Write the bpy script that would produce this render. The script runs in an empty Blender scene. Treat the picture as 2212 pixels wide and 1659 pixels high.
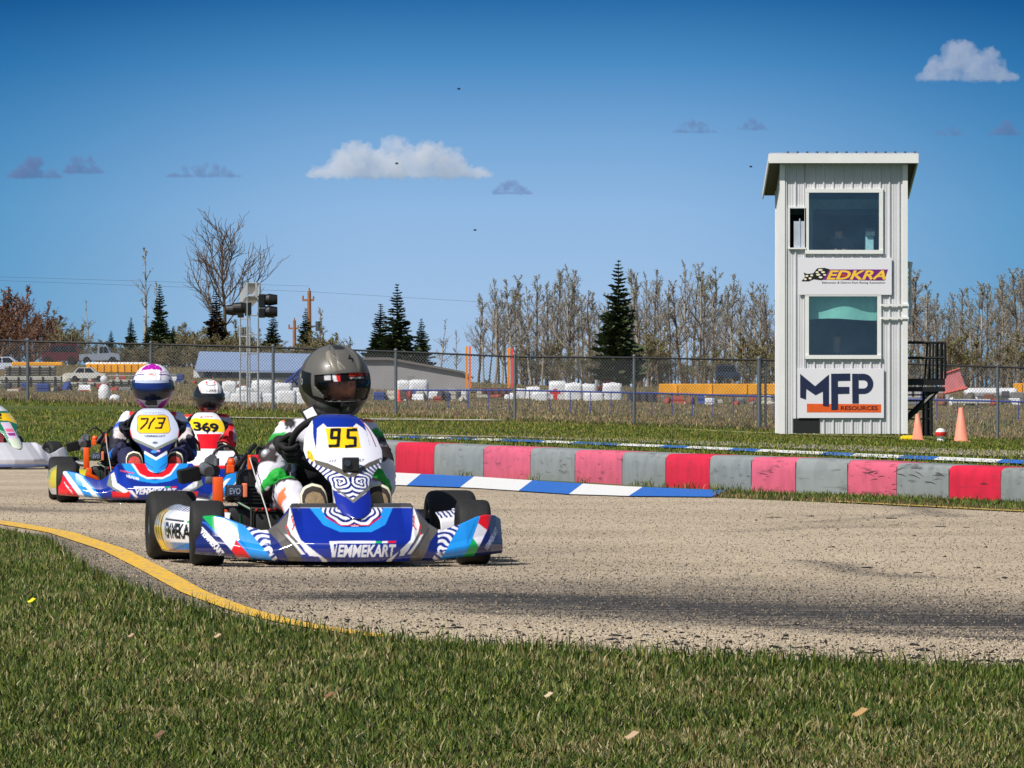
import bpy, bmesh, math, random
import numpy as np
from mathutils import Vector, Matrix
R = math.radians
random.seed(7); RNG = np.random.default_rng(7)
S = bpy.context.scene
COL = S.collection
# ------------------------------------------------------------------ camera
EYE = 0.67                  # a low, long-lens view from the infield
F = 14440.0                 # focal length in units of the 2212 px wide layout sheet
HZ = 858.0                  # horizon row on the layout sheet
cam = bpy.data.cameras.new("camera"); camo = bpy.data.objects.new("camera", cam); COL.objects.link(camo)
camo.location = (0, 0, EYE); camo.rotation_euler = (R(90) + math.atan((HZ-829.5)/F), 0, 0)
cam.sensor_width = 36; cam.lens = 36*F/2212; cam.clip_start = 0.5; cam.clip_end = 40000
S.camera = camo
S.render.engine = 'CYCLES'
S.view_settings.view_transform = 'Standard'; S.view_settings.look = 'None'
S.view_settings.exposure = 0.0; S.view_settings.gamma = 1
S.cycles.max_bounces = 8; S.cycles.transparent_max_bounces = 16; S.cycles.volume_bounces = 3
S.cycles.volume_step_rate = 4; S.cycles.volume_max_steps = 64
S.cycles.use_denoising = True
# ------------------------------------------------------------------ sun and sky
SUN_EL, SUN_AZ = R(47), R(-136)     # azimuth clockwise from +Y: behind the camera, to its left
sd = Vector((math.sin(SUN_AZ)*math.cos(SUN_EL), math.cos(SUN_AZ)*math.cos(SUN_EL), math.sin(SUN_EL)))
sl = bpy.data.lights.new("sun", 'SUN'); sl.energy = 5.0; sl.angle = R(0.5); sl.color = (1, 0.95, 0.88)
so = bpy.data.objects.new("sun", sl); COL.objects.link(so)
so.rotation_euler = sd.to_track_quat('Z', 'Y').to_euler()
W = bpy.data.worlds.new("World"); S.world = W; W.use_nodes = True
nt = W.node_tree; nt.nodes.clear()
def nn(t, tree=None, **k):
    n = (tree or nt).nodes.new(t)
    for a, b in k.items():
        if a.startswith('i_'):
            n.inputs[a[2:].replace('_', ' ')].default_value = b
        else: setattr(n, a, b)
    return n
out = nn('ShaderNodeOutputWorld'); mixs = nn('ShaderNodeMixShader')
sky = nn('ShaderNodeTexSky', sky_type='NISHITA', sun_disc=False, sun_elevation=SUN_EL, sun_rotation=SUN_AZ % (2*math.pi))
bg1 = nn('ShaderNodeBackground'); bg1.inputs[1].default_value = 0.07
nt.links.new(sky.outputs[0], bg1.inputs[0])
tc = nn('ShaderNodeTexCoord'); sep = nn('ShaderNodeSeparateXYZ'); nt.links.new(tc.outputs['Generated'], sep.inputs[0])
def lin(c):
    c = np.array(c, float)/255.0
    return tuple(np.where(c <= 0.04045, c/12.92, ((c+0.055)/1.055)**2.4))
ramp = nn('ShaderNodeValToRGB'); mr = nn('ShaderNodeMapRange'); mr.inputs['From Min'].default_value = -0.004; mr.inputs['From Max'].default_value = 0.066
nt.links.new(sep.outputs['Z'], mr.inputs['Value'])
# the air low over the prairie: pale at the horizon, deepening quickly with height
stops = [(0.0, (168, 197, 228)), (0.1, (168, 197, 229)), (0.26, (160, 193, 229)), (0.46, (144, 184, 226)), (0.61, (118, 167, 215)), (0.77, (76, 140, 196)), (0.92, (34, 104, 164)), (1.0, (22, 92, 152))]
els = ramp.color_ramp.elements
for i, (p, c) in enumerate(stops):
    e = els[i] if i < 2 else els.new(p)
    e.position = p; e.color = (*lin(c), 1)
nt.links.new(mr.outputs[0], ramp.inputs[0])
# lens vignette put into the sky colour: broad darkening away from the middle
mx = nn('ShaderNodeMath', operation='ABSOLUTE'); nt.links.new(sep.outputs['X'], mx.inputs[0])
m2 = nn('ShaderNodeMapRange', interpolation_type='SMOOTHSTEP'); m2.inputs['From Min'].default_value = 0.015; m2.inputs['From Max'].default_value = 0.10
nt.links.new(mx.outputs[0], m2.inputs['Value'])
mixc = nn('ShaderNodeMix', data_type='RGBA', blend_type='MULTIPLY')
nt.links.new(m2.outputs[0], mixc.inputs['Factor']); nt.links.new(ramp.outputs[0], mixc.inputs['A']); mixc.inputs['B'].default_value = (0.26, 0.60, 0.72, 1)
bg2 = nn('ShaderNodeBackground'); bg2.inputs[1].default_value = 1.0; nt.links.new(mixc.outputs['Result'], bg2.inputs[0])
m3 = nn('ShaderNodeMapRange', interpolation_type='SMOOTHSTEP'); m3.inputs['From Min'].default_value = 0.066; m3.inputs['From Max'].default_value = 0.13
nt.links.new(sep.outputs['Z'], m3.inputs['Value'])
nt.links.new(m3.outputs[0], mixs.inputs[0]); nt.links.new(bg2.outputs[0], mixs.inputs[1]); nt.links.new(bg1.outputs[0], mixs.inputs[2])
nt.links.new(mixs.outputs[0], out.inputs[0])

# ------------------------------------------------------------------ helpers
def tag(o, label=None, cat=None, group=None, kind=None):
    if label: o['label'] = label
    if cat: o['category'] = cat
    if group: o['group'] = group
    if kind: o['kind'] = kind
    return o
def empty(name, loc=(0,0,0), label=None, cat=None, group=None, rz=0):
    o = bpy.data.objects.new(name, None); COL.objects.link(o); o.location = loc; o.rotation_euler = (0,0,rz)
    o.empty_display_size = 0.2
    return tag(o, label, cat, group)
_M = {}
def mat(name, col=(128,128,128), rough=0.6, metal=0.0, var=0.12, scale=8.0, bump=0.0, bscale=None, coat=0.0, attr=None, spec=0.5, trans=0.0, alpha=1.0, coords='Object'):
    """procedural material: base colour (or the paint attribute) broken up by noise"""
    if name in _M: return _M[name]
    m = bpy.data.materials.new(name); m.use_nodes = True; t = m.node_tree; b = t.nodes['Principled BSDF']
    co = nn('ShaderNodeTexCoord', t); nz = nn('ShaderNodeTexNoise', t); nz.inputs['Scale'].default_value = scale; nz.inputs['Detail'].default_value = 5
    t.links.new(co.outputs[coords], nz.inputs['Vector'])
    mr = nn('ShaderNodeMapRange', t); mr.inputs['From Min'].default_value = .25; mr.inputs['From Max'].default_value = .75
    mr.inputs['To Min'].default_value = 1-var; mr.inputs['To Max'].default_value = 1+var
    t.links.new(nz.outputs['Fac'], mr.inputs['Value'])
    mx = nn('ShaderNodeVectorMath', t, operation='SCALE'); t.links.new(mr.outputs[0], mx.inputs['Scale'])
    if attr:
        at = nn('ShaderNodeAttribute', t, attribute_name=attr); t.links.new(at.outputs['Color'], mx.inputs[0])
    else: mx.inputs[0].default_value = lin(col)
    t.links.new(mx.outputs[0], b.inputs['Base Color'])
    b.inputs['Roughness'].default_value = rough; b.inputs['Metallic'].default_value = metal
    b.inputs['Coat Weight'].default_value = coat; b.inputs['Coat Roughness'].default_value = 0.06
    b.inputs['Specular IOR Level'].default_value = spec
    b.inputs['Transmission Weight'].default_value = trans; b.inputs['Alpha'].default_value = alpha
    if bump:
        n2 = nn('ShaderNodeTexNoise', t); n2.inputs['Scale'].default_value = bscale or scale*4; n2.inputs['Detail'].default_value = 3
        t.links.new(co.outputs[coords], n2.inputs['Vector'])
        bp = nn('ShaderNodeBump', t); bp.inputs['Strength'].default_value = 1; bp.inputs['Distance'].default_value = bump
        t.links.new(n2.outputs['Fac'], bp.inputs['Height']); t.links.new(bp.outputs[0], b.inputs['Normal'])
    _M[name] = m; return m
def paintmat(name, **k): return mat(name, attr='Col', **k)

def mesh_np(name, V, Fc, mats, parent=None, cols=None, midx=None, smooth=False, loc=None):
    me = bpy.data.meshes.new(name); V = np.asarray(V, np.float32).reshape(-1, 3)
    if isinstance(Fc, np.ndarray):
        n, k = Fc.shape
        me.vertices.add(len(V)); me.vertices.foreach_set('co', V.ravel())
        me.loops.add(n*k); me.loops.foreach_set('vertex_index', Fc.astype(np.int32).ravel())
        me.polygons.add(n); me.polygons.foreach_set('loop_start', np.arange(0, n*k, k, dtype=np.int32))
        me.update(calc_edges=True)
    else:
        me.from_pydata(V.tolist(), [], Fc); me.update()
    if not isinstance(mats, (list, tuple)): mats = [mats]
    for m in mats: me.materials.append(m)
    if midx is not None: me.polygons.foreach_set('material_index', np.asarray(midx, np.int32))
    if cols is not None:
        a = me.color_attributes.new('Col', 'FLOAT_COLOR', 'POINT'); c = np.ones((len(V), 4), np.float32); c[:, :3] = cols
        a.data.foreach_set('color', c.ravel())
    if smooth: me.polygons.foreach_set('use_smooth', np.ones(len(me.polygons), bool))
    o = bpy.data.objects.new(name, me); COL.objects.link(o)
    if parent: o.parent = parent
    if loc: o.location = loc
    return o

class MB:
    def __init__(s): s.v = []; s.f = []; s.m = []; s.n = 0; s.c = []
    def add(s, V, Fs, mi=0, col=None):
        s.v.extend([tuple(p) for p in V]); s.f.extend([tuple(i+s.n for i in f) for f in Fs]); s.m.extend([mi]*len(Fs))
        s.c.extend([col or (1,1,1)]*len(V)); s.n += len(V)
    def box(s, x0, x1, y0, y1, z0, z1, mi=0, bev=0, col=None):
        if bev:
            bm = bmesh.new(); bmesh.ops.create_cube(bm, size=1)
            for v in bm.verts: v.co = Vector(((x0+x1)/2+v.co.x*(x1-x0), (y0+y1)/2+v.co.y*(y1-y0), (z0+z1)/2+v.co.z*(z1-z0)))
            bmesh.ops.bevel(bm, geom=bm.edges[:], offset=bev, segments=2, affect='EDGES', profile=0.5)
            s.addbm(bm, mi, col); return
        V = [(x,y,z) for z in (z0,z1) for y in (y0,y1) for x in (x0,x1)]
        s.add(V, [(0,2,3,1),(4,5,7,6),(0,1,5,4),(2,6,7,3),(0,4,6,2),(1,3,7,5)], mi, col)
    def addbm(s, bm, mi=0, col=None, M=None):
        bm.verts.index_update()
        V = [(M @ v.co if M else v.co) for v in bm.verts]
        s.add(V, [tuple(v.index for v in f.verts) for f in bm.faces], mi, col); bm.free()
    def xbox(s, M, sx, sy, sz, mi=0, bev=0, col=None):
        bm = bmesh.new(); bmesh.ops.create_cube(bm, size=1)
        for v in bm.verts: v.co = Vector((v.co.x*sx, v.co.y*sy, v.co.z*sz))
        if bev: bmesh.ops.bevel(bm, geom=bm.edges[:], offset=bev, segments=2, affect='EDGES', profile=0.5)
        s.addbm(bm, mi, col, M)
    def tube(s, pts, r, n=8, mi=0, cap=True, col=None):
        pts = [Vector(p) for p in pts]; rs = r if isinstance(r, (list, tuple)) else [r]*len(pts)
        V = []; up = None
        for i, p in enumerate(pts):
            d = (pts[min(i+1, len(pts)-1)] - pts[max(i-1, 0)])
            d = d.normalized() if d.length > 1e-9 else Vector((0,0,1))
            if up is None:
                a = Vector((0,0,1)) if abs(d.z) < .9 else Vector((1,0,0)); up = d.cross(a).normalized()
            up = (up - d*up.dot(d)); up = up.normalized() if up.length > 1e-6 else d.orthogonal().normalized()
            w = d.cross(up)
            for k in range(n):
                a = 2*math.pi*k/n; V.append(p + (up*math.cos(a) + w*math.sin(a))*rs[i])
        Fs = []
        for i in range(len(pts)-1):
            for k in range(n):
                k2 = (k+1) % n; Fs.append((i*n+k, i*n+k2, (i+1)*n+k2, (i+1)*n+k))
        if cap: Fs += [tuple(range(n-1, -1, -1)), tuple((len(pts)-1)*n+k for k in range(n))]
        s.add(V, Fs, mi, col)
    def lathe(s, prof, n=24, M=None, mi=0, closed=False, col=None):
        """prof: (radius, height) about local Z"""
        V = []
        for r, h in prof:
            for k in range(n):
                a = 2*math.pi*k/n; p = Vector((r*math.cos(a), r*math.sin(a), h)); V.append(M @ p if M else p)
        Fs = []; m = len(prof)
        for i in range(m if closed else m-1):
            j = (i+1) % m
            for k in range(n):
                k2 = (k+1) % n; Fs.append((i*n+k, i*n+k2, j*n+k2, j*n+k))
        s.add(V, Fs, mi, col)
    def prism(s, pts, y0, y1, mi=0, col=None, M=None):
        """polygon in x,z extruded along y"""
        n = len(pts); V = [Vector((x, y0, z)) for x, z in pts] + [Vector((x, y1, z)) for x, z in pts]
        if M: V = [M @ v for v in V]
        Fs = [tuple(range(n)), tuple(range(2*n-1, n-1, -1))] + [(i, n+i, n+(i+1) % n, (i+1) % n) for i in range(n)]
        s.add(V, Fs, mi, col)
    def sphere(s, c, r, seg=16, mi=0, sc=(1,1,1), col=None, M=None):
        bm = bmesh.new(); bmesh.ops.create_uvsphere(bm, u_segments=seg, v_segments=seg//2+2, radius=r)
        for v in bm.verts: v.co = Vector((v.co.x*sc[0]+c[0], v.co.y*sc[1]+c[1], v.co.z*sc[2]+c[2]))
        s.addbm(bm, mi, col, M)
    def build(s, name, mats, parent=None, smooth=False, loc=None, usecol=False):
        return mesh_np(name, s.v, s.f, mats, parent, midx=s.m, smooth=smooth, loc=loc, cols=(np.array(s.c) if usecol else None))
def autosmooth(o, ang=40):
    me = o.data; me.polygons.foreach_set('use_smooth', np.ones(len(me.polygons), bool))
    bm = bmesh.new(); bm.from_mesh(me)
    for e in bm.edges:
        if len(e.link_faces) == 2 and e.calc_face_angle(0) > R(ang): e.smooth = False
    bm.to_mesh(me); bm.free(); return o
def text_tris(txt, size=1.0, bold=0.0, shear=0.0, space=1.0):
    """glyph outlines as triangles: arrays V (n,2), T (m,3); baseline at 0, left at 0"""
    cu = bpy.data.curves.new('t', 'FONT'); cu.body = txt; cu.size = size; cu.offset = bold; cu.shear = shear; cu.space_character = space
    cu.resolution_u = 3
    ob = bpy.data.objects.new('t', cu); COL.objects.link(ob)
    dg = bpy.context.evaluated_depsgraph_get(); me = bpy.data.meshes.new_from_object(ob.evaluated_get(dg))
    me.calc_loop_triangles()
    V = np.array([v.co[:2] for v in me.vertices]); T = np.array([t.vertices[:] for t in me.loop_triangles])
    bpy.data.objects.remove(ob); bpy.data.curves.remove(cu); bpy.data.meshes.remove(me)
    return V, T
def text_fit(txt, w, h, **k):
    V, T = text_tris(txt, **k); lo = V.min(0); hi = V.max(0)
    return (V-lo)/(hi-lo)*np.array([w, h]), T
def add_text(mb, txt, x0, z0, w, h, y, mi=0, d=0.004, ax='xz', **k):
    """flat lettering with a little thickness on a plane facing -Y"""
    V, T = text_fit(txt, w, h, **k); V = V + np.array([x0, z0])
    mb.add([(a, y, b) for a, b in V], [tuple(t) for t in T], mi)

class Canvas:
    """a paint plan in metres (or any unit) sampled onto mesh vertices"""
    def __init__(s, x0, x1, z0, z1, res, bg):
        s.x0, s.z0, s.res = x0, z0, res; s.w = int((x1-x0)/res)+1; s.h = int(abs(z1-z0)/res)+1; s.sg = 1 if z1 > z0 else -1
        s.a = np.empty((s.h, s.w, 3), np.float32); s.a[:] = lin(bg)
        s.T = lambda p: p
    def _px(s, P):
        P = np.asarray(P, float).reshape(-1, 2); return np.stack([(P[:,0]-s.x0)/s.res, (P[:,1]-s.z0)*s.sg/s.res], 1)
    def poly(s, pts, col, raw=False, fn=None):
        P = s._px([s.T(p) for p in pts] if not raw else pts)
        x0, y0 = np.floor(P.min(0)).astype(int); x1, y1 = np.ceil(P.max(0)).astype(int)+1
        x0, y0, x1, y1 = max(x0,0), max(y0,0), min(x1,s.w), min(y1,s.h)
        if x1 <= x0 or y1 <= y0: return
        X, Y = np.meshgrid(np.arange(x0,x1), np.arange(y0,y1)); ins = np.zeros(X.shape, bool)
        n = len(P)
        for i in range(n):
            a, b = P[i], P[(i+1) % n]
            if a[1] == b[1]: continue
            c = ((a[1] > Y) != (b[1] > Y)) & (X < (b[0]-a[0])*(Y-a[1])/(b[1]-a[1])+a[0]); ins ^= c
        sub = s.a[y0:y1, x0:x1]
        if fn is None: sub[ins] = lin(col)
        else:
            k = fn(X*s.res+s.x0, Y*s.sg*s.res+s.z0) & ins; sub[k] = lin(col)
    def line(s, pts, wd, col):
        for a, b in zip(pts[:-1], pts[1:]):
            a = np.array(a, float); b = np.array(b, float); d = b-a; L = np.hypot(*d)
            if L == 0: continue
            n = np.array([-d[1], d[0]])/L*wd/2; e = d/L*wd*.3
            s.poly([a-e+n, b+e+n, b+e-n, a-e-n], col)
    def ell(s, c, rx, ry, col, rot=0, n=28, fn=None):
        s.poly([(c[0]+rx*math.cos(t)*math.cos(rot)-ry*math.sin(t)*math.sin(rot), c[1]+rx*math.cos(t)*math.sin(rot)+ry*math.sin(t)*math.cos(rot)) for t in np.linspace(0, 2*math.pi, n, endpoint=False)], col, fn=fn)
    def text(s, txt, p00, p10, p01, col, **k):
        """maps the text box: lower left p00, lower right p10, upper left p01"""
        V, T = text_fit(txt, 1, 1, **k); p00, p10, p01 = map(lambda q: np.array(q, float), (p00, p10, p01))
        Q = p00 + V[:, :1]*(p10-p00) + V[:, 1:]*(p01-p00)
        for t in T: s.poly(Q[t], col)
    def sample(s, x, z):
        P = s._px(np.stack([x, z], 1)); fx = np.clip(P[:,0], 0, s.w-1.001); fy = np.clip(P[:,1], 0, s.h-1.001)
        i = fx.astype(int); j = fy.astype(int); u = (fx-i)[:,None]; v = (fy-j)[:,None]; A = s.a
        return (A[j,i]*(1-u)+A[j,i+1]*u)*(1-v) + (A[j+1,i]*(1-u)+A[j+1,i+1]*u)*v
def grid_faces(nu, nv):
    i = np.arange(nu-1)[:,None]*nv + np.arange(nv-1)[None,:]; i = i.ravel()
    return np.stack([i, i+nv, i+nv+1, i+1], 1)
def smoothstep(a, b, x):
    t = np.clip((x-a)/(b-a), 0, 1); return t*t*(3-2*t)
# ------------------------------------------------------------------ terrain
def zf(X): return np.clip(0.072 - 0.0393*X, -0.42, 0.62)
def gz(X, Y):
    X = np.asarray(X, float); Y = np.asarray(Y, float)
    a = zf(X)*smoothstep(60, 168, Y); b = smoothstep(165, 400, Y)
    base = a*(1-b) + 0.33*b
    H = np.interp(X/np.maximum(Y, 1)*F+1106, [-500,300,600,900,1200,2300,3500], [3.0,2.9,2.5,1.9,1.4,1.3,1.3])
    c = smoothstep(230, 480, Y)
    return base*(1-c) + H*c
def at(px, py, Y): return Vector(((px-1106)/F*Y, Y, EYE+(HZ-py)/F*Y))
def gp(px, py):
    """the point of the ground seen at a spot of the layout sheet"""
    Ys = np.exp(np.linspace(math.log(9), math.log(2500), 6000)); Xs = (px-1106)/F*Ys; Zs = EYE+(HZ-py)/F*Ys
    k = np.argmax(Zs < gz(Xs, Ys))
    if k == 0: k = len(Ys)-1
    return (float(Xs[k]), float(Ys[k]))
def gat(px, Y): x = (px-1106)/F*Y; return Vector((x, Y, float(gz(x, Y))))
ys = np.concatenate([np.arange(4, 60, 2), np.arange(60, 180, 1.5), np.arange(180, 420, 6), np.geomspace(420, 9000, 40)])
xs = np.concatenate([-np.geomspace(4000, 22, 26), np.arange(-20, 20.1, 1.0), np.geomspace(22, 4000, 26)])
GX, GY = np.meshgrid(xs, ys, indexing='ij')
GZ = gz(GX, GY)
def ground_mat():
    m = bpy.data.materials.new('turf_soil'); m.use_nodes = True; t = m.node_tree; b = t.nodes['Principled BSDF']; b.inputs['Roughness'].default_value = .95; b.inputs['Specular IOR Level'].default_value = .1
    g = nn('ShaderNodeNewGeometry', t)
    mp = nn('ShaderNodeMapping', t); mp.inputs['Scale'].default_value = (1, .25, 1); t.links.new(g.outputs['Position'], mp.inputs[0])
    n1 = nn('ShaderNodeTexNoise', t); n1.inputs['Scale'].default_value = .9; n1.inputs['Detail'].default_value = 8; t.links.new(mp.outputs[0], n1.inputs[0])
    n2 = nn('ShaderNodeTexNoise', t); n2.inputs['Scale'].default_value = 14; n2.inputs['Detail'].default_value = 4; t.links.new(mp.outputs[0], n2.inputs[0])
    r = nn('ShaderNodeValToRGB', t); e = r.color_ramp.elements
    e[0].position = .3; e[0].color = (.035, .062, .012, 1); e[1].position = .72; e[1].color = (.19, .16, .07, 1)
    x = e.new(.5); x.color = (.075, .105, .022, 1)
    mx = nn('ShaderNodeMath', t, operation='MULTIPLY_ADD'); mx.inputs[1].default_value = .45
    sc = nn('ShaderNodeMath', t, operation='MULTIPLY'); sc.inputs[1].default_value = .55; t.links.new(n1.outputs['Fac'], sc.inputs[0])
    t.links.new(n2.outputs['Fac'], mx.inputs[0]); t.links.new(sc.outputs[0], mx.inputs[2]); t.links.new(mx.outputs[0], r.inputs[0])
    # rough dry meadow beyond the wire fence
    sp = nn('ShaderNodeSeparateXYZ', t); t.links.new(g.outputs['Position'], sp.inputs[0])
    f = nn('ShaderNodeMapRange', t); f.inputs['From Min'].default_value = 155; f.inputs['From Max'].default_value = 175; t.links.new(sp.outputs['Y'], f.inputs[0])
    mc = nn('ShaderNodeMix', t, data_type='RGBA'); t.links.new(f.outputs[0], mc.inputs['Factor']); t.links.new(r.outputs[0], mc.inputs['A'])
    r2 = nn('ShaderNodeValToRGB', t); e = r2.color_ramp.elements; e[0].position = .35; e[0].color = (.06, .075, .03, 1); e[1].position = .62; e[1].color = (.22, .16, .10, 1)
    t.links.new(mx.outputs[0], r2.inputs[0]); t.links.new(r2.outputs[0], mc.inputs['B'])
    t.links.new(mc.outputs['Result'], b.inputs['Base Color'])
    return m
tag(mesh_np('ground', np.stack([GX, GY, GZ], -1).reshape(-1,3), grid_faces(len(xs), len(ys)), ground_mat(), smooth=True), kind='structure')

def asphalt(name, base=(.43,.362,.268), wear=False):
    m = bpy.data.materials.new(name); m.use_nodes = True; t = m.node_tree; b = t.nodes['Principled BSDF']; b.inputs['Roughness'].default_value = .85; b.inputs['Specular IOR Level'].default_value = .2
    g = nn('ShaderNodeNewGeometry', t)
    n1 = nn('ShaderNodeTexNoise', t); n1.inputs['Scale'].default_value = .5; n1.inputs['Detail'].default_value = 6; t.links.new(g.outputs['Position'], n1.inputs[0])
    v = nn('ShaderNodeTexVoronoi', t); v.inputs['Scale'].default_value = 70; t.links.new(g.outputs['Position'], v.inputs[0])
    mp = nn('ShaderNodeMapping', t); mp.inputs['Scale'].default_value = (1.2, 9, 1); mp.inputs['Rotation'].default_value = (0,0,.12); t.links.new(g.outputs['Position'], mp.inputs[0])
    n3 = nn('ShaderNodeTexNoise', t); n3.inputs['Scale'].default_value = 1.0; n3.inputs['Detail'].default_value = 7; t.links.new(mp.outputs[0], n3.inputs[0])
    n4 = nn('ShaderNodeTexNoise', t); n4.inputs['Scale'].default_value = 30; n4.inputs['Detail'].default_value = 4; t.links.new(g.outputs['Position'], n4.inputs[0])
    r = nn('ShaderNodeValToRGB', t); e = r.color_ramp.elements; e[0].position = .38; e[0].color = (*[c*.86 for c in base], 1); e[1].position = .62; e[1].color = (*[c*1.1 for c in base], 1)
    t.links.new(n1.outputs['Fac'], r.inputs[0])
    st = nn('ShaderNodeValToRGB', t); e = st.color_ramp.elements; e[0].position = .0; e[0].color = (.45,.45,.47,1); e[1].position = 1; e[1].color = (1.55,1.5,1.45,1)
    t.links.new(v.outputs['Color'], st.inputs[0])
    mu = nn('ShaderNodeMix', t, data_type='RGBA', blend_type='MULTIPLY'); mu.inputs['Factor'].default_value = 1; t.links.new(r.outputs[0], mu.inputs['A']); t.links.new(st.outputs[0], mu.inputs['B'])
    last = mu.outputs['Result']
    if wear:
        at_ = nn('ShaderNodeAttribute', t, attribute_name='Col'); s2 = nn('ShaderNodeSeparateXYZ', t); t.links.new(at_.outputs['Color'], s2.inputs[0])
        k = nn('ShaderNodeMapRange', t); k.inputs['From Min'].default_value = .25; k.inputs['From Max'].default_value = .7; t.links.new(n3.outputs['Fac'], k.inputs[0]); k.inputs['To Min'].default_value = .45; k.inputs['To Max'].default_value = 1.1
        mm = nn('ShaderNodeMath', t, operation='MULTIPLY', use_clamp=True); t.links.new(k.outputs[0], mm.inputs[0]); t.links.new(s2.outputs['X'], mm.inputs[1])
        mk = nn('ShaderNodeMix', t, data_type='RGBA'); t.links.new(mm.outputs[0], mk.inputs['Factor']); t.links.new(last, mk.inputs['A']); mk.inputs['B'].default_value = (.055,.053,.052,1)
        last = mk.outputs['Result']
    t.links.new(last, b.inputs['Base Color'])
    bp = nn('ShaderNodeBump', t); bp.inputs['Distance'].default_value = .003; t.links.new(v.outputs['Distance'], bp.inputs['Height']); t.links.new(bp.outputs[0], b.inputs['Normal'])
    return m
def pl(pts): return np.array([gp(*p) for p in pts])
near_px = [(-250,1118),(0,1142),(100,1166),(200,1238),(330,1292),(420,1318),(520,1342),(650,1365),(790,1380),(1000,1397),(1300,1413),(1700,1428),(2212,1452),(2500,1466)]
far_px = [(-400,985),(0,990),(300,1000),(600,1012),(855,1052),(1200,1062),(1530,1076),(1850,1090),(2212,1109),(2600,1128)]
near_w = pl(near_px); far_w = pl(far_px)
def offset(poly, d):
    P = np.asarray(poly, float); T = np.gradient(P, axis=0); T /= np.linalg.norm(T, axis=1, keepdims=True)
    return P + np.stack([-T[:,1], T[:,0]], 1)*d
def resample(P, n):
    P = np.asarray(P, float); d = np.r_[0, np.cumsum(np.linalg.norm(np.diff(P, axis=0), axis=1))]; t = np.linspace(0, d[-1], n)
    return np.stack([np.interp(t, d, P[:,0]), np.interp(t, d, P[:,1])], 1)
def smoothpl(P, n=200, k=5):
    Q = resample(P, n)
    for _ in range(k): Q[1:-1] = (Q[:-2]+Q[1:-1]*2+Q[2:])/4
    return Q
# extend the circuit outside the frame on both sides
near_s = smoothpl(np.vstack([near_w[0]+np.array([[-30, 22]]), near_w, near_w[-1]+np.array([[25, -1.0]])]), 400, 8)
far_s = smoothpl(np.vstack([far_w[0]+np.array([[-30, 12]]), far_w, far_w[-1]+np.array([[25, -3.0]])]), 400, 8)
NU, NV = 400, 90
tt = np.linspace(0, 1, NV)[None,:,None]
# match columns by x so that cells run across the track
xcol = np.linspace(max(near_s[0,0], far_s[0,0])+2, min(near_s[-1,0], far_s[-1,0])-2, 30)
xcol = np.unique(np.concatenate([xcol, np.linspace(-6, 6, NU)]))
yn = np.interp(xcol, near_s[:,0], near_s[:,1]); yfr = np.interp(xcol, far_s[:,0], far_s[:,1])
TY = yn[:,None]*(1-tt[0,:,0]) + yfr[:,None]*tt[0,:,0]; TX = np.repeat(xcol[:,None], NV, 1)
TV = np.stack([TX, TY, gz(TX, TY)+0.004], -1).reshape(-1,3)
def pldist(P, L):
    L = np.asarray(L); d = np.full(len(P), 1e9)
    for a, b in zip(L[:-1], L[1:]):
        ab = b-a; t = np.clip(((P-a)@ab)/(ab@ab), 0, 1); d = np.minimum(d, np.linalg.norm(P-(a+t[:,None]*ab), axis=1))
    return d
P2 = TV[:,:2]
wear = np.zeros(len(P2)); WL = []
for px, wd, am in [([(650,1256),(1000,1262),(1400,1276),(1800,1300),(2212,1325),(2600,1350)], .95, .62),
                   ([(900,1290),(1200,1297),(1600,1318),(2000,1340),(2300,1352)], .60, 1.5),
                   ([(1250,1312),(1600,1328),(1900,1345),(2212,1352),(2500,1360)], .50, 1.3),
                   ([(200,1092),(500,1105),(900,1180),(1300,1236)], .7, .2),
                   ([(1500,1350),(1700,1360),(1900,1372),(2212,1385),(2500,1392)], .06, .8),
                   ([(900,1322),(1180,1330),(1500,1344),(1800,1360),(2212,1384)], .09, 1.0),
                   ([(1730,1213),(1800,1222),(1860,1240),(1990,1250)], .10, .7),
                   ([(1850,1085),(1950,1092),(2060,1118)], .12, .6), ([(1750,1130),(1900,1120),(2020,1108)], .10, .5),
                   ([(0,1098),(60,1104),(130,1106)], .3, .7), ([(30,1156),(100,1172),(200,1243),(330,1294),(420,1316)], .35, .75), ([(1600,1150),(1750,1142),(1900,1140)], .12, .4)]:
    WL.append((pl(px), wd, am)); w = am*np.exp(-(pldist(P2, WL[-1][0])/wd)**2); wear = wear + w*np.clip(1-wear, 0, 1)
wc = np.zeros((len(P2), 3)); wc[:,0] = wear
tag(mesh_np('track', TV, grid_faces(len(xcol), NV), asphalt('track_asphalt', wear=True), cols=wc), kind='structure')
def strip(name, line, w, m, lift=.009, n=120, wfn=None, cols=None, kind='structure', seg=None):
    L = smoothpl(line, n, 3); ww = w if wfn is None else wfn(np.linspace(0,1,n))
    A = offset(L, 0); T = np.gradient(L, axis=0); T /= np.linalg.norm(T, axis=1, keepdims=True); N = np.stack([-T[:,1], T[:,0]], 1)
    ww = np.broadcast_to(ww, (n,))[:,None]
    a = L - N*ww/2; b = L + N*ww/2; P = np.stack([a, b], 1).reshape(-1, 2)
    V = np.column_stack([P, gz(P[:,0], P[:,1])+lift])
    o = mesh_np(name, V, grid_faces(n, 2), m, cols=cols); tag(o, kind=kind); return o
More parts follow.
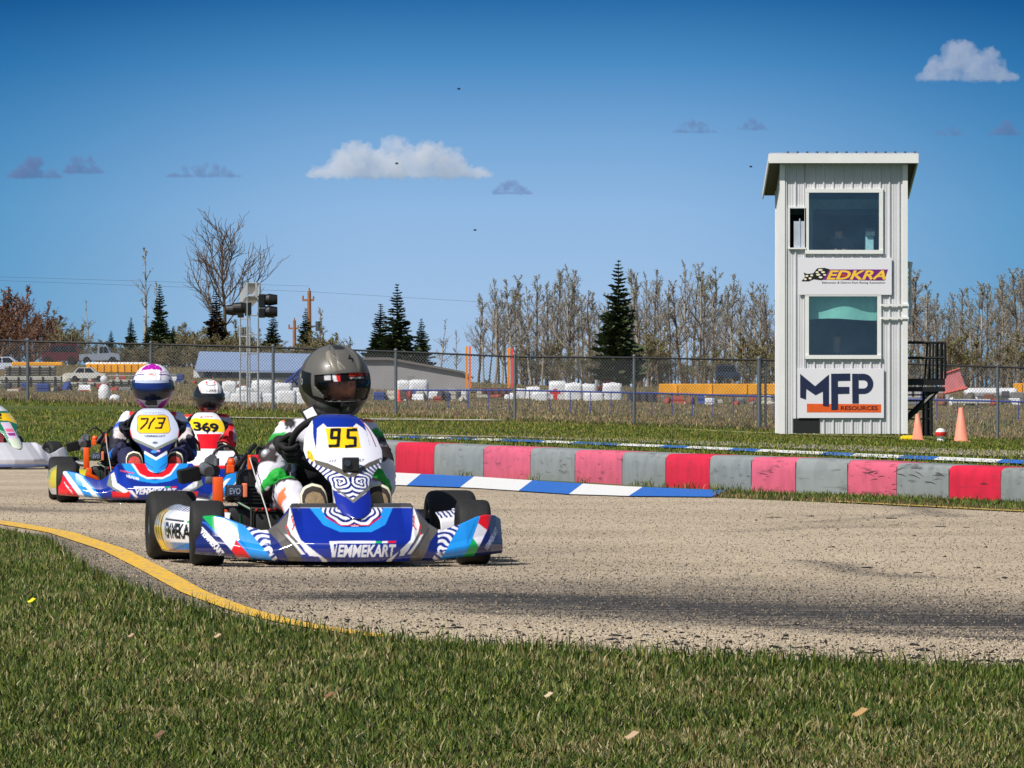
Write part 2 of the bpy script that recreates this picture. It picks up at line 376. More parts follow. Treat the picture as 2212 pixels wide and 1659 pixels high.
def paintline(name, c, worn=.5):
    m = bpy.data.materials.new(name); m.use_nodes = True; t = m.node_tree; b = t.nodes['Principled BSDF']; b.inputs['Roughness'].default_value = .7
    g = nn('ShaderNodeNewGeometry', t); n1 = nn('ShaderNodeTexNoise', t); n1.inputs['Scale'].default_value = 55; n1.inputs['Detail'].default_value = 6; t.links.new(g.outputs['Position'], n1.inputs[0])
    r = nn('ShaderNodeValToRGB', t); e = r.color_ramp.elements; e[0].position = worn-.06; e[0].color = (.33,.28,.20,1); e[1].position = worn+.03; e[1].color = (*lin(c), 1)
    t.links.new(n1.outputs['Fac'], r.inputs[0]); t.links.new(r.outputs[0], b.inputs['Base Color']); return m
yel = paintline('worn_yellow_paint', (240,186,12), .465)
yl = pl([(-200,1108),(0,1131),(130,1153),(250,1193),(340,1240),(420,1285),(520,1322),(600,1344),(680,1360),(760,1372),(830,1381)])
strip('yellow_edge_line', yl, .11, yel, wfn=lambda t: .13*(1-.6*t)+.02)
strip('far_yellow_line', pl([(1800,1085),(2000,1096),(2212,1107),(2500,1121)]), .10, paintline('worn_yellow_paint_far', (226,176,30), .5))
# back leg of the circuit, seen edge-on beyond the grass
b1 = pl([(-400,878),(0,882),(300,883),(560,885),(660,886),(760,887)])
back_mat = asphalt('back_track_asphalt', (.36,.32,.27))
strip('back_track', b1, 16, back_mat, lift=.02, n=160)
strip('back_track_line', offset(b1, -7.6), .5, paintline('dull_white_paint', (200,196,186), .4), lift=.034)
k2 = pl([(780,942),(930,944),(1106,951),(1300,960),(1500,969),(1700,978),(1900,988),(2212,1001),(2600,1016)])
strip('second_track', offset(k2, 2.6), 2.4, back_mat, lift=.012)
def px_blocks(name, near, far, xs_near, shift, c1, c2, lift, h=0.0, raise_=0.0):
    """painted kerb blocks: xs_near are the joints on the sheet, near/far its two edges"""
    mb = MB(); N = np.array(near); Fa = np.array(far)
    for k, (a, b) in enumerate(zip(xs_near[:-1], xs_near[1:])):
        for j in range(3):
            p = a+(b-a)*j/3; q = a+(b-a)*(j+1)/3; P = []
            for x, E_, s_, hh in ((p,N,0,0),(q,N,0,0),(q,Fa,shift,h),(p,Fa,shift,h)):
                X, Y = gp(x+s_, np.interp(x+s_, E_[:,0], E_[:,1])); P.append((X, Y, float(gz(X,Y))+lift+hh))
            mb.add(P, [(0,1,2,3)], k % 2)
    o = mb.build(name, [c1, c2]); tag(o, kind='structure'); return o
wp = paintline('white_kerb_paint', (232,232,230), .36); bp_ = paintline('blue_kerb_paint', (22,104,196), .36)
px_blocks('painted_kerb', [(780,947),(930,950),(1106,956),(1300,964),(1500,972),(1700,982),(1900,992),(2212,1006),(2600,1024)], [(780,943),(930,946),(1106,951),(1300,959),(1500,967),(1700,976),(1900,985),(2212,998),(2600,1014)],
    [790,850,910,960,1019,1075,1165,1230,1330,1421,1477,1570,1630,1770,1834,1937,2014,2150,2240,2350,2450], 16, wp, bp_, .02)
# near blue and white kerb at the foot of the red kerb
px_blocks('flat_kerb', [(700,1042),(855,1051),(1020,1057),(1229,1071),(1358,1075),(1540,1077)], [(700,1014),(855,1024),(1020,1032),(1229,1046),(1358,1054),(1540,1062),(1600,1064)], [790,879,994,1120,1229,1358,1538], 30, wp, bp_, .012)
# ------------------------------------------------------------------ red and grey kerb wall
def kerb_mat(name, c, dirt=.55):
    m = bpy.data.materials.new(name); m.use_nodes = True; t = m.node_tree; b = t.nodes['Principled BSDF']; b.inputs['Roughness'].default_value = .7
    g = nn('ShaderNodeNewGeometry', t); n1 = nn('ShaderNodeTexNoise', t); n1.inputs['Scale'].default_value = 7; n1.inputs['Detail'].default_value = 8; t.links.new(g.outputs['Position'], n1.inputs[0])
    mp = nn('ShaderNodeMapping', t); mp.inputs['Scale'].default_value = (4, 4, 30); mp.inputs['Rotation'].default_value = (.1,.35,0); t.links.new(g.outputs['Position'], mp.inputs[0])
    n2 = nn('ShaderNodeTexNoise', t); n2.inputs['Scale'].default_value = 1; n2.inputs['Detail'].default_value = 3; t.links.new(mp.outputs[0], n2.inputs[0])
    r = nn('ShaderNodeValToRGB', t); e = r.color_ramp.elements; e[0].position = .36; e[0].color = (*[x*.9 for x in lin(c)], 1); e[1].position = .58; e[1].color = (*[min(1,x*1.08) for x in lin(c)], 1)
    t.links.new(n1.outputs['Fac'], r.inputs[0])
    r2 = nn('ShaderNodeValToRGB', t); e = r2.color_ramp.elements; e[0].position = .60; e[0].color = (0,0,0,1); e[1].position = .72; e[1].color = (dirt,)*3+(1,)
    t.links.new(n2.outputs['Fac'], r2.inputs[0])
    mx = nn('ShaderNodeMix', t, data_type='RGBA'); t.links.new(r2.outputs[0], mx.inputs['Factor']); t.links.new(r.outputs[0], mx.inputs['A']); mx.inputs['B'].default_value = (.035,.03,.03,1)
    t.links.new(mx.outputs['Result'], b.inputs['Base Color']); return m
kl = [(700,1012),(855,1021),(938,1025),(1045,1029),(1146,1036),(1242,1040),(1344,1048),(1438,1052),(1533,1057),(1623,1060),(1719,1066),(1831,1063),(1937,1069),(2050,1074),(2162,1081),(2300,1089),(2420,1096),(2560,1104)]
ktop = [(700,945),(855,955),(938,958),(1045,963),(1146,967),(1242,972),(1344,976),(1438,980),(1533,983),(1623,987),(1719,989),(1831,994),(1937,1000),(2050,1005),(2162,1010),(2300,1017),(2420,1023),(2560,1030)]
fy = np.interp([p[0] for p in kl], [700,2560], [1012,1104])
kp = [gp(p[0], y) for i, (p, y) in enumerate(zip(kl, [1013,1021,1026,1031,1036,1041,1047,1052,1057,1062,1066,1068,1072,1077,1082,1089,1096,1104]))]
kp = np.array(kp)
cols_ = {'r': (205,22,58), 'p': (206,92,116), 'g': (132,138,138)}
seq = 'grgpgpgrgpgpgrgrg'
km = {k: kerb_mat('kerb_'+n, cols_[k], d) for k, n, d in (('r','red',.25),('p','faded_pink',.6),('g','grey',.5))}
mb = MB(); order = ['r','p','g']
for i in range(len(kp)-1):
    a, b = kp[i], kp[i+1]
    ht = [(EYE+(HZ-ktop[j][1])/F*kp[j][1]) for j in (i, i+1)]
    d = (b-a)/np.linalg.norm(b-a); n = np.array([-d[1], d[0]])
    mi = order.index(seq[i])
    prof = [(0, -.02), (0.0, .62), (.006, .90), (.022, .975), (.05, 1.0), (.26, 1.0), (.28, .9), (.28, -.02)]
    L = [(*(a+n*o), ht[0]*h if h > 0 else -.02) for o, h in prof]; Rr = [(*(b+n*o), ht[1]*h if h > 0 else -.02) for o, h in prof]
    k = len(prof); mb.add(L+Rr, [(j, k+j, k+j+1, j+1) for j in range(k-1)], mi)
for i in range(1, len(kp)-1):
    a = kp[i]; b = kp[i+1]; d = (b-a)/np.linalg.norm(b-a); n = np.array([-d[1], d[0]]); ht = EYE+(HZ-ktop[i][1])/F*kp[i][1]; w = .006 if i % 2 else .004
    P = [(*(a-d*w-n*.0015), 0), (*(a+d*w-n*.0015), 0), (*(a+d*w-n*.0015), ht*.9), (*(a-d*w-n*.0015), ht*.9)]; mb.add(P, [(0,1,2,3)], 3)
rs = np.random.default_rng(21)
def scuff(px, py, L, tilt, th=.006):
    i = int(np.clip(np.searchsorted([q[0] for q in kl], px)-1, 0, len(kp)-2)); f_ = (px-kl[i][0])/(kl[i+1][0]-kl[i][0]); a = kp[i]+(kp[i+1]-kp[i])*f_; d = (kp[i+1]-kp[i])/np.linalg.norm(kp[i+1]-kp[i]); n = np.array([-d[1], d[0]]); z = EYE+(HZ-py)/F*a[1]; V = []
    for j in range(6):
        t = j/5; q = a+d*L*(t-.5)-n*.002; zz = z+tilt*(t-.5)*L+.03*L*math.sin(3*t); h_ = th*math.sin(math.pi*min(max(t,.08),.92)); V += [(*q, zz-h_), (*q, zz+h_)]
    mb.add(V, [(2*j, 2*j+2, 2*j+3, 2*j+1) for j in range(5)], 3)
for px, py, n_, L in ((1204,1003,7,.05),(1880,1012,6,.18),(1890,1030,5,.10),(1975,1018,9,.22),(2020,1030,6,.16),(1930,1052,8,.05),(1650,1030,4,.12),(1590,1010,3,.06),(1400,1040,3,.05),(2110,1055,3,.10),(1290,1036,3,.05)):
    for _ in range(n_): scuff(px+rs.normal()*16, py+rs.normal()*9, L*rs.uniform(.5,1.6), rs.normal()*.10, rs.uniform(.0012,.003))
o = mb.build('kerb_wall', [km[k] for k in order]+[mat('scuff_black', (66,54,56), .9)]); autosmooth(o, 50)
tag(o, 'long low concrete kerb painted in alternating red, faded pink and grey blocks beside the track', 'kerb')

# ------------------------------------------------------------------ control tower
TY0 = 130.0; TS = F/TY0
def tx(px, Y=TY0): return (px-1106)/F*Y
def tz(py, Y=TY0): return EYE+(HZ-py)/F*Y
tower = empty('control_tower', (tx(1822), TY0, tz(937)), 'white two-storey timing tower of ribbed metal sheeting with overhanging roof', 'tower')
OX, OY, OZ = tower.location
white = mat('white_steel_siding', (205,205,208), .45, var=.06, scale=1.5, metal=0)
wtrim = mat('white_trim', (228,228,226), .4, var=.05, scale=3)
dark = mat('tower_interior', (110,118,120), .8, var=.3, scale=2)
X0, X1 = tx(1690), tx(1955); ZB = tz(937); ZT = tz(353); DEP = 2.45
glass = None
def glass_mat(name, tint=(.75,.95,.92), a=.25):
    m = bpy.data.materials.new(name); m.use_nodes = True; t = m.node_tree; t.nodes.clear()
    o_ = nn('ShaderNodeOutputMaterial', t); gl = nn('ShaderNodeBsdfGlossy', t); gl.inputs['Roughness'].default_value = .02
    tr = nn('ShaderNodeBsdfTransparent', t); tr.inputs[0].default_value = (*tint, 1); lw = nn('ShaderNodeLayerWeight', t); pw_ = nn('ShaderNodeMath', t, operation='POWER'); pw_.inputs[1].default_value = 5; t.links.new(lw.outputs['Facing'], pw_.inputs[0])
    fr = nn('ShaderNodeMath', t, operation='MULTIPLY_ADD'); fr.inputs[1].default_value = .9; fr.inputs[2].default_value = .045; t.links.new(pw_.outputs[0], fr.inputs[0])
    nz = nn('ShaderNodeTexNoise', t); nz.inputs['Scale'].default_value = 3
    ad = nn('ShaderNodeMath', t, operation='MULTIPLY_ADD', use_clamp=True); ad.inputs[1].default_value = .06; ad.inputs[2].default_value = a
    t.links.new(nz.outputs['Fac'], ad.inputs[0])
    a2 = nn('ShaderNodeMath', t, operation='ADD', use_clamp=True); t.links.new(ad.outputs[0], a2.inputs[0]); t.links.new(fr.outputs[0], a2.inputs[1])
    mx = nn('ShaderNodeMixShader', t); t.links.new(a2.outputs[0], mx.inputs[0]); t.links.new(tr.outputs[0], mx.inputs[1]); t.links.new(gl.outputs[0], mx.inputs[2]); t.links.new(mx.outputs[0], o_.inputs[0])
    return m
wglass = glass_mat('window_glass', (.90,.975,.97), .0)
holes = [(tx(1747), tx(1899), tz(540), tz(416)), (tx(1706), tx(1738), tz(535), tz(450)), (tx(1747), tx(1895), tz(767), tz(640)), (tx(1714), tx(1769), tz(936), tz(904))]
def corrugated(mb, a0, a1, z0, z1, fn, pitch=.183):
    """ribbed sheet between a0..a1 along one axis; fn maps (a, out, z) to a point"""
    ks = []; a = math.floor(a0/pitch)*pitch
    while a < a1+pitch:
        for da, d in ((0,.0),(.012,.028),(.034,.028),(.046,0),(.085,0),(.09,.006),(.1,.006),(.105,0),(.13,0),(.135,.006),(.145,.006),(.15,0)):
            if a0 < a+da < a1: ks.append((a+da, d))
        a += pitch
    ks = [(a0, 0)]+ks+[(a1, 0)]
    V = [fn(a, d, z) for a, d in ks for z in (z0, z1)]; n = len(ks)
    mb.add(V, [(2*i, 2*i+2, 2*i+3, 2*i+1) for i in range(n-1)], 0)
mb = MB()
front = lambda a, d, z: (a-OX, -d, z-OZ)
xc = sorted({X0, X1, *[h[0] for h in holes], *[h[1] for h in holes]}); zc = sorted({ZB, ZT, *[h[2] for h in holes], *[h[3] for h in holes]})
for i in range(len(xc)-1):
    z0 = None
    for j in range(len(zc)-1):
        cx, cz = (xc[i]+xc[i+1])/2, (zc[j]+zc[j+1])/2
        inh = any(h[0] < cx < h[1] and h[2] < cz < h[3] for h in holes)
        if not inh and z0 is None: z0 = zc[j]
        if z0 is not None and (inh or j == len(zc)-2):
            corrugated(mb, xc[i], xc[i+1], z0, zc[j] if inh else zc[j+1], front); z0 = None
# side and back walls
ZR = 4.772
def side(mb, X, sg):
    pitch = .183; a = 0.0
    while a < DEP-.001:
        b = min(a+pitch, DEP); pts = [(a,0),(min(a+.012,b),.028),(min(a+.034,b),.028),(min(a+.046,b),0),(b,0)]
        for (p, d), (q, e) in zip(pts[:-1], pts[1:]):
            zt = lambda t: ZT+(ZR-ZT)*t/DEP
            Q = [(X+sg*d-OX, p, ZB-OZ), (X+sg*e-OX, q, ZB-OZ), (X+sg*e-OX, q, zt(q)-OZ), (X+sg*d-OX, p, zt(p)-OZ)]
            mb.add(Q, [(0,1,2,3)], 0)
        a = b
side(mb, X0, -1); side(mb, X1, 1)
mb.box(X0-OX, X1-OX, DEP, DEP+.04, 0, ZR-OZ)
mb.build('wall', white, tower)
mb = MB(); # corner trims and base
for x in (X0, X1): mb.box(x-.05-OX, x+.05-OX, -.045, .05, 0.0, ZT-OZ-.02)
for x in (X0, X1): mb.box(x-.045-OX, x+.045-OX, DEP-.04, DEP+.06, 0.0, ZR-OZ-.02)
mb.build('corner_trim', wtrim, tower)
mb = MB(); zfl = tz(600)
mb.box(X0-OX+.04, X1-OX-.04, .06, DEP-.04, zfl-OZ-.08, zfl-OZ+.08)        # upper floor
mb.box(X0-OX+.04, X1-OX-.04, DEP-.09, DEP-.05, .1, ZR-OZ-.1, 1)
mb.box(X0-OX+.04, X1-OX-.04, .06, DEP-.04, tz(412)-OZ, tz(412)-OZ+.06, 1)
mb.box(X0-OX+.05, X1-OX-.05, DEP-.5, DEP-.42, tz(446)-OZ, tz(424)-OZ, 2); mb.box(X0-OX+.05, X1-OX-.05, DEP-.52, DEP-.44, tz(458)-OZ, tz(447)-OZ, 0)
mb.box(tx(1747)-OX, tx(1765)-OX, DEP-.6, DEP-.3, zfl-OZ+.2, tz(425)-OZ, 2)
mb.box(X0-OX+.06, X1-OX-.06, .10, .8, tz(548)-OZ-.05, tz(548)-OZ, 3)      # desks under the windows
mb.box(X0-OX+.06, X1-OX-.06, .10, .8, tz(775)-OZ-.05, tz(775)-OZ, 3)
mb.box(tx(1873)-OX, tx(1890)-OX, .5, .9, tz(545)-OZ, tz(508)-OZ, 2)
mb.box(tx(1873)-OX, tx(1893)-OX, .45, .9, tz(508)-OZ, tz(492)-OZ, 1)
mb.build('interior', [dark, mat('inner_board', (84,94,98), .8, var=.25, scale=2), mat('pale_inner_panel', (190,226,236), .7), mat('desk_board', (70,60,50), .7)], tower)
for k, (a, b, c, d) in enumerate(holes[:3]):
    fr = MB(); w = .075 if k != 1 else .03
    fr.box(a-w-OX, b+w-OX, -.05, .03, d-OZ, d+w-OZ); fr.box(a-w-OX, b+w-OX, -.07, .03, c-w-OZ, c-OZ)
    fr.box(a-w-OX, a-OX, -.048, .03, c-OZ, d-OZ); fr.box(b-OX, b+w-OX, -.048, .03, c-OZ, d-OZ)
    f = fr.build('window', wtrim, tower)
    g = MB()
    if k != 1:
        g.box(a-OX, b-OX, .035, .041, c-OZ, d-OZ); g.build('pane', wglass, f)
    else:
        g.box(a-OX+.08, b-OX-.005, .035, .041, c-OZ, d-OZ-.25); g.box((a+b)/2-OX+.04, (a+b)/2-OX+.06, .02, .034, c-OZ, d-OZ-.2); g.build('pane', mat('frosted_pane', (176,184,196), .3), f)
g = MB(); a, b, c, d = holes[2]
for i in range(10): # sagging roller shade behind the lower window
    t = i/9
    pass
n = 16; V = []
for i in range(n):
    t = i/(n-1); x = a+(b-a)*t-OX; zl = tz(690)+.0*t-OZ; 
    V += [(x, .12+.03*math.sin(t*9), d-OZ+.02), (x, .12+.05*math.sin(t*7+1), zl+.02*math.sin(t*5))]
g.add(V, [(2*i, 2*i+2, 2*i+3, 2*i+1) for i in range(n-1)]); g.build('window_blind', mat('green_blind', (150,206,196), .8, var=.1), tower)
g = MB(); a, b, c, d = holes[3]; g.box(a-OX-.01, b-OX+.01, -.02, .05, c-OZ+.01, d-OZ); g.build('base_hatch', mat('black_hatch', (24,24,26), .6), tower)
# roof
rx0, rx1 = tx(1663, 129.75), tx(1982, 129.75); zf1, zf0 = tz(330, 129.75), tz(350, 129.75)
ry0, ry1 = -.24, DEP+.55; zr1 = tz(412, 133.2); rf = MB()
rf.add([(rx0-OX, ry0, zf1-OZ), (rx1-OX, ry0, zf1-OZ), (rx1-OX, ry1, zr1-OZ), (rx0-OX, ry1, zr1-OZ), (rx0-OX, ry0, zf1-OZ-.10), (rx1-OX, ry0, zf1-OZ-.10), (rx1-OX, ry1, zr1-OZ-.10), (rx0-OX, ry1, zr1-OZ-.10)], [(0,1,2,3),(7,6,5,4),(1,5,6,2),(3,2,6,7),(0,3,7,4),(0,4,5,1)])
roof = rf.build('roof', mat('roof_steel', (190,192,196), .4), tower)
fa = MB(); fa.box(rx0-OX-.02, rx1-OX+.02, ry0-.03, ry0-.002, zf0-OZ-.02, zf1-OZ-.035)
for sx, xx in ((-1, rx0-OX), (1, rx1-OX)):
    x0_, x1_ = (xx-.025, xx-.002) if sx < 0 else (xx+.002, xx+.025)
    zz0, zz1 = zf1-OZ-.02, zr1-OZ-.02
    fa.add([(x0_, ry0, zz0-.15), (x1_, ry0, zz0-.15), (x1_, ry1, zz1-.15), (x0_, ry1, zz1-.15), (x0_, ry0, zz0), (x1_, ry0, zz0), (x1_, ry1, zz1), (x0_, ry1, zz1)], [(3,2,1,0),(4,5,6,7),(0,1,5,4),(1,2,6,5),(2,3,7,6),(3,0,4,7)])
fa.build('fascia', wtrim, roof)
cap = MB()
for i in range(14):
    x = rx0-OX+.35+i*(rx1-rx0-.4)/13; cap.box(x-.025, x+.025, ry0-.01, ry1, zf1-OZ+.002, zf1-OZ+.02) if i > 99 else cap.sphere((x, ry0+.02, zf1-OZ+.008), .028, 8, sc=(1,1,.8))
cap.build('roof_screw', mat('dark_cap', (50,55,60), .5), roof)
so_ = MB(); ev = lambda y: zf1-OZ-.104+(zr1-zf1)*(y-ry0)/(ry1-ry0); so_.add([(rx0-OX+.01, ry0+.01, ev(ry0+.01)), (rx1-OX-.01, ry0+.01, ev(ry0+.01)), (rx1-OX-.01, ry1-.01, ev(ry1-.01)), (rx0-OX+.01, ry1-.01, ev(ry1-.01))], [(3,2,1,0)])
so_.build('soffit', mat('soffit_board', (84,76,66), .8), tower)
# wall brackets on the right
br = MB()
for py in (659, 687):
    z = tz(py)-OZ; br.box(tx(1903)-OX, tx(1963)-OX, -.075, -.04, z-.02, z+.02)
br.build('sign_bracket', wtrim, tower)
an = MB(); x = tx(1968)-OX; an.tube([(x,-.05+.3,tz(700)-OZ),(x,.25,tz(565)-OZ)], .025, 8); an.tube([(x-.02,.25,tz(580)-OZ),(x+.0,.25,tz(565)-OZ)], .05, 8); an.tube([(tx(1955)-OX,.25,tz(600)-OZ),(x,.25,tz(600)-OZ)],.02,6); an.tube([(x-.1,.25,tz(625)-OZ),(x-.1,.25,tz(608)-OZ)], .05, 8); an.tube([(x-.1,.25,tz(612)-OZ),(x,.25,tz(612)-OZ)],.015,6)
an.build('antenna', wtrim, tower)
# signs on the tower (each lifts off as one board)
def board(name, px0, px1, py0, py1, y, m, label):
    e = empty(name, (tx((px0+px1)/2), TY0+y, tz(py1)), label, 'sign'); b = MB(); w = tx(px1)-tx(px0); h = tz(py0)-tz(py1)
    b.box(-w/2, w/2, -.012, .012, 0, h, bev=.003); b.build('board', m, e); return e, w, h
sw = mat('sign_white', (226,224,230), .4, var=.03, scale=1)
navy = mat('sign_navy', (24,36,70), .5); orange = mat('sign_orange', (226,92,30), .5); purple = mat('sign_purple', (110,34,118), .5); yel_s = mat('sign_yellow', (246,196,60), .5); blk = mat('sign_black', (22,20,24), .5); cream = mat('sign_cream', (240,232,205), .5)
e1, w, h = board('club_sign', 1725, 1926, 557, 637, -.045, sw, 'white club sign with purple banner and chequered flag between the tower windows')
C5 = lambda x, y: ((x-950)/2.37*.5531/TS, (1425-y)/2.37*.5531/TS)      # crop picture -> sign metres
g = MB()
g.prism([C5(770,1190),C5(1345,1190),C5(1310,1292),C5(735,1285)], -.016, -.013, 0)
g.prism([C5(565,1218),C5(600,1232),C5(655,1225),C5(690,1180),C5(760,1175),C5(805,1188),C5(735,1290),C5(660,1280),C5(610,1300),C5(545,1298),C5(578,1260)], -.0165, -.013, 1)
for cx, cy, rx, ry in [(595,1250,14,9),(640,1245,14,9),(580,1280,14,9),(625,1272,14,9),(720,1195,22,9),(690,1215,15,8),(745,1215,18,9),(700,1238,20,10),(760,1240,14,8),(722,1262,18,9)]:
    g.prism([C5(cx+rx*math.cos(t), cy+ry*math.sin(t)) for t in np.linspace(0, 6.283, 10, endpoint=False)][::-1], -.019, -.0166, 2)
x0, z0 = C5(775,1284); x1, z1 = C5(1325,1198); add_text(g, 'EDKRA', x0, z0, x1-x0, z1-z0, -.0185, 3, bold=.03, shear=.3)
g.prism([C5(905,1255),C5(930,1228),C5(962,1235),C5(955,1258)], -.022, -.019, 4)
x0, z0 = C5(735,1326); x1, z1 = C5(1318,1302); add_text(g, 'Edmonton & District Kart Racing Association', x0, z0, x1-x0, z1-z0, -.016, 1, shear=.2)
g.build('lettering', [purple, blk, cream, yel_s, mat('sign_red',(196,60,30),.5)], e1)
e2, w, h = board('sponsor_sign', 1722, 1909, 796, 903, -.045, sw, 'white sign with big navy letters over an orange bar, at the foot of the tower')
C6 = lambda x, y: ((x-770)/2.011*.5531/TS, (870-y)/2.011*.5531/TS)
g = MB()
g.prism([C6(505,825),C6(1088,826),C6(1088,762),C6(505,757)][::-1], -.0155, -.013, 0)
for P in ([(452,522),(570,620),(678,528),(678,782),(632,775),(630,660),(572,690),(500,640),(497,724),(452,708)],
          [(695,522),(845,520),(845,576),(748,578),(748,625),(838,625),(838,678),(748,680),(750,806),(697,808)]):
    g.prism([C6(*p) for p in P], -.019, -.0158, 1)
n = 14; outer = [(860,522),(950,522)]+[(950+76*math.sin(t), 601-79*math.cos(t)) for t in np.linspace(.1, 3.04, n)]+[(910,680)]
inner = [(910,640),(950,640)]+[(945+34*math.sin(t), 605+35*math.cos(t)) for t in np.linspace(.1,3.04,n)]+[(910,570)]
V = []; g.prism([C6(*p) for p in [(860,522),(910,522),(912,755),(862,755)]], -.019, -.0158, 1)
ou = [(912,522),(950,522)]+[(950+76*math.sin(t), 601-79*math.cos(t)) for t in np.linspace(.15, 3.0, n)]+[(912,680)]
inn = [(912,572),(948,572)]+[(948+34*math.sin(t), 605-33*math.cos(t)) for t in np.linspace(.15, 3.0, n)]+[(912,638)]
for i in range(len(ou)-1): g.prism([C6(*ou[i]), C6(*ou[i+1]), C6(*inn[i+1]), C6(*inn[i])], -.0188, -.0158, 1)
x0, z0 = C6(772,808); x1, z1 = C6(1062,776); add_text(g, 'RESOURCES', x0, z0, x1-x0, z1-z0, -.0175, 2, bold=.02)
g.build('lettering', [orange, navy, blk], e2)

# black steel landing and stair beside the tower
bs = mat('black_steel', (16,17,20), .5, var=.3, scale=5)
st = empty('steel_stair', (tx(1997), TY0+.8, tz(940)), 'black steel landing with railing and brace on the right side of the tower', 'staircase')
SX, SY, SZ = st.location; YS = TY0+.8; sx = lambda p: tx(p, YS)-SX; sz = lambda p: tz(p, YS)-SZ
g = MB(); g.box(sx(1954), sx(2038), -.5, .5, sz(832), sz(818)); g.box(sx(1954), sx(2038), -.52, -.48, sz(846), sz(836)); g.build('landing', bs, st)
for ys_ in (-.5, .5):
    g = MB()
    for py in (740, 773): g.tube([(sx(1954), ys_, sz(py)), (sx(2038), ys_, sz(py))], .025, 6)
    for p in (2007, 2012, 2019, 2029, 2038): g.tube([(sx(p-(6 if p < 2012 else 0)), ys_, sz(818)), (sx(p), ys_, sz(740))], .022 if p < 2030 else .03, 6)
    g.build('railing', bs, st)
for ys_ in (-.45, .45): g = MB(); g.tube([(sx(1950), ys_, sz(912)), (sx(2030), ys_, sz(836))], .045, 6); g.build('brace', bs, st)
for p in (1998, 2009):
    for ys_ in (-.45, .45): g = MB(); g.tube([(sx(p), ys_, -.02), (sx(p), ys_, sz(836))], .03, 6); g.build('leg', bs, st)
g = MB(); 
for py in (853, 866, 884, 905): g.tube([(sx(1956), -.45, sz(py)), (sx(2005), -.45, sz(py))], .015, 5)
g.build('cross_bar', bs, st)

# people behind the tower windows are built with the drivers; cones and bits at its foot
def cone(px, py, h, Y, label):
    x = tx(px, Y); c = empty('traffic_cone', (x, Y, float(gz(x, Y))+.0), label, 'traffic cone', 'cones by the tower')
    g = MB(); g.lathe([(.001,h),(h*.055,h),(h*.07,h*.97),(h*.20,h*.06),(h*.21,.035)], 20); g.build('cone_body', mat('faded_orange_plastic', (232,142,116), .6, var=.08, scale=5), c, smooth=True)
    g = MB(); g.box(-h*.26, h*.26, -h*.26, h*.26, 0, .035, bev=.01); g.build('base', mat('faded_orange_plastic'), c); return c
cone(2076, 947, .62, 118, 'taller faded orange traffic cone standing alone on the grass right of the stair')
cone(1982, 941, .50, 122, 'shorter faded orange traffic cone at the right foot of the tower')
g = MB(); g.box(-.16,.16,-.1,.1,0,.085,bev=.02); g.box(-.12,.10,-.06,.06,.085,.10,bev=.005); tag(g.build('yellow_box', mat('yellow_plastic',(240,206,10),.5), loc=(tx(1966,123),123.3,float(gz(tx(1966,123),123.3)))), 'small low yellow plastic box beside the shorter cone', 'box')
x = tx(2032,121); bl = empty('marker_ball', (x,121,float(gz(x,121))), 'small white and red striped marker on black base strip between the cones', 'marker'); g = MB()
g.sphere((0,0,.15),.10,14,0,(1,1,1)); g.build('ball', mat('marker_white',(220,220,220),.5), bl, smooth=True); g = MB(); g.lathe([(.102,.11),(.107,.15),(.102,.18)],16); g.build('red_band', mat('marker_red',(210,40,30),.5), bl); g = MB(); g.tube([(0,0,0),(0,0,.08)],[.1,.04],12); g.build('base', mat('marker_white'), bl)
g = MB(); g.box(tx(2000,123)-x-.05, tx(2062,123)-x,.25,.4,0,.045); g.build('base_strip', bs, bl)
strip('concrete_path', pl([(1470,928),(1700,939),(1900,944),(2212,948),(2600,958)]), 1.6, mat('path_concrete',(196,184,160),.8,var=.1,scale=2), lift=.02)
# ------------------------------------------------------------------ wire fence
FY = 165.0
fpts = [(-480,715,846),(-205,724,857),(60,735,868),(326,741,875),(590,748,879),(855,757,884),(1112,768,905),(1370,770,915),(1640,775,930),(1905,782,938),(2155,790,946),(2420,798,954),(2680,806,962)]
fence = empty('chain_link_fence', (0, FY, float(gz(0, FY))), 'long grey chain-link fence with dark top rail crossing behind the grass', 'fence')
FZ = fence.location.z; fx = lambda p: (p-1106)/F*FY; fz_ = lambda q: EYE+(HZ-q)/F*FY-FZ
galv = mat('galvanised_post', (98,104,110), .5, metal=.3); rail = mat('dark_rail', (34,36,42), .5)
for i, (p, t, b) in enumerate(fpts):
    g = MB(); x = fx(p); zb = float(gz(x, FY))-FZ-.05; r = .038 if i != 8 else .055
    g.tube([(x,0,zb),(x,0,fz_(t))], r, 8); g.sphere((x,0,fz_(t)+.01), r*1.2, 8)
    if i == 8: g.tube([(x+.16,.1,zb),(x+.16,.1,fz_(t))], .03, 8)
    g.build('post', galv, fence)
g = MB(); g.tube([(fx(p),-.01,fz_(t)-.03) for p, t, b in fpts], .027, 6); g.build('top_rail', rail, fence)
V = []; Fc = []; k = 0; px_ = np.array([p for p,_,_ in fpts]); X0f, X1f = fx(-480), fx(2680); H = 1.55
tp = lambda x: np.interp(x, fx(px_), [fz_(t)-.04 for _,t,_ in fpts]); bt = lambda x: float(gz(x, FY))-FZ+.02
x = X0f
while x < X1f:
    for sgn in (1, -1):
        q = []
        for j in range(9):
            f_ = j/8; xx = x+sgn*f_*H*.9+(0 if sgn > 0 else H*.9); xx = min(max(xx, X0f), X1f); z = bt(xx)+(tp(xx)-bt(xx))*f_; q.append((xx, .012*sgn, z))
        w = .0045
        for (a, y1, c), (d, y2, e) in zip(q[:-1], q[1:]):
            V += [(a-w,y1,c),(a+w,y1,c),(d+w,y2,e),(d-w,y2,e)]; Fc.append((k,k+1,k+2,k+3)); k += 4
    x += .075
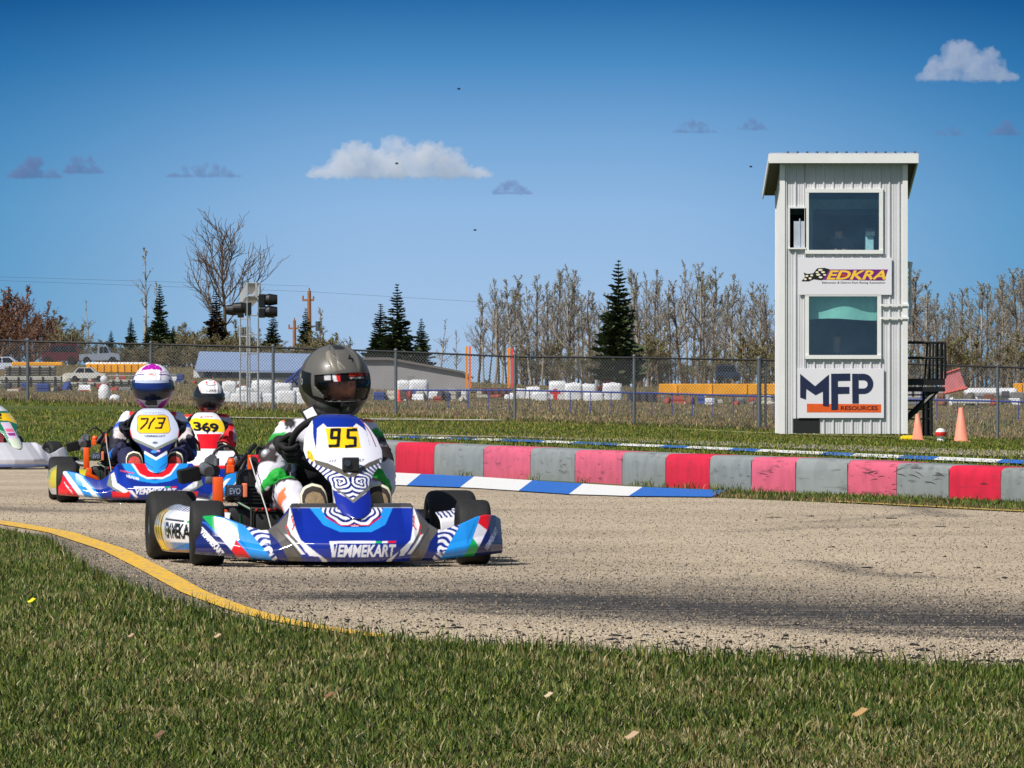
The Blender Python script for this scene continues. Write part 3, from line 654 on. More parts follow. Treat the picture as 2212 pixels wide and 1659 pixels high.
mesh_np('wire_mesh', V, Fc, mat('wire_grey', (120,122,124), .5, metal=.4), fence)

# ------------------------------------------------------------------ start-light gantry over the back leg
alu = mat('aluminium_truss', (196,198,200), .35, metal=.5); blkp = mat('black_plastic', (16,17,19), .45)
gan = empty('light_gantry', (*gat(546,168)[:2], 0), 'silver truss gantry with black signal lights over the back straight', 'gantry')
GXo, GYo, _ = gan.location; gxy = lambda px, Y: (px-1106)/F*Y-GXo
def truss(mb, p0, p1, w, n, r=.022):
    p0 = Vector(p0); p1 = Vector(p1); d = (p1-p0); a = Vector((1,0,0)) if abs(d.normalized().x) < .7 else Vector((0,1,0)); u = d.cross(a).normalized()*w/2; v = d.cross(u).normalized()*w/2
    cs = [u+v, u-v, -u-v, -u+v]
    for c in cs: mb.tube([p0+c, p1+c], r, 6)
    for i in range(n+1):
        q = p0+d*i/n
        for a_, b_ in zip(cs, cs[1:]+cs[:1]): mb.tube([q+a_, q+b_], r*.7, 4)
for px, Y, top in ((546,168,640),(529,189,650)):
    g = MB(); z0 = float(gz((px-1106)/F*Y, Y)); truss(g, (gxy(px,Y), Y-GYo, z0), (gxy(px,Y), Y-GYo, EYE+(HZ-top)/F*Y), .27, 6 if Y < 180 else 6); g.build('upright', alu, gan)
g = MB(); truss(g, (gxy(548,167), -1.2, EYE+(HZ-628)/F*168), (gxy(529,190), 23, EYE+(HZ-646)/F*190), .34, 22); g.box(gxy(537,168), gxy(540,168), -1.4, -1.2, EYE+(HZ-644)/F*168, EYE+(HZ-612)/F*168)
g.box(gxy(556,168), gxy(560,168), -1.4, -1.2, EYE+(HZ-644)/F*168, EYE+(HZ-612)/F*168); g.build('cross_truss', alu, gan)
for (px, py, sg, Y) in ((566,650,1,166),(566,676,1,166),(536,668,-1,168),(520,672,-1,174)):
    g = MB(); x = gxy(px, Y); y = Y-GYo; z = EYE+(HZ-py)/F*Y; s_ = .17 if py != 676 else .12
    g.xbox(Matrix.Translation((x,y,z)), .16, .3, s_*2.0, bev=.02)
    M = Matrix.Translation((x+sg*.08,y,z+.03)) @ Matrix.Rotation(sg*R(90), 4, 'Y')
    g.lathe([(.13,0),(.15,.1),(.12,.30),(.115,.30),(.14,.1),(.12,.0)], 16, M); g.build('signal_light', blkp, gan)

# ------------------------------------------------------------------ trees
def seg_mesh(segs, sides=3):
    """segs: p0,p1,r0,r1 arrays -> prisms"""
    P0 = np.array([s[0] for s in segs]); P1 = np.array([s[1] for s in segs]); R0 = np.array([s[2] for s in segs]); R1 = np.array([s[3] for s in segs])
    D = P1-P0; L = np.linalg.norm(D, axis=1, keepdims=True); D = D/np.maximum(L, 1e-6)
    A = np.where(np.abs(D[:,2:3]) < .9, np.array([[0,0,1.]]), np.array([[1.,0,0]])); U = np.cross(D, A); U /= np.linalg.norm(U, axis=1, keepdims=True); Wv = np.cross(D, U)
    V = []
    for k in range(sides):
        a = 2*math.pi*k/sides; o = U*math.cos(a)+Wv*math.sin(a); V.append(P0+o*R0[:,None]); V.append(P1+o*R1[:,None])
    V = np.stack(V, 1); n = len(segs); base = np.arange(n)[:,None]*2*sides
    Fs = [np.concatenate([base+2*k, base+2*((k+1)%sides), base+2*((k+1)%sides)+1, base+2*k+1], 1) for k in range(sides)]
    return V.reshape(-1,3), np.concatenate(Fs)
def flecks(P, s0, s1, rng):
    n = len(P); a = rng.normal(size=(n,3)); a /= np.linalg.norm(a,axis=1,keepdims=True); b = np.cross(a, rng.normal(size=(n,3))); b /= np.linalg.norm(b,axis=1,keepdims=True)
    s = rng.uniform(s0, s1, (n,1)); a = a*s; b = b*s*.7
    V = np.stack([P-a, P-b, P+a, P+b], 1).reshape(-1,3); return V, np.arange(4*n).reshape(-1,4)
def bare_tree(seed, H=11, spread=.16, nb=46, start=.22, up=(.75,1.25), twig=.030, leaf=(.05,.11), nl=2, stems=1, trunk_r=.10, sub=5):
    rng = np.random.default_rng(seed); tr = []; br = []; tips = []
    for st in range(stems):
        ox, oy = (rng.normal(size=2)*H*.05 if stems > 1 else (0,0)); hh = H*(1 if st == 0 else rng.uniform(.6,.95)); lean = rng.normal(size=2)*.03+(np.array([ox,oy])/H*1.2)
        pts = [np.array([ox,oy,0.])]; n = 10
        for i in range(n): pts.append(pts[-1]+np.array([lean[0]*hh/n+rng.normal()*.05, lean[1]*hh/n+rng.normal()*.05, hh/n]))
        rad = lambda t: trunk_r*(1-t)**.8+.018
        for i in range(n): tr.append((pts[i], pts[i+1], rad(i/n), rad((i+1)/n)))
        for b in range(nb//stems):
            t = start+(1-start)*rng.random()**.85; i = min(int(t*n), n-1); p = pts[i]+(pts[i+1]-pts[i])*(t*n-i)
            az = rng.uniform(0, 2*math.pi); L = H*spread*(1.15-t)*rng.uniform(.6,1.5)*1.5; el = rng.uniform(*up)*(0.75+.5*t)
            d = np.array([math.cos(az)*math.cos(el), math.sin(az)*math.cos(el), math.sin(el)]); q = p; m = 4; r = rad(t)*.45+.01
            for j in range(m):
                d2 = d+rng.normal(size=3)*.16+np.array([0,0,.10*j]); d2 /= np.linalg.norm(d2); q2 = q+d2*L/m
                br.append((q, q2, r*(1-j/m)+twig*.5, r*(1-(j+1)/m)+twig*.5))
                for s_ in range(sub if j else 1):
                    e = d2+rng.normal(size=3)*.6+np.array([0,0,.35]); e /= np.linalg.norm(e); l = L*.28*rng.uniform(.5,1.3); w0 = q+(q2-q)*rng.random(); w1 = w0+e*l
                    br.append((w0, w1, twig*.6, twig*.32))
                    for _ in range(nl): tips.append(w0+(w1-w0)*rng.uniform(.4,1.05)+rng.normal(size=3)*.05)
                q = q2
    Vt, Ft = seg_mesh(tr, 6); Vb, Fb = seg_mesh(br, 3); mi = np.zeros(len(Fb), int)
    if tips:
        Vl, Fl = flecks(np.array(tips), leaf[0], leaf[1], rng); Fb = np.concatenate([Fb, Fl+len(Vb)]); Vb = np.concatenate([Vb, Vl]); mi = np.concatenate([mi, np.where(rng.random(len(Fl)) < .5, 1, 2)])
    return (Vt, Ft), (Vb, Fb, mi)
def spruce(seed, H=12, hw=1.9, dens=1.0, bare=.06, gap=0.0):
    rng = np.random.default_rng(seed); V = []; Fc = []; k = 0; n = int(34*dens)
    for i in range(n):
        t = (i+.5)/n; z = H*(bare+(1-bare)*t); L = hw*(1-t)**.85*rng.uniform(.75,1.15)+.12; nb = max(6, int(15*(1-t)+6))
        for b in range(nb):
            if rng.random() < gap: continue
            az = 2*math.pi*(b+rng.random())/nb; l = L*rng.uniform(.6,1.2); dz = l*rng.uniform(-.30,.05)+.06
            d = np.array([math.cos(az), math.sin(az), 0]); w = np.array([-d[1], d[0], 0])
            m = 5
            for j in range(m):          # needle sprays along the limb
                f_ = (j+.6)/m; c = np.array([0,0,z])+d*l*f_+np.array([0,0,dz*f_**1.4*1.0+.18*l*f_*f_])
                for s_ in (-1, 1, 0):
                    e = (d*.8+w*s_*.9+np.array([0,0,rng.uniform(-.35,.25)])); e /= np.linalg.norm(e); q = l*.34*rng.uniform(.7,1.3)*(1.15-.5*f_)+.10
                    nrm = np.cross(e, np.array([rng.normal()*.6, rng.normal()*.6, 1.])); nrm /= np.linalg.norm(nrm)
                    V += [c-nrm*q*.42, c+e*q, c+nrm*q*.42+np.array([0,0,-q*.45])]; Fc.append((k,k+1,k+2)); k += 3
    Vt, Ft = seg_mesh([(np.array([0,0,0.]), np.array([0,0,H*.5]), .16, .09), (np.array([0,0,H*.5]), np.array([0,0,H*1.0]), .09, .015)], 6)
    return (Vt, Ft), (np.array(V), np.array(Fc), None)
barkA = mat('pale_bark', (156,148,132), .9, var=.3, scale=3); barkB = mat('dark_bark', (84,70,56), .9, var=.3, scale=3); barkT = mat('twig_bark', (142,134,128), .9, var=.35, scale=2)
budA = mat('olive_bud', (112,118,74), .8, var=.4, scale=1.5); budB = mat('grey_catkin', (158,150,138), .8, var=.3, scale=1.5)
redT = mat('red_brown_twig', (112,80,62), .9, var=.35, scale=2); redL = mat('red_brown_bud', (126,92,70), .9, var=.4)
tanT = mat('tan_twig', (132,114,90), .9, var=.35, scale=2); tanL = mat('tan_bud', (124,114,76), .9, var=.4)
need = mat('spruce_needles', (66,82,44), .85, var=.45, scale=1.2); need2 = mat('brown_needles', (72,54,34), .85, var=.4, scale=1.2)
def proto(name, gen, mt, mc):
    (Vt, Ft), (Vc, Fc, mi) = gen; c = mesh_np(name+'_crown', Vc, Fc, mc, midx=mi); t = mesh_np(name+'_trunk', Vt, Ft, mt)
    r = (t.data, c.data); bpy.data.objects.remove(c); bpy.data.objects.remove(t); return r
asp = [proto('aspen', bare_tree(100+i, nb=27, spread=[.15,.20,.17,.24,.21,.18,.22,.16][i], leaf=(.03,.075), nl=2, twig=.026, sub=5, trunk_r=.12, up=(.6,1.15)), barkA if i % 2 else barkB, [barkT, budA, budB]) for i in range(8)]
thin = [proto('thin_aspen', bare_tree(200+i, nb=18, spread=.12, sub=2, nl=1), barkA, [barkT, budA, budB]) for i in range(3)]
bush = [proto('bush', bare_tree(300+i, H=6, nb=70, spread=.26, start=.03, stems=7, up=(.6,1.25), trunk_r=.05, nl=1, leaf=(.04,.09), twig=.026), redT, [redT, redL, redT]) for i in range(3)]
bush2 = [proto('tan_bush', bare_tree(320+i, H=6, nb=64, spread=.28, start=.03, stems=7, up=(.6,1.25), trunk_r=.05, nl=2, leaf=(.04,.10), twig=.024), tanT, [tanT, tanL, budA]) for i in range(3)]
spr = [proto('spruce', spruce(400+i, gap=.24), barkB, [need]) for i in range(4)]; sprb = proto('dead_spruce', spruce(420, dens=1.0, gap=.3), barkB, [need2])
def bigtree():
    rng = np.random.default_rng(5); tr = []; br = []
    def grow(p, d, L, r, lev):
        m = 5; q = p
        for j in range(m):
            d = d+rng.normal(size=3)*(.09 if lev else .03)+np.array([0,0,.11 if lev else 0]); d /= np.linalg.norm(d); q2 = q+d*L/m
            (tr if lev == 0 else br).append((q, q2, r*(1-.75*j/m)+.012, r*(1-.75*(j+1)/m)+.012))
            if lev < 3:
                for _ in range([2,2,1][lev] if j else 0):
                    az = rng.uniform(0,6.283); a = rng.uniform(.5,.85); w = np.cross(d, [math.cos(az), math.sin(az), .2]); w /= np.linalg.norm(w)
                    e = d*math.cos(a)+w*math.sin(a); grow(q+(q2-q)*rng.random(), e, L*rng.uniform(.36,.55), r*.42, lev+1)
            q = q2
    q = np.array([0,0,0.])
    for i in range(12): q2 = np.array([.12*math.sin(i*.9), .1*math.cos(i*.7), .72*(i+1)]); tr.append((q, q2, .17*(1-i/13)+.02, .17*(1-(i+1)/13)+.02)); q = q2
    for k in range(15):
        z = 2.6+.38*k; az = k*2.4+.5; a = .95-.038*k; L = 4.9-.13*k+rng.uniform(-.4,.4); grow(np.array([.1*math.sin(z), .1*math.cos(z), z]), np.array([math.cos(az)*math.sin(a), math.sin(az)*math.sin(a), math.cos(a)]), L, .058, 1)
    Vt, Ft = seg_mesh(tr, 6); Vb, Fb = seg_mesh(br, 3); return (Vt, Ft), (Vb, Fb, None)
big = proto('spreading_tree', bigtree(), barkB, [mat('brown_twig', (98,82,66), .9, var=.2)])
def plant(pr, px, top, base, name, label, Y=None, H0=11.5, wid=1.0, group=None, cat='tree'):
    if Y is None: Y = 470+RNG.uniform(-20, 60)
    x = (px-1106)/F*Y; z0 = float(gz(x, Y)); h = EYE+(HZ-top)/F*Y-z0
    e = empty(name, (x, Y, z0-.05), label, cat, group, rz=RNG.uniform(0, 6.28)); s = h/H0; e.scale = (s*wid, s*wid, s)
    for n_, me in zip(('trunk','crown'), pr):
        o = bpy.data.objects.new(n_, me); COL.objects.link(o); o.parent = e
    return e
S12 = 12.0
for px, top, wd, pr, Y, lab in [
    (345,612,1.05,spr[0],470,'tall dark spruce left of the big bare tree, behind a thin bare trunk'),
    (283,684,1.3,spr[1],455,'short bushy dark spruce just left of the tall left spruce'),
    (240,712,1.3,spr[2],450,'small dark spruce, leftmost of the left-hand spruce cluster'),
    (318,700,1.3,spr[3],458,'squat dark spruce at the foot of the thin bare tree'),
    (375,702,1.2,spr[1],452,'small round-topped spruce right of the tall left spruce'),
    (467,622,1.2,sprb,475,'brownish half-dead spruce at the foot of the spreading bare tree'),
    (590,676,1.6,spr[2],460,'broad dark green spruce just right of the light gantry'),
    (661,664,1.25,spr[3],470,'narrow spruce beside the wooden utility pole'),
    (822,654,1.5,spr[0],430,'left spruce of the close pair right of the grey helmet'),
    (858,611,1.35,spr[1],425,'tallest spruce of the pair right of the grey helmet'),
    (910,686,1.4,spr[3],430,'small lone spruce right of the spruce pair'),
    (1336,559,1.2,spr[2],430,'very tall pointed spruce rising out of the bare aspen row')]:
    plant(pr, px, top, None, 'spruce_tree', lab, Y, S12, wd, 'spruces along the skyline')
plant(big, 483, 486, None, 'spreading_tree', 'big leafless tree with wide upswept branches left of the light gantry', 500, 11.0, 1.05)
plant(thin[0], 314, 524, None, 'thin_tree', 'tall thin leafless tree with one straight trunk, left skyline', 480, 11.5, 1.3)
plant(thin[1], 196, 642, None, 'thin_tree', 'short thin bare tree standing between brown bushes and left spruces', 470, 11.5, 1.4)
plant(thin[2], 705, 655, None, 'dead_tree', 'small crooked bare tree right of the utility pole', 470, 11.5, 2.0)
plant(thin[1], 950, 684, None, 'thin_tree', 'faint thin bare tree between the lone spruce and orange posts', 440, 11.5, 1.7)
plant(thin[2], 985, 705, None, 'thin_tree', 'faintest short bare sapling just left of the orange posts', 450, 11.5, 1.5)
plant(thin[0], 345, 600, None, 'thin_tree', 'thin pale leafless top rising behind the tall left spruce', 520, 11.5, 1.1)
for i, (px, top, wd) in enumerate([(-20,600,1.5),(8,612,1.4),(38,640,1.3),(70,636,1.2),(97,646,1.3),(125,668,1.2)]):
    plant(bush[i % 3], px, top, None, 'brown_bush', ['leftmost','second','third','fourth','fifth','shortest and rightmost'][i]+' reddish brown leafless bush of the far-left thicket', 470+7*i, 6.3, wd, 'red-brown thicket at the far left', 'bush')
for i, (px, top) in enumerate([(150,682),(168,700),(385,700),(405,690),(430,704),(450,712),(500,700),(520,690),(545,705),(690,700),(728,718)]):
    plant(bush2[i % 3], px, top, None, 'tan_bush', 'olive tan leafless bush in the low scrub line left of the grey helmet', 462+6*(i % 4), 6.3, 1.5, 'tan scrub along the left skyline', 'bush')
for i in range(24):
    px = 215+i*22+RNG.uniform(-6,6); plant(bush2[i % 3], px, RNG.uniform(728,748), None, 'low_scrub', 'low dark tan scrub bush at the foot of the left skyline trees', 440+RNG.uniform(0,20), 6.3, 2.4, 'low scrub under the left trees', 'bush')
for i in range(9):
    px = 780+i*34+RNG.uniform(-8,8); plant(bush2[i % 3], px, RNG.uniform(806,826), None, 'low_scrub', 'very low grey scrub bush under the spruce pair and orange posts', 520+RNG.uniform(0,20), 6.3, 3.2, 'low scrub in the middle distance', 'bush')
xs_ = [1030,1080,1150,1220,1280,1336,1390,1440,1510,1560,1600,1672]; tp_ = [640,598,588,566,612,640,560,606,548,580,590,612]
i = 0; px = 1034
while px < 1700:
    top = np.interp(px, xs_, tp_)+RNG.uniform(-8, 55)*(1 if i % 4 else .2)
    plant(asp[i % 8], px, top, None, 'aspen_tree', ('tall' if i % 4 == 0 else 'shorter')+' leafless grey-brown aspen in the dense row, '+('by the orange poles' if px < 1180 else 'left of the tall pointed spruce' if px < 1330 else 'just right of the tall pointed spruce' if px < 1450 else 'above the yellow hopper' if px < 1580 else 'next to the tower'), None, 11.5, RNG.uniform(.9,1.35), 'aspen row left of the tower'); px += RNG.uniform(7.5,13); i += 1
for j in range(34):
    plant(bush2[j % 3] if j % 2 else asp[j % 8], 1110+j*17.5+RNG.uniform(-6,6), RNG.uniform(700,770), None, 'understorey_tree', ('bushy tan' if j % 2 else 'thin grey')+' low sapling under the aspen row, '+('left of the tall spruce' if j < 13 else 'right of the tall spruce' if j < 22 else 'close to the tower'), 445+RNG.uniform(0,20), 6.3 if j % 2 else 11.5, 1.5, 'saplings under the left aspen row')
xs_ = [1940,1975,2010,2050,2100,2150,2180,2212,2300]; tp_ = [600,560,628,650,606,590,600,570,560]
px = 1945
while px < 2300:
    top = np.interp(px, xs_, tp_)+RNG.uniform(-5, 45)*(1 if i % 3 else .2)
    plant(asp[i % 8], px, top, None, 'aspen_tree', ('tall' if i % 3 == 0 else 'shorter')+' leafless grey aspen right of the tower, '+('above the black stair' if px < 2060 else 'above the pink hopper and cone' if px < 2150 else 'at the right frame edge'), None, 11.5, RNG.uniform(1.0,1.5), 'aspen row right of the tower'); px += RNG.uniform(8,13); i += 1
for j in range(16):
    plant(bush2[j % 3] if j % 2 else asp[j % 8], 1955+j*20+RNG.uniform(-6,6), RNG.uniform(700,770), None, 'understorey_tree', ('bushy tan' if j % 2 else 'thin grey')+' low sapling right of the tower, '+('behind the black stair' if j < 8 else 'near the right frame edge'), 445+RNG.uniform(0,20), 6.3 if j % 2 else 11.5, 1.5, 'saplings under the right aspen row')
# utility poles and wires
def pole(px, top, Y, label, arm=True):
    x = (px-1106)/F*Y; z0 = float(gz(x,Y)); h = EYE+(HZ-top)/F*Y-z0; e = empty('utility_pole', (x,Y,z0), label, 'utility pole'); g = MB()
    g.tube([(0,0,0),(0,0,h)], [.19,.13], 8); g.build('pole', mat('brown_wood', (150,104,70), .9, var=.3, scale=2), e)
    if arm: g = MB(); g.box(-.5,.35,-.05,.05,h-.75,h-.6); g.tube([(-.45,0,h-.6),(-.45,0,h-.35)],.07,6); g.tube([(.3,0,h-.6),(.3,0,h-.4)],.07,6); g.tube([(0,0,h),(0,0,h+.2)],.06,6); g.build('crossarm', mat('brown_wood'), e)
    if arm: g = MB(); g.tube([(.65,0,h-2.9),(.65,0,h-2.2)],.2,8); g.box(.1,.65,-.04,.04,h-2.6,h-2.5); g.build('transformer', mat('pole_grey',(70,74,78),.5), e)
    return e, h
pole(668, 628, 480, 'wooden utility pole with small crossarm right of the gantry'); pole(636, 692, 560, 'thin distant utility pole left of the wooden one')
g = MB()
for a, b in (((0,606),(668,630)),((668,630),(1300,668)),((0,598),(668,618))):
    P = [Vector(((a[0]+(b[0]-a[0])*t-1106)/F*480, 480, EYE+(HZ-(a[1]+(b[1]-a[1])*t)-9*math.sin(math.pi*t)*0)/F*480)) for t in np.linspace(0,1,12)]; g.tube(P, .008, 4)
tag(g.build('power_line', mat('wire_dark',(70,74,84),.6)), 'thin overhead power line sagging across the sky to the wooden pole', 'power line')

# ------------------------------------------------------------------ yard beyond the fence
def spot(px, base): x, y = gp(px, base); return x, y, F/y
def vehicle(px0, px1, top, base, Y, paint, label, kind='pickup', flip=1, name='parked_vehicle', cat=None):
    x = ((px0+px1)/2-1106)/F*Y; L = (px1-px0)/F*Y; h = (base-top)/F*Y; z = EYE+(HZ-base)/F*Y
    e = empty(name, (x, Y, z), label, cat or ('pickup truck' if kind == 'pickup' else kind)); s = L/2*flip; g = MB()
    if kind == 'pickup': pr = [(-.97,.20),(-.98,.52),(-.12,.56),(-.06,.97),(.34,.97),(.50,.62),(.94,.54),(.98,.22)]; wins = [[(-.02,.60),(.0,.92),(.15,.92),(.15,.60)],[(.18,.60),(.18,.92),(.32,.92),(.45,.62)]]
    elif kind == 'van': pr = [(-.97,.18),(-.97,.9),(-.9,.98),(.45,.98),(.66,.60),(.94,.50),(.98,.2)]; wins = [[(-.85,.6),(-.85,.9),(-.5,.9),(-.5,.6)],[(-.45,.6),(-.45,.9),(.0,.9),(.0,.6)],[(.05,.6),(.05,.9),(.42,.9),(.58,.62)]]
    else: pr = [(-.97,.22),(-.96,.56),(-.70,.62),(-.45,.97),(.2,.98),(.50,.62),(.92,.52),(.98,.24)]; wins = [[(-.6,.64),(-.42,.92),(-.15,.92),(-.15,.64)],[(-.1,.64),(-.1,.92),(.18,.92),(.40,.64)]]
    g.prism([(a*s, b*h) for a, b in pr][::(1 if flip > 0 else -1)], -.85, .85); g.build('body', paint, e)
    for w in wins: g = MB(); g.prism([(a*s, b*h) for a, b in w][::(1 if flip > 0 else -1)], -.87, .87); g.build('window', mat('vehicle_glass', (20,26,32), .15), e)
    for a in (-.62, .62):
        for yy in (-.84, .66): g = MB(); g.lathe([(.001,0),(h*.2,0),(h*.2,.2),(.001,.2)], 16, Matrix.Translation((a*s, yy-.02, h*.2)) @ Matrix.Rotation(R(-90),4,'X') @ Matrix.Translation((0,0,0))); g.build('wheel', mat('black_rubber', (18,18,19), .8), e)
    return e
vehicle(90,172,742,788,425, mat('maroon_paint',(88,22,26),.3,coat=.5), 'dark maroon van with black windows parked on the rise at far left','van',-1, cat='van')
vehicle(172,262,746,787,420, mat('grey_paint',(140,148,162),.3,coat=.5), 'silver grey pickup parked nose right beside the maroon van','pickup',1)
vehicle(-40,66,770,806,400, mat('pale_van_paint',(196,204,222),.3), 'pale vehicle half out of frame at the left edge','car',1, cat='car')
vehicle(148,232,793,824,330, mat('white_car_paint',(206,206,200),.3), 'dusty white car with dark windows below the maroon van','car',1, cat='car')
vehicle(1545,1600,788,824,432, mat('navy_van_paint',(40,54,76),.3), 'dark blue van under the trees behind the right yellow hopper','van',1, cat='van')
vehicle(1290,1330,822,850,350, mat('dark_red_paint',(112,36,36),.4), 'small dark red car behind the white wrapped bales','car',-1, cat='car')
def box_thing(name, px0, px1, top, base, Y, dep, m, label, cat, ribs=0, bev=.03, group=None, legs=None, rib_m=None, lid=None):
    x0 = (px0-1106)/F*Y; x1 = (px1-1106)/F*Y; z0 = EYE+(HZ-base)/F*Y; z1 = EYE+(HZ-top)/F*Y; e = empty(name, ((x0+x1)/2, Y, z0), label, cat, group); w = (x1-x0)/2; h = z1-z0
    zz = h*(legs or 0); g = MB(); g.box(-w, w, 0, dep, zz, h, bev=bev); g.build('body', m, e)
    if ribs: g = MB(); [g.box(-w+(2*w)*(i+.5)/ribs-.04, -w+2*w*(i+.5)/ribs+.04, -.05, -.003, zz+.02, h-.02) for i in range(ribs)]; g.build('rib', rib_m or m, e)
    if legs: 
        g = MB(); n = max(3, int(2*w/1.6)); [g.box(-w+.1+(2*w-.3)*i/(n-1), -w+.25+(2*w-.3)*i/(n-1), .05, .2, -.1, zz) for i in range(n)]; g.box(-w,w,.02,.12,zz*.45,zz*.55); g.build('leg_frame', mat('pale_steel',(190,192,190),.5), e)
    if lid: g = MB(); [g.sphere((-w+2*w*(i+.5)/14, dep*.4, h), .16, 8, sc=(1.3,1,.6)) for i in range(14)]; g.build('sand_bag', lid, e)
    return e
yp = mat('yellow_steel', (238,164,20), .55, var=.2, scale=1.5); wr = mat('white_wrap', (214,216,220), .5, var=.12, scale=2, bump=.05, bscale=3)
box_thing('yellow_hopper', 186, 318, 786, 818, 335, 1.2, yp, 'long yellow steel hopper on pale legs behind the purple and white helmet', 'hopper', 9, legs=.42, lid=wr)
box_thing('yellow_hopper', 1424, 1800, 829, 868, 340, 1.2, yp, 'long yellow steel hopper on pale legs left of the tower', 'hopper', 5, legs=.40)
box_thing('yellow_hopper', 2192, 2330, 828, 860, 340, 1.2, yp, 'yellow steel hopper cut by the right frame edge', 'hopper', 5, legs=.3)
box_thing('yellow_rail', 25, 135, 782, 790, 345, .5, yp, 'thin yellow rail lying above the stacked grey panels at far left', 'rail', 0)
gp_ = mat('grey_panel', (172,172,164), .6, var=.25, scale=3); dk = mat('dark_gap', (48,42,38), .9)
for i, (a, b, c, d, Y, lab) in enumerate([(10,118,790,812,338,'upper grey stack of pale panels at far left'),(0,132,813,850,320,'lower grey stack of pale panels at far left, by the first fence post'),(140,232,826,848,322,'pale panel stack under the dusty white car'),(236,320,820,846,322,'low stack of pale boards under the left yellow hopper')]):
    e = box_thing('panel_stack', a, b, c, d, Y, 1.0, gp_, lab, 'stack', 5, group='panel stacks at the left', rib_m=dk)
    g = MB(); w = (b-a)/F*Y/2; h = (d-c)/F*Y; [g.box(-w, w, -.07, -.052, h*k/4-.03, h*k/4+.03) for k in (1,2,3)]; g.build('batten', dk, e)
def bale(px0, px1, top, base, Y, label, m=None, name='wrapped_bale'):
    rng = np.random.default_rng(int(px0)); x = ((px0+px1)/2-1106)/F*Y; w = (px1-px0)/F*Y/2; h = (base-top)/F*Y; bm = bmesh.new(); bmesh.ops.create_cube(bm, size=2); bmesh.ops.subdivide_edges(bm, edges=bm.edges[:], cuts=5, use_grid_fill=True)
    for v in bm.verts:
        p = v.co; r = p.length; q = p*(.72+.28/r*1.25); n_ = math.sin(p.x*5+px0)*math.cos(p.y*4)*math.sin(p.z*6+1)*.08
        v.co = Vector((q.x*w*(1+n_), q.y*w*.8*(1+n_), (q.z*(1+n_)+1)*h/2))
    g = MB(); g.addbm(bm); o = g.build(name, m or wr, loc=(x, Y, EYE+(HZ-base)/F*Y), smooth=True); return tag(o, label, 'bale', 'white wrapped bales in the yard')
for a, b, c, d, Y, lab in [(1110,1136,840,880,318,'small white wrapped bale, leftmost of the bales right of the orange posts'),(1137,1168,836,880,317,'white wrapped bale, second of the bales right of the orange posts'),
    (1186,1224,824,880,318,'tall white wrapped bale with a red mark, third right of the orange posts'),(1220,1258,828,880,316,'broad white wrapped bale beside the one with the red mark'),(1254,1288,830,878,318,'white wrapped bale, last of the tall middle group'),
    (1302,1344,828,876,318,'white wrapped bale in front of the small dark red car'),
    (858,886,822,866,300,'white wrapped bale left of two under the grey shed, right of the grey helmet'),(884,925,821,868,298,'white wrapped bale right of two under the grey shed'),(926,948,846,872,300,'small white bundle beside the two bales under the grey shed'),
    (480,512,824,874,250,'white wrapped bale at the left foot of the gantry'),(510,548,838,876,245,'white wrapped bale between the gantry legs'),(544,592,822,876,248,'large white wrapped bale right of the gantry leg'),(588,632,828,876,246,'white wrapped bale left of the grey helmet'),(622,664,838,877,250,'white wrapped bale partly behind the grey helmet')]:
    bale(a, b, c, d, Y, lab)
g = MB(); x = (1200-1106)/F*315; g.box(-.1,.1,-.03,0,0,.7); g.box(-.25,.25,-.031,-.001,.45,.6); tag(g.build('red_tag', mat('red_plastic',(190,40,40),.5), loc=(x,316.2,EYE+(HZ-872)/F*316)), 'red tag hanging on the tall white bale', 'tag')
box_thing('white_boat', 2085, 2200, 838, 858, 330, 1.4, wr, 'white low hull-like shape behind the fence right of the stair', 'boat', 0, bev=.2)
box_thing('white_trailer', 1960, 2050, 842, 872, 330, 1.4, mat('grey_white_paint',(180,180,184),.5), 'pale low trailer behind the black stair legs', 'trailer', 4, rib_m=dk)
box_thing('white_bench', 2060, 2140, 862, 872, 300, .6, mat('pale_steel'), 'pale low bench in front of the white hull', 'bench', 0)
# faded pink hopper tilted behind the stair
Yp = 290; e = empty('tilted_hopper', ((2060-1106)/F*Yp, Yp, EYE+(HZ-852)/F*Yp), 'faded pink-red tilted tip hopper right of the black stair', 'hopper'); g = MB(); sc_ = Yp/F
V = [((x-2060)*sc_, y, (852-z)*sc_) for y in (-.5,.6) for x, z in ((2036,808),(2070,796),(2086,842),(2038,850))]
g.add(V, [(0,1,2,3),(7,6,5,4),(0,4,5,1),(1,5,6,2),(2,6,7,3),(3,7,4,0)]); g.build('body', mat('faded_pink_steel',(206,120,124),.7,var=.2,scale=3), e)
g = MB(); g.tube([((2036-2060)*sc_,-.52,(808-0,44*1)[1]*sc_),((2072-2060)*sc_,-.52,(852-796)*sc_)],.05,6); g.tube([((2038-2060)*sc_,-.52,.04),((2088-2060)*sc_,-.52,(852-838)*sc_)],.07,6); g.build('rim', mat('faded_red_steel',(200,84,70),.7), e)
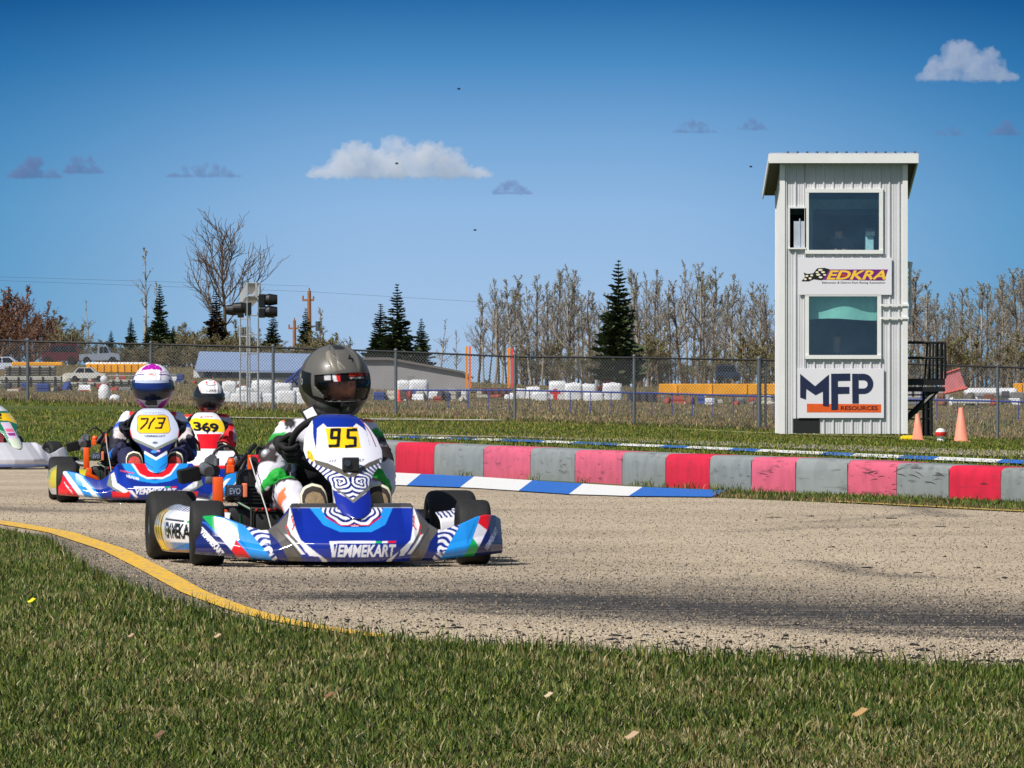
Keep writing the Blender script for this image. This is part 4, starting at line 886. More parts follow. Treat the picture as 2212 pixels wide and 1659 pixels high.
# heaps of mixed goods filling the yard behind the fence
rngc = np.random.default_rng(77); pal_c = [((214,216,220),'white'),((120,120,120),'grey'),((58,60,68),'dark'),((120,74,52),'rusty'),((44,66,130),'blue'),((176,172,160),'pale'),((150,64,50),'red-brown'),((84,80,70),'drab')]
def heap(px0, px1, top, base, Y0, n, where):
    for i in range(n):
        w = rngc.uniform(10, 30); p = rngc.uniform(px0, px1-w); h = rngc.uniform(.25, 1)*(base-top); c, nm = pal_c[rngc.integers(0, len(pal_c))]; Y = Y0+rngc.uniform(0, 10); x = (p+w/2-1106)/F*Y; W_ = w/F*Y/2; H_ = h/F*Y; z = EYE+(HZ-base)/F*Y
        g = MB(); k = rngc.integers(0, 3)
        if k == 0: g.box(-W_, W_, 0, .9, 0, H_, bev=min(.05, H_*.2)); [g.box(-W_, W_, -.02, -.003, H_*q-.02, H_*q+.02) for q in (.33,.66)]; nm2 = 'crate'
        elif k == 1: g.tube([(-W_,.3,H_*.3),(W_,.3,H_*.3)], H_*.3, 10); g.tube([(-W_*.9,.5,H_*.7),(W_*.9,.5,H_*.7)], H_*.28, 10); nm2 = 'pipe_bundle'
        else: g.sphere((0,.4,H_*.42), 1, 12, sc=(W_,.5,H_*.55)); g.sphere((W_*.3,.3,H_*.6), 1, 10, sc=(W_*.5,.35,H_*.4)); nm2 = 'tarp_heap'
        o = g.build(nm2, mat('yard_%s' % nm, c, .7, var=.3, scale=2), loc=(x, Y, z)); 
        if k: autosmooth(o)
        tag(o, nm+' '+nm2.replace('_',' ')+' lying '+where, nm2.replace('_',' '), 'yard goods '+where)
heap(0, 330, 822, 856, 300, 22, 'at the far left under the pale panel stacks')
heap(120, 430, 800, 838, 335, 24, 'on the rise below the parked vehicles')
heap(430, 640, 818, 852, 262, 20, 'behind the white bales by the gantry')
heap(790, 1010, 838, 872, 288, 26, 'under the long grey shed')
heap(1020, 1130, 838, 866, 312, 10, 'around the orange poles')
heap(1110, 1430, 842, 878, 322, 30, 'among the white bales mid right')
heap(1420, 1680, 852, 884, 300, 30, 'under the yellow hopper left of the tower')
heap(1950, 2240, 842, 880, 300, 26, 'behind the fence right of the tower')
for i, (a, b, c, d, Y) in enumerate([(470,500,846,878,240),(498,532,850,880,238),(530,566,846,880,236),(562,600,850,880,238),(598,640,844,880,238),(1150,1184,846,882,310),(1262,1304,848,880,312),(1090,1120,852,880,312),(640,668,848,880,240)]):
    bale(a, b, c, d, Y, 'low white wrapped bundle in the front row '+('by the gantry' if a < 700 else 'right of the orange poles'), name='wrapped_bundle')
# blue pipe rail and orange marker poles
bl_ = mat('blue_steel', (30,60,150), .5, var=.15)
Yr = 240; g = MB(); P = [((p-1106)/F*Yr, 0, EYE+(HZ-q)/F*Yr) for p, q in ((868,843),(1106,843),(1400,849),(1700,858),(2212,868),(2400,872))]; g.tube(P, .035, 6)
e = empty('blue_rail', (0,Yr,0), 'low blue pipe rail running across in front of the yard', 'rail'); g.build('pipe', bl_, e); g = MB()
for p in range(880, 2400, 44): x = (p-1106)/F*Yr; g.tube([(x,0,float(gz(x,Yr))-.02),(x,0,EYE+(HZ-np.interp(p,[868,1106,1400,1700,2212,2400],[843,843,849,858,868,872]))/F*Yr)], .016, 5)
g.build('post', bl_, e)
for p, c, lab in ((1008,(236,140,30),'tall yellow-orange pole, left one of the first pair'),(1015,(232,112,52),'tall orange pole, right one of the first pair'),(1099,(236,140,30),'tall yellow-orange pole, left one of the second pair'),(1106,(226,72,70),'tall red-orange pole, right one of the second pair')):
    g = MB(); Yq = 330; x = (p-1106)/F*Yq; g.box(-.055,.055,-.05,.05,0,(838-(748 if p < 1050 else 752))/F*Yq); tag(g.build('marker_pole', mat('pole_%d' % p, c, .5), loc=(x,Yq,EYE+(HZ-838)/F*Yq)), lab, 'pole')
for i, (a, b) in enumerate([((596,846),(668,774)),((606,846),(672,786)),((622,848),(676,806))]):
    g = MB(); Yq = 300+4*i; g.tube([((a[0]-1106)/F*Yq, 0, EYE+(HZ-a[1])/F*Yq), ((b[0]-1106)/F*Yq, 6, EYE+(HZ-b[1])/F*(Yq+6))], .07, 6)
    for t in np.linspace(.1,.9,6): x = (a[0]+(b[0]-a[0])*t-1106)/F*Yq; z = EYE+(HZ-(a[1]+(b[1]-a[1])*t))/F*Yq; g.tube([(x,6*t,z),(x+.25,6*t+.2,z-.35)],.04,5)
    tag(g.build('blue_beam', bl_, loc=(0,Yq,0)), ['highest','middle','lowest'][i]+' of the slanting blue truss beams left of the grey helmet', 'beam', 'slanting blue beams')
for i, (p0, p1) in enumerate([(600,640),(1010,1080),(1180,1210)]): pass
# buildings
e = empty('yard_building', ((545-1106)/F*370, 370, EYE+(HZ-846)/F*370), 'low white building with pale blue metal roof behind the gantry', 'building'); k = 370/F; q = lambda p: (p-545)*k; qz = lambda y: (846-y)*k
g = MB(); g.box(q(418), q(700), 0, 5, 0, qz(800)); g.build('wall', mat('white_stucco',(214,216,222),.7,var=.08,scale=1), e)
g = MB(); g.box(q(440), q(700), -.03, -.003, qz(816), qz(801)); g.build('painted_eave_shade', mat('eave_shade_grey',(120,128,146),.6), e)  # shade under the eave, put in as a thin grey slab on the wall
g = MB(); V = [(q(422),-.5,qz(798)),(q(706),-.5,qz(802)),(q(706),3.5,qz(764)),(q(424),3.5,qz(758)),(q(422),-.5,qz(798)-.12),(q(706),-.5,qz(802)-.12),(q(706),3.5,qz(764)-.12),(q(424),3.5,qz(758)-.12)]
g.add(V, [(0,1,2,3),(7,6,5,4),(0,4,5,1),(1,5,6,2),(2,6,7,3),(3,7,4,0)]); g.build('roof', mat('pale_blue_roof',(136,156,190),.5,var=.06,scale=1), e)
g = MB()
for p in range(445, 500, 22): g.box(q(p), q(p+12), -.05, -.031, qz(812), qz(803))
g.build('window', mat('vehicle_glass'), e)
e = empty('grey_shed', ((900-1106)/F*340, 340, EYE+(HZ-850)/F*340), 'long low grey shed with sloping roofline right of the grey helmet', 'shed'); k = 340/F; q = lambda p: (p-900)*k; qz = lambda y: (850-y)*k
g = MB(); g.prism([(q(780),0),(q(780),qz(778)),(q(840),qz(778)),(q(1000),qz(806)),(q(1016),qz(816)),(q(1016),0)], 0, 5); g.build('wall', mat('grey_shed_panel',(150,148,150),.7,var=.1,scale=1), e)
g = MB(); g.prism([(q(778),qz(778)+.01),(q(778),qz(772)),(q(840),qz(772)),(q(1002),qz(802)),(q(1022),qz(814)),(q(1020),qz(818)),(q(1000),qz(806)+.01),(q(840),qz(778)+.01)], -.2, 5.2); g.build('roof', mat('dark_grey_roof',(110,106,102),.8), e)
g = MB(); 
for p in (880,): g.box(q(p), q(p+14), -.02, -.004, qz(832), qz(812))
g.build('door', mat('grey_door',(136,134,134),.7), e)
for i, (a, b, c, d, cc, lab) in enumerate([(852,872,840,868,(30,40,60),'dark blue drum beside the grey helmet'),(872,905,846,872,(40,44,60),'dark crate row under the grey shed'),(950,1000,846,868,(60,66,90),'dark bluish crate right of the bales'),(1040,1100,838,852,(110,60,50),'rusty low crate between the orange poles'),(1355,1420,848,868,(70,66,72),'dark pallet between the bales and yellow hopper')]):
    box_thing('crate', a, b, c, d, 305+i, .8, mat('crate_%d' % i, cc, .7, var=.3, scale=3), lab, 'crate', 4, rib_m=dk)
g = MB(); g.lathe([(.12,0),(.13,.02),(.06,.05),(.03,.45),(.0,.46)], 12); tag(g.build('small_red_cone', mat('red_cone',(236,50,30),.5), loc=((862-1106)/F*250, 250, EYE+(HZ-868)/F*250), smooth=True), 'tiny bright red cone right of the grey helmet behind the fence', 'traffic cone')
g = MB(); g.sphere((0,0,.25),.22,12,sc=(.8,.8,1.3)); g.sphere((0,0,.65),.12,10); tag(g.build('white_post_cap', wr, loc=((225-1106)/F*190, 190, float(gz((225-1106)/F*190,190))), smooth=True), 'small white upright lump in the weeds behind the left fence', 'post')
g = MB(); g.sphere((0,0,.12),.15,12,sc=(1.2,.8,.8)); tag(g.build('white_stone', wr, loc=((247-1106)/F*190, 190, float(gz((247-1106)/F*190,190))), smooth=True), 'smaller white lump right of the upright one behind the left fence', 'stone')

# birds
for i, (px, py) in enumerate([(991,192),(857,353),(1026,497),(1622,360)]):
    g = MB(); g.sphere((0,0,0),.06,8,sc=(1.5,.8,.7)); g.add([(0,0,.02),(.1,-.05,.02),(-.04,-.2,.06),(.1,.05,.02),(-.04,.2,.06)], [(0,1,2),(0,4,3)])
    tag(g.build('bird', mat('bird_dark',(26,26,30),.8), loc=tuple(at(px,py,340+10*i))), ['highest small dark bird high above the helmet','tiny dark bird in front of the big cloud','lowest tiny dark bird over the middle trees','tiny dark bird left of the tower roof'][i], 'bird')
# ------------------------------------------------------------------ clouds
def cloud_mat(name, dens, col=(1,1,1)):
    m = bpy.data.materials.new(name); m.use_nodes = True; t = m.node_tree; t.nodes.clear(); o_ = nn('ShaderNodeOutputMaterial', t)
    v = nn('ShaderNodeVolumeScatter', t); v.inputs['Color'].default_value = (*col, 1); v.inputs['Anisotropy'].default_value = .1; v.inputs['Density'].default_value = dens
    ab = nn('ShaderNodeVolumeAbsorption', t); ab.inputs['Color'].default_value = (*col, 1); ab.inputs['Density'].default_value = dens; ad = nn('ShaderNodeAddShader', t)
    t.links.new(v.outputs[0], ad.inputs[0]); t.links.new(ab.outputs[0], ad.inputs[1]); t.links.new(ad.outputs[0], o_.inputs['Volume']); return m
CY = 9000.0; ck = CY/F
def cloud(cx, base, w, h, m, label, lumps=None, seed=0):
    rng = np.random.default_rng(seed); g = MB(); w *= ck; h *= ck; n = int(26+w/6)
    def prof(u): return (1-abs(u)**2.4)
    for i in range(n):
        u = rng.uniform(-1,1); hh = prof(u) if lumps is None else np.interp(u, *lumps); r = h*rng.uniform(.16,.30)*(.5+.5*hh); x = u*(w/2-r); z = rng.uniform(0,1)*max(hh*h-r, 0.02*h)+r*.3; g.sphere((x, rng.uniform(-.3,.3)*h*1.5, max(z, r*.45)), r, 10)
    for i in range(n//2):
        u = rng.uniform(-.95,.95); r = h*.16; g.sphere((u*(w/2-r), rng.uniform(-.2,.2)*h, r*.4), r, 8, sc=(2.2,1.6,.7))
    o = g.build('cloud', m); o.location = (((cx-1106)/F*CY), CY, EYE+(HZ-base)/F*CY)
    md = o.modifiers.new('r','REMESH'); md.mode = 'VOXEL'; md.voxel_size = max(h*.045, .8)
    dg = bpy.context.evaluated_depsgraph_get(); me = bpy.data.meshes.new_from_object(o.evaluated_get(dg)); o.modifiers.clear(); o.data = me; me.materials.clear(); me.materials.append(m)
    V = np.empty(len(me.vertices)*3, np.float32); me.vertices.foreach_get('co', V); V = V.reshape(-1,3); V[:,2] = np.where(V[:,2] < h*.06, h*.06*.4+V[:,2]*.6, V[:,2])
    from mathutils import noise
    N = np.empty(len(V)*3, np.float32); me.vertices.foreach_get('normal', N); N = N.reshape(-1,3)
    f = 1/(h*.13); d = np.array([noise.fractal(Vector(p)*f, .8, 2.1, 4) for p in V]); V = V+N*(d*h*.10)[:,None]
    me.vertices.foreach_set('co', V.ravel().astype(np.float32)); me.update()
    return tag(o, label, 'cloud')
cm1 = cloud_mat('cloud_vapour', .026, (.975,.97,.99)); cm1b = cloud_mat('grey_cloud_vapour', .018, (.86,.86,.93)); cm2 = cloud_mat('thin_cloud_vapour', .035, (.30,.36,.60)); cm3 = cloud_mat('faint_cloud_vapour', .007, (.70,.76,.95))
cloud(860, 384, 405, 104, cm1, 'big white flat-based cumulus cloud high above the lead driver', ([-1,-.9,-.75,-.5,-.35,-.2,0,.15,.35,.5,.62,.7,.8,1],[.05,.25,.62,.92,.70,.72,.93,.72,.72,.98,.9,.5,.3,.1]), 1)
cloud(2088, 174, 215, 94, cm1b, 'white round-topped cloud in the top right corner', ([-1,-.8,-.4,0,.3,.6,.8,1],[.1,.5,.9,1,.7,.75,.5,.1]), 2)
for i, (cx, b, w, h, lab) in enumerate([(72,385,130,48,'left cloud of the grey pair at the left edge'),(180,375,98,44,'right cloud of the grey pair at the left edge'),(440,383,165,34,'flat grey cloud left of the big cumulus'),(1105,420,98,32,'small grey cloud right below the big cumulus'),
    (1500,287,100,30,'grey cloud left of two above the tower’s left'),(1625,281,74,28,'smaller grey cloud just right of the flat one left of the tower'),(2050,293,72,24,'small grey cloud right of the tower roof'),(2172,292,76,36,'grey cloud at the right edge under the corner cloud')]):
    cloud(cx, b, w, h, cm2, lab, None, 10+i)
for i, (cx, b, w, h, lab) in enumerate([(690,602,180,24,'faint thin cloud streak above the gantry'),(1605,395,100,14,'thin flat cloud streak left of the tower roof'),(1005,584,70,14,'faint cloud streak above the orange poles'),(740,690,330,50,'very faint low cloud bank above the utility pole'),(40,452,120,10,'thin faint streak below the grey pair at left')]):
    cloud(cx, b, w, h, cm3, lab, None, 30+i)
# ------------------------------------------------------------------ grass blades, grit, crumbs
from mathutils import noise as mnoise
def fnoise(X, Y, s, seed=0):
    """cheap smooth value noise"""
    x = X*s+seed*17.3; y = Y*s+seed*9.1; xi = np.floor(x).astype(int); yi = np.floor(y).astype(int); fx_ = x-xi; fy_ = y-yi; fx_ = fx_*fx_*(3-2*fx_); fy_ = fy_*fy_*(3-2*fy_)
    h = lambda a, b: (np.sin(a*127.1+b*311.7+seed)*43758.5453) % 1.0
    return (h(xi,yi)*(1-fx_)+h(xi+1,yi)*fx_)*(1-fy_)+(h(xi,yi+1)*(1-fx_)+h(xi+1,yi+1)*fx_)*fy_
GREENS = np.array([lin(c) for c in [(66,90,26),(96,114,38),(40,62,20),(132,140,64),(80,100,34)]]); DRY = np.array([lin(c) for c in [(178,164,112),(150,132,84),(200,188,142),(132,118,70)]])
BROWN = np.array([lin(c) for c in [(120,92,66),(146,116,84),(96,74,54),(160,136,96)]])
def grass(name, X, Y, h, w, dryp, rng, lean=.5, z=None, pal=GREENS, dry=DRY, upright=.0, bright=1.0):
    n = len(X); z0 = gz(X, Y) if z is None else z; az = rng.uniform(0, 2*math.pi, n); fa = rng.uniform(0, math.pi, n); H = h*rng.uniform(.55, 1.25, n); ln = H*lean*rng.uniform(.1, 1.0, n)
    B = np.stack([X, Y, z0-.004], 1); D = np.stack([np.cos(az), np.sin(az), np.zeros(n)], 1); U = np.stack([np.cos(fa), np.sin(fa), np.zeros(n)], 1)*(w*rng.uniform(.6,1.3,n))[:,None]/2
    mid = B+D*(ln*.35)[:,None]+np.array([0,0,1.])*(H*.6)[:,None]; tip = B+D*ln[:,None]+np.array([0,0,1.])*(H*np.sqrt(np.clip(1-.5*(ln/H)**2,.2,1)))[:,None]
    V = np.stack([B-U, B+U, mid+U*.8, mid-U*.8, tip+U*.12, tip-U*.12], 1).reshape(-1,3); k = np.arange(n)[:,None]*6
    Fc = np.concatenate([k+np.array([[0,1,2,3]]), k+np.array([[3,2,4,5]])])
    isd = rng.random(n) < dryp; c = pal[rng.integers(0,len(pal),n)]*rng.uniform(.75,1.3,(n,1))*bright; c[isd] = dry[rng.integers(0,len(dry),isd.sum())]*rng.uniform(.7,1.15,(isd.sum(),1))
    c = np.repeat(c, 6, 0)
    return V, Fc, c
gm = paintmat('grass_blades', rough=.65, var=.08, scale=3, spec=.25)
_b = gm.node_tree.nodes['Principled BSDF']
def scatter(rng, n, y0, y1, ok, pw=1.0, xr=.082, pad=.3):
    Y = y0+(y1-y0)*rng.random(n)**pw; X = rng.uniform(-1,1,n)*(Y*xr+pad); k = ok(X, Y); return X[k], Y[k]
near_y = lambda X: np.interp(X, near_s[:,0], near_s[:,1]); far_y = lambda X: np.interp(X, far_s[:,0], far_s[:,1])
rng = np.random.default_rng(3)
X, Y = scatter(rng, 330000, 11.2, 34, lambda X, Y: Y < near_y(X)+.02*np.sin(X*40)+rng.normal(0,.05,len(X)), pw=2.1)
dn = fnoise(X, Y*.5, 1.7, 1)*.3+fnoise(X, Y, 9, 2)*.4+fnoise(X,Y*.6,3.7,5)*.3
edge = np.exp(-(near_y(X)-Y)/.5)
dp = np.clip(.14+.45*smoothstep(.40,.72,dn)-.25*edge, .05, .6)
hh = (.017+.014*fnoise(X, Y, 5, 3)+.008*edge)*(1-.25*(dp > .4))
V1, F1, C1 = grass('g', X, Y, hh, .0042, dp, rng, lean=.75)
# a few taller stalks along the asphalt edge
X2 = rng.uniform(-2.2,2.0,1500); Y2 = near_y(X2)+rng.uniform(-.5,.03,1500); V2, F2, C2 = grass('g', X2, Y2, .055, .004, .15, rng, lean=.6)
V3 = np.concatenate([V1,V2]); F3 = np.concatenate([F1, F2+len(V1)]); C3 = np.concatenate([C1,C2])
tag(mesh_np('lawn_grass', V3, F3, gm, cols=C3*.70), 'short mixed green and straw coloured turf in the foreground', 'grass', kind='stuff')
# mown grass beyond the track
kb_y = lambda X: np.interp(X, kp[:,0], kp[:,1])
def okfar(X, Y):
    px = X/Y*F+1106; ty = np.interp(X, k2[:,0], k2[:,1]); on2 = (np.abs(Y-(ty+2.2)) < 3.4) & (X > k2[0,0]) if False else np.zeros(len(X), bool)
    return np.where(X > kp[0,0], Y > kb_y(X)+.30, Y > far_y(X)+.05)
X, Y = scatter(rng, 150000, 44, 166, okfar, pw=.9, xr=.085)
d2 = np.sqrt((k2[None,:,0]-X[:,None])**2*0+1)[:,0] if False else None
kk = smoothpl(k2, 200, 3); yk = np.interp(X, kk[:,0], kk[:,1]); ok = ~((Y > yk-.2) & (Y < yk+3.6) & (X > kk[0,0])); bt_ = np.interp(X, b1[:,0], b1[:,1]); ok &= ~((np.abs(Y-bt_) < 8.1) & (X < b1[3,0]+1))
X, Y = X[ok], Y[ok]
dn = fnoise(X*.25, Y, .30, 7)*.6+fnoise(X*.5, Y, .9, 8)*.4
V, Fq, C = grass('g', X, Y, (.030+.018*fnoise(X,Y,.4,9))*(1+.25*(Y > 90)), .014, np.clip(.03+.45*smoothstep(.45,.75,dn),0,.5), rng, lean=.5, pal=GREENS*np.array([1.12,.98,.8]), dry=DRY[[1,3]])
tag(mesh_np('verge_grass', V, Fq, gm, cols=C), 'mown green grass between the track and the wire fence', 'grass', kind='stuff')
# strip of tufts at the foot of the kerb
n = 9000; X = rng.uniform(0.8, 4.6, n); s_ = rng.random(n); y0 = np.interp(X, far_s[:,0], far_s[:,1]); y1 = kb_y(X); Y = y0+.05+(y1-y0-.08)*s_; k = (X/Y*F+1106 > 1540) | (rng.random(n) < .0); X, Y = X[k], Y[k]
V, Fq, C = grass('g', X, Y, .032, .006, .12+.5*(s_[k] < .35), rng, lean=.7, dry=BROWN, bright=.8)
tuft = []
for px in (1000,1012,1150,1262,1385,1395,1545,1560,1590,1605,1640,1500,1440,1480):
    x, y = gp(px, np.interp(px, [855,1533,2212],[1021,1057,1084])+1.5); m = 26; tx_ = x+rng.normal(0,.035,m); ty_ = y-.03+rng.normal(0,.03,m); tuft.append(grass('g', tx_, ty_, .06, .005, .1, rng, lean=.9, bright=.7))
for a, b, c in tuft: Fq = np.concatenate([Fq, b+len(V)]); V = np.concatenate([V, a]); C = np.concatenate([C, c])
tag(mesh_np('kerb_grass', V, Fq, gm, cols=C), 'dark grass tufts growing along the foot of the red kerb', 'grass', kind='stuff')
# rough weeds behind the wire fence and up the slope
X, Y = scatter(rng, 110000, 167, 460, lambda X, Y: rng.random(len(X)) < .5+.5*(fnoise(X,Y,.2,4) > .4), pw=1.4, xr=.085)
dn = fnoise(X*.3, Y, .15, 11); V, Fq, C = grass('g', X, Y, (.07+.12*fnoise(X,Y,.25,12))*(1-.3*(Y > 230)), .03, .55+.45*dn, rng, lean=.6, dry=np.concatenate([BROWN, DRY[:2]]), bright=.75)
tag(mesh_np('rough_weeds', V, Fq, gm, cols=C), 'rough brown and green weeds behind the wire fence', 'weeds', kind='stuff')
X = rng.uniform(-16,16,9000); Y = 163.5+rng.uniform(-.5,3.2,9000); k = np.ones(len(X), bool)
V, Fq, C = grass('g', X[k], Y[k], .11, .022, .35, rng, lean=.5, dry=np.concatenate([BROWN, DRY[:2]]), bright=.7)
tag(mesh_np('fence_weeds', V, Fq, gm, cols=C), 'unmown weeds along the foot of the wire fence', 'weeds', kind='stuff')
# grit standing proud of the worn asphalt
def bits(X, Y, sx, sy, sz, rng, cols, z0=.004):
    n = len(X); base = np.array([[1,0,0],[-.5,.9,0],[-.6,-.8,0],[0,0,1],[.7,.6,.7],[-.5,.1,.85]])
    a = rng.uniform(0,6.28,n); sc = rng.uniform(.6,1.4,(n,1,3))*np.stack([sx,sy,sz],-1)[:,None,:] if np.ndim(sx) else rng.uniform(.6,1.4,(n,1,3))*np.array([sx,sy,sz])
    P = base[None]*sc; P = P+rng.normal(0,.12,P.shape)*sc; ca, sa = np.cos(a)[:,None], np.sin(a)[:,None]; x = P[:,:,0]*ca-P[:,:,1]*sa; y = P[:,:,0]*sa+P[:,:,1]*ca
    V = np.stack([x+X[:,None], y+Y[:,None], np.maximum(P[:,:,2],-.001)+z0+gz(X,Y)[:,None]], -1).reshape(-1,3); k = np.arange(n)[:,None]*6
    Fs = np.concatenate([k+np.array([f]) for f in ([0,4,3],[1,5,3],[2,0,3],[0,1,4],[1,3,4],[1,2,5],[2,3,5],[0,2,1])]); return V, Fs, np.repeat(cols, 6, 0)
n = 105000; Y = 16+(46-16)*rng.random(n)**2.0; X = rng.uniform(-1,1,n)*(Y*.08+.2); k = (Y > near_y(X)+.03) & (Y < far_y(X)-.05); X, Y = X[k], Y[k]; n = len(X)
wr_ = np.zeros(n)
for L_, wd, am in WL: wr_ = np.maximum(wr_, am*np.exp(-(pldist(np.stack([X,Y],1), L_)/wd)**2))
tone = np.clip(rng.random(n)+.55*np.clip(wr_,0,1), 0, .999); c = np.where(tone[:,None] < .45, np.array([lin((206,190,164))]), np.where(tone[:,None] < .7, np.array([lin((168,150,126))]), np.array([lin((60,55,52))])))*rng.uniform(.7,1.1,(n,1))
V, Fs, C = bits(X, Y, .0031, .0031, .0030, rng, c)
tag(mesh_np('loose_grit', V, Fs, paintmat('grit', rough=.8, var=.1, scale=40), cols=C), 'pale and dark grit standing out of the worn asphalt', 'grit', kind='stuff')
n = 620; X = rng.uniform(-1.0, 2.6, n); Y = near_y(X)+.05+np.abs(rng.normal(0,.9,n)); k = (rng.random(n) < np.clip((X+1.2)/1.6,0.1,1)); X, Y = X[k], Y[k]; L = np.where(rng.random(len(X)) < .16, rng.uniform(.02,.05,len(X)), rng.uniform(.004,.014,len(X)))
X3 = rng.uniform(1.2,3.6,46); Y3 = rng.uniform(24,38,46); k = (X3 < Y3*.076); X3, Y3 = X3[k], Y3[k]; X = np.r_[X, X3]; Y = np.r_[Y, Y3]; L = np.r_[L, rng.uniform(.006,.05,len(X3))]
V, Fs, C = bits(X, Y, L, np.full(len(L), .006), np.full(len(L), .0055), np.random.default_rng(8), np.tile(np.array([lin((24,22,22))]), (len(X),1)))
# keep the shreds lying along the racing direction
tag(mesh_np('rubber_crumbs', V, Fs, paintmat('crumb_rubber', rough=.8, var=.1, scale=20), cols=C), 'black tyre rubber shreds scattered along the inside of the bend', 'rubber debris', kind='stuff')
# leaves and a dandelion in the turf
def leaf(px, py, s, col, label, name='fallen_leaf', cat='leaf'):
    x, y = gp(px, py); g = MB(); P = [(-1,0,.1),(-.5,.35,.25),(.2,.4,.9),(1,.05,.7),(.3,-.3,.15),(-.5,-.3,-.2)]
    g.add([(a*s, b*s, c*s+.03) for a, b, c in P]+[(a*s, b*s, c*s+.028) for a, b, c in P], [tuple(range(6)), tuple(range(11,5,-1))]+[(i,(i+1)%6,(i+1)%6+6,i+6) for i in range(6)])
    tag(g.build(name, mat('leaf_%d_%d_%d' % col, col, .8, var=.2, scale=30), loc=(x,y,.004)), label, cat, None)
leaf(68,1323,.013,(236,214,30),'bright yellow dandelion petal in the grass at far left','dandelion','flower')
for px, py, s, c, l in [(283,1402,.009,(176,146,116),'small pinkish dry leaf in the turf, near the left'),(470,1403,.010,(184,156,124),'pale pink dry leaf in the turf left of the track edge'),(712,1538,.011,(120,86,56),'rust brown leaf scrap in the turf under the lead kart'),(1365,1632,.014,(176,150,118),'large curled pale leaf at the bottom of the frame'),(1185,1538,.010,(190,172,138),'pale straw leaf left of the bottom centre'),(1858,1580,.016,(170,136,86),'tan dry leaf lying bottom right'),(345,1628,.012,(104,80,58),'brown dry leaf at bottom left')]: leaf(px, py, s, c, l)
# ------------------------------------------------------------------ karts
M_rub = mat('kart_tyre_rubber', (26,26,27), .75, var=.25, scale=30, bump=.002, bscale=120); M_rim = mat('alloy_rim', (190,190,192), .25, metal=.9); M_blk = mat('black_part', (18,18,19), .5, var=.2, scale=20)
M_steel = mat('bright_steel', (214,214,216), .38, metal=.6); M_dull = mat('dull_cast_alloy', (120,122,126), .45, metal=.6, var=.3, scale=30); M_or = mat('orange_guard', (240,88,16), .45, var=.12, scale=20); M_gold = mat('gold_caliper', (206,160,60), .3, metal=.8)
M_tube = mat('green_black_tube', (18,44,32), .35, metal=.4); M_lab = mat('blue_grey_label', (70,92,130), .5); M_redp = mat('red_anodised', (190,40,40), .3, metal=.5)
paint = paintmat('kart_bodywork_paint', rough=.22, var=.03, scale=6, coat=.8)
softp = paintmat('printed_fabric', rough=.75, var=.10, scale=14, bump=.006, bscale=16)
helmp = paintmat('helmet_paint', rough=.38, var=.06, scale=30, coat=.12, spec=.35)
f_xs = [0,.235,.25,.30,.335,.36,.42,.50,.54,.585,.61]
def FZt(x): return np.interp(np.abs(x), f_xs, [.244,.244,.225,.165,.142,.140,.158,.190,.198,.194,.180])
def FZb(x): return np.interp(np.abs(x), [0,.3,.42,.61], [.020,.024,.036,.048])
def FYf(x): return np.interp(np.abs(x), [0,.10,.17,.25,.33,.45,.55,.61], [-.40,-.395,-.37,-.33,-.31,-.26,-.20,-.12])
def Flean(x): return np.interp(np.abs(x), [0,.2,.26,.34,.61], [.22,.20,.10,.05,.05])
def fairing(parent, cv, res=.0026):
    x = np.arange(-.61, .6101, res); v = np.linspace(0, 1, int(.22/res)); X, Vv = np.meshgrid(x, v, indexing='ij')
    Z = FZb(X)+(FZt(X)-FZb(X))*Vv; k = np.clip((Vv-.32)/.68, 0, 1); Y = FYf(X)+Flean(X)*k**1.15-.012*np.sin(np.pi*np.clip(Vv/.5,0,1))+.015*(1-np.clip(Vv/.08,0,1))
    C = cv.sample(X.ravel(), Z.ravel()).reshape(*X.shape, 3)
    # returns: top lip, and sides wrapping back round the wheels
    P = np.stack([X,Y,Z], -1)
    lip = [P[:,-1]+np.array([0,.012,.004]), P[:,-1]+np.array([0,.035,.0]), P[:,-1]+np.array([0,.045,-.02])]
    P = np.concatenate([P]+[l[:,None] for l in lip], 1); C = np.concatenate([C]+[C[:,-1:]]*3, 1)
    L = [P[:1]+np.array([o*.22,o,0]) for o in (.12,.08,.05,.02)]; Rr = [P[-1:]+np.array([-o*.22,o,0]) for o in (.02,.05,.08,.12)]
    P = np.concatenate(L+[P]+Rr, 0); C = np.concatenate([C[:1]]*4+[C]+[C[-1:]]*4, 0)
    o = mesh_np('front_fairing', P.reshape(-1,3), grid_faces(P.shape[0], P.shape[1]), paint, parent, cols=C.reshape(-1,3), smooth=True)
    md = o.modifiers.new('s','SOLIDIFY'); md.thickness = .005; md.offset = -1 if False else 1; md.offset = -1; return o
PZ = [.200,.207,.22,.26,.30,.34,.39,.43,.455,.49,.54,.59,.62,.635,.645]; PW = [.02,.040,.058,.077,.078,.080,.112,.152,.164,.169,.157,.132,.108,.086,.060]
def Ppos(u, z):
    w = np.interp(z, PZ, PW); t = np.clip((z-.2)/.44, 0, 1); y = -.285+.45*t+.06*np.abs(u)**2.2*(w/.15)+.03*np.clip((z-.62)/.025,0,1)**2-.02*np.sin(np.pi*t)
    return u*w*.93+.008+.026*(1-t), y, .19+(z-.2)*.915
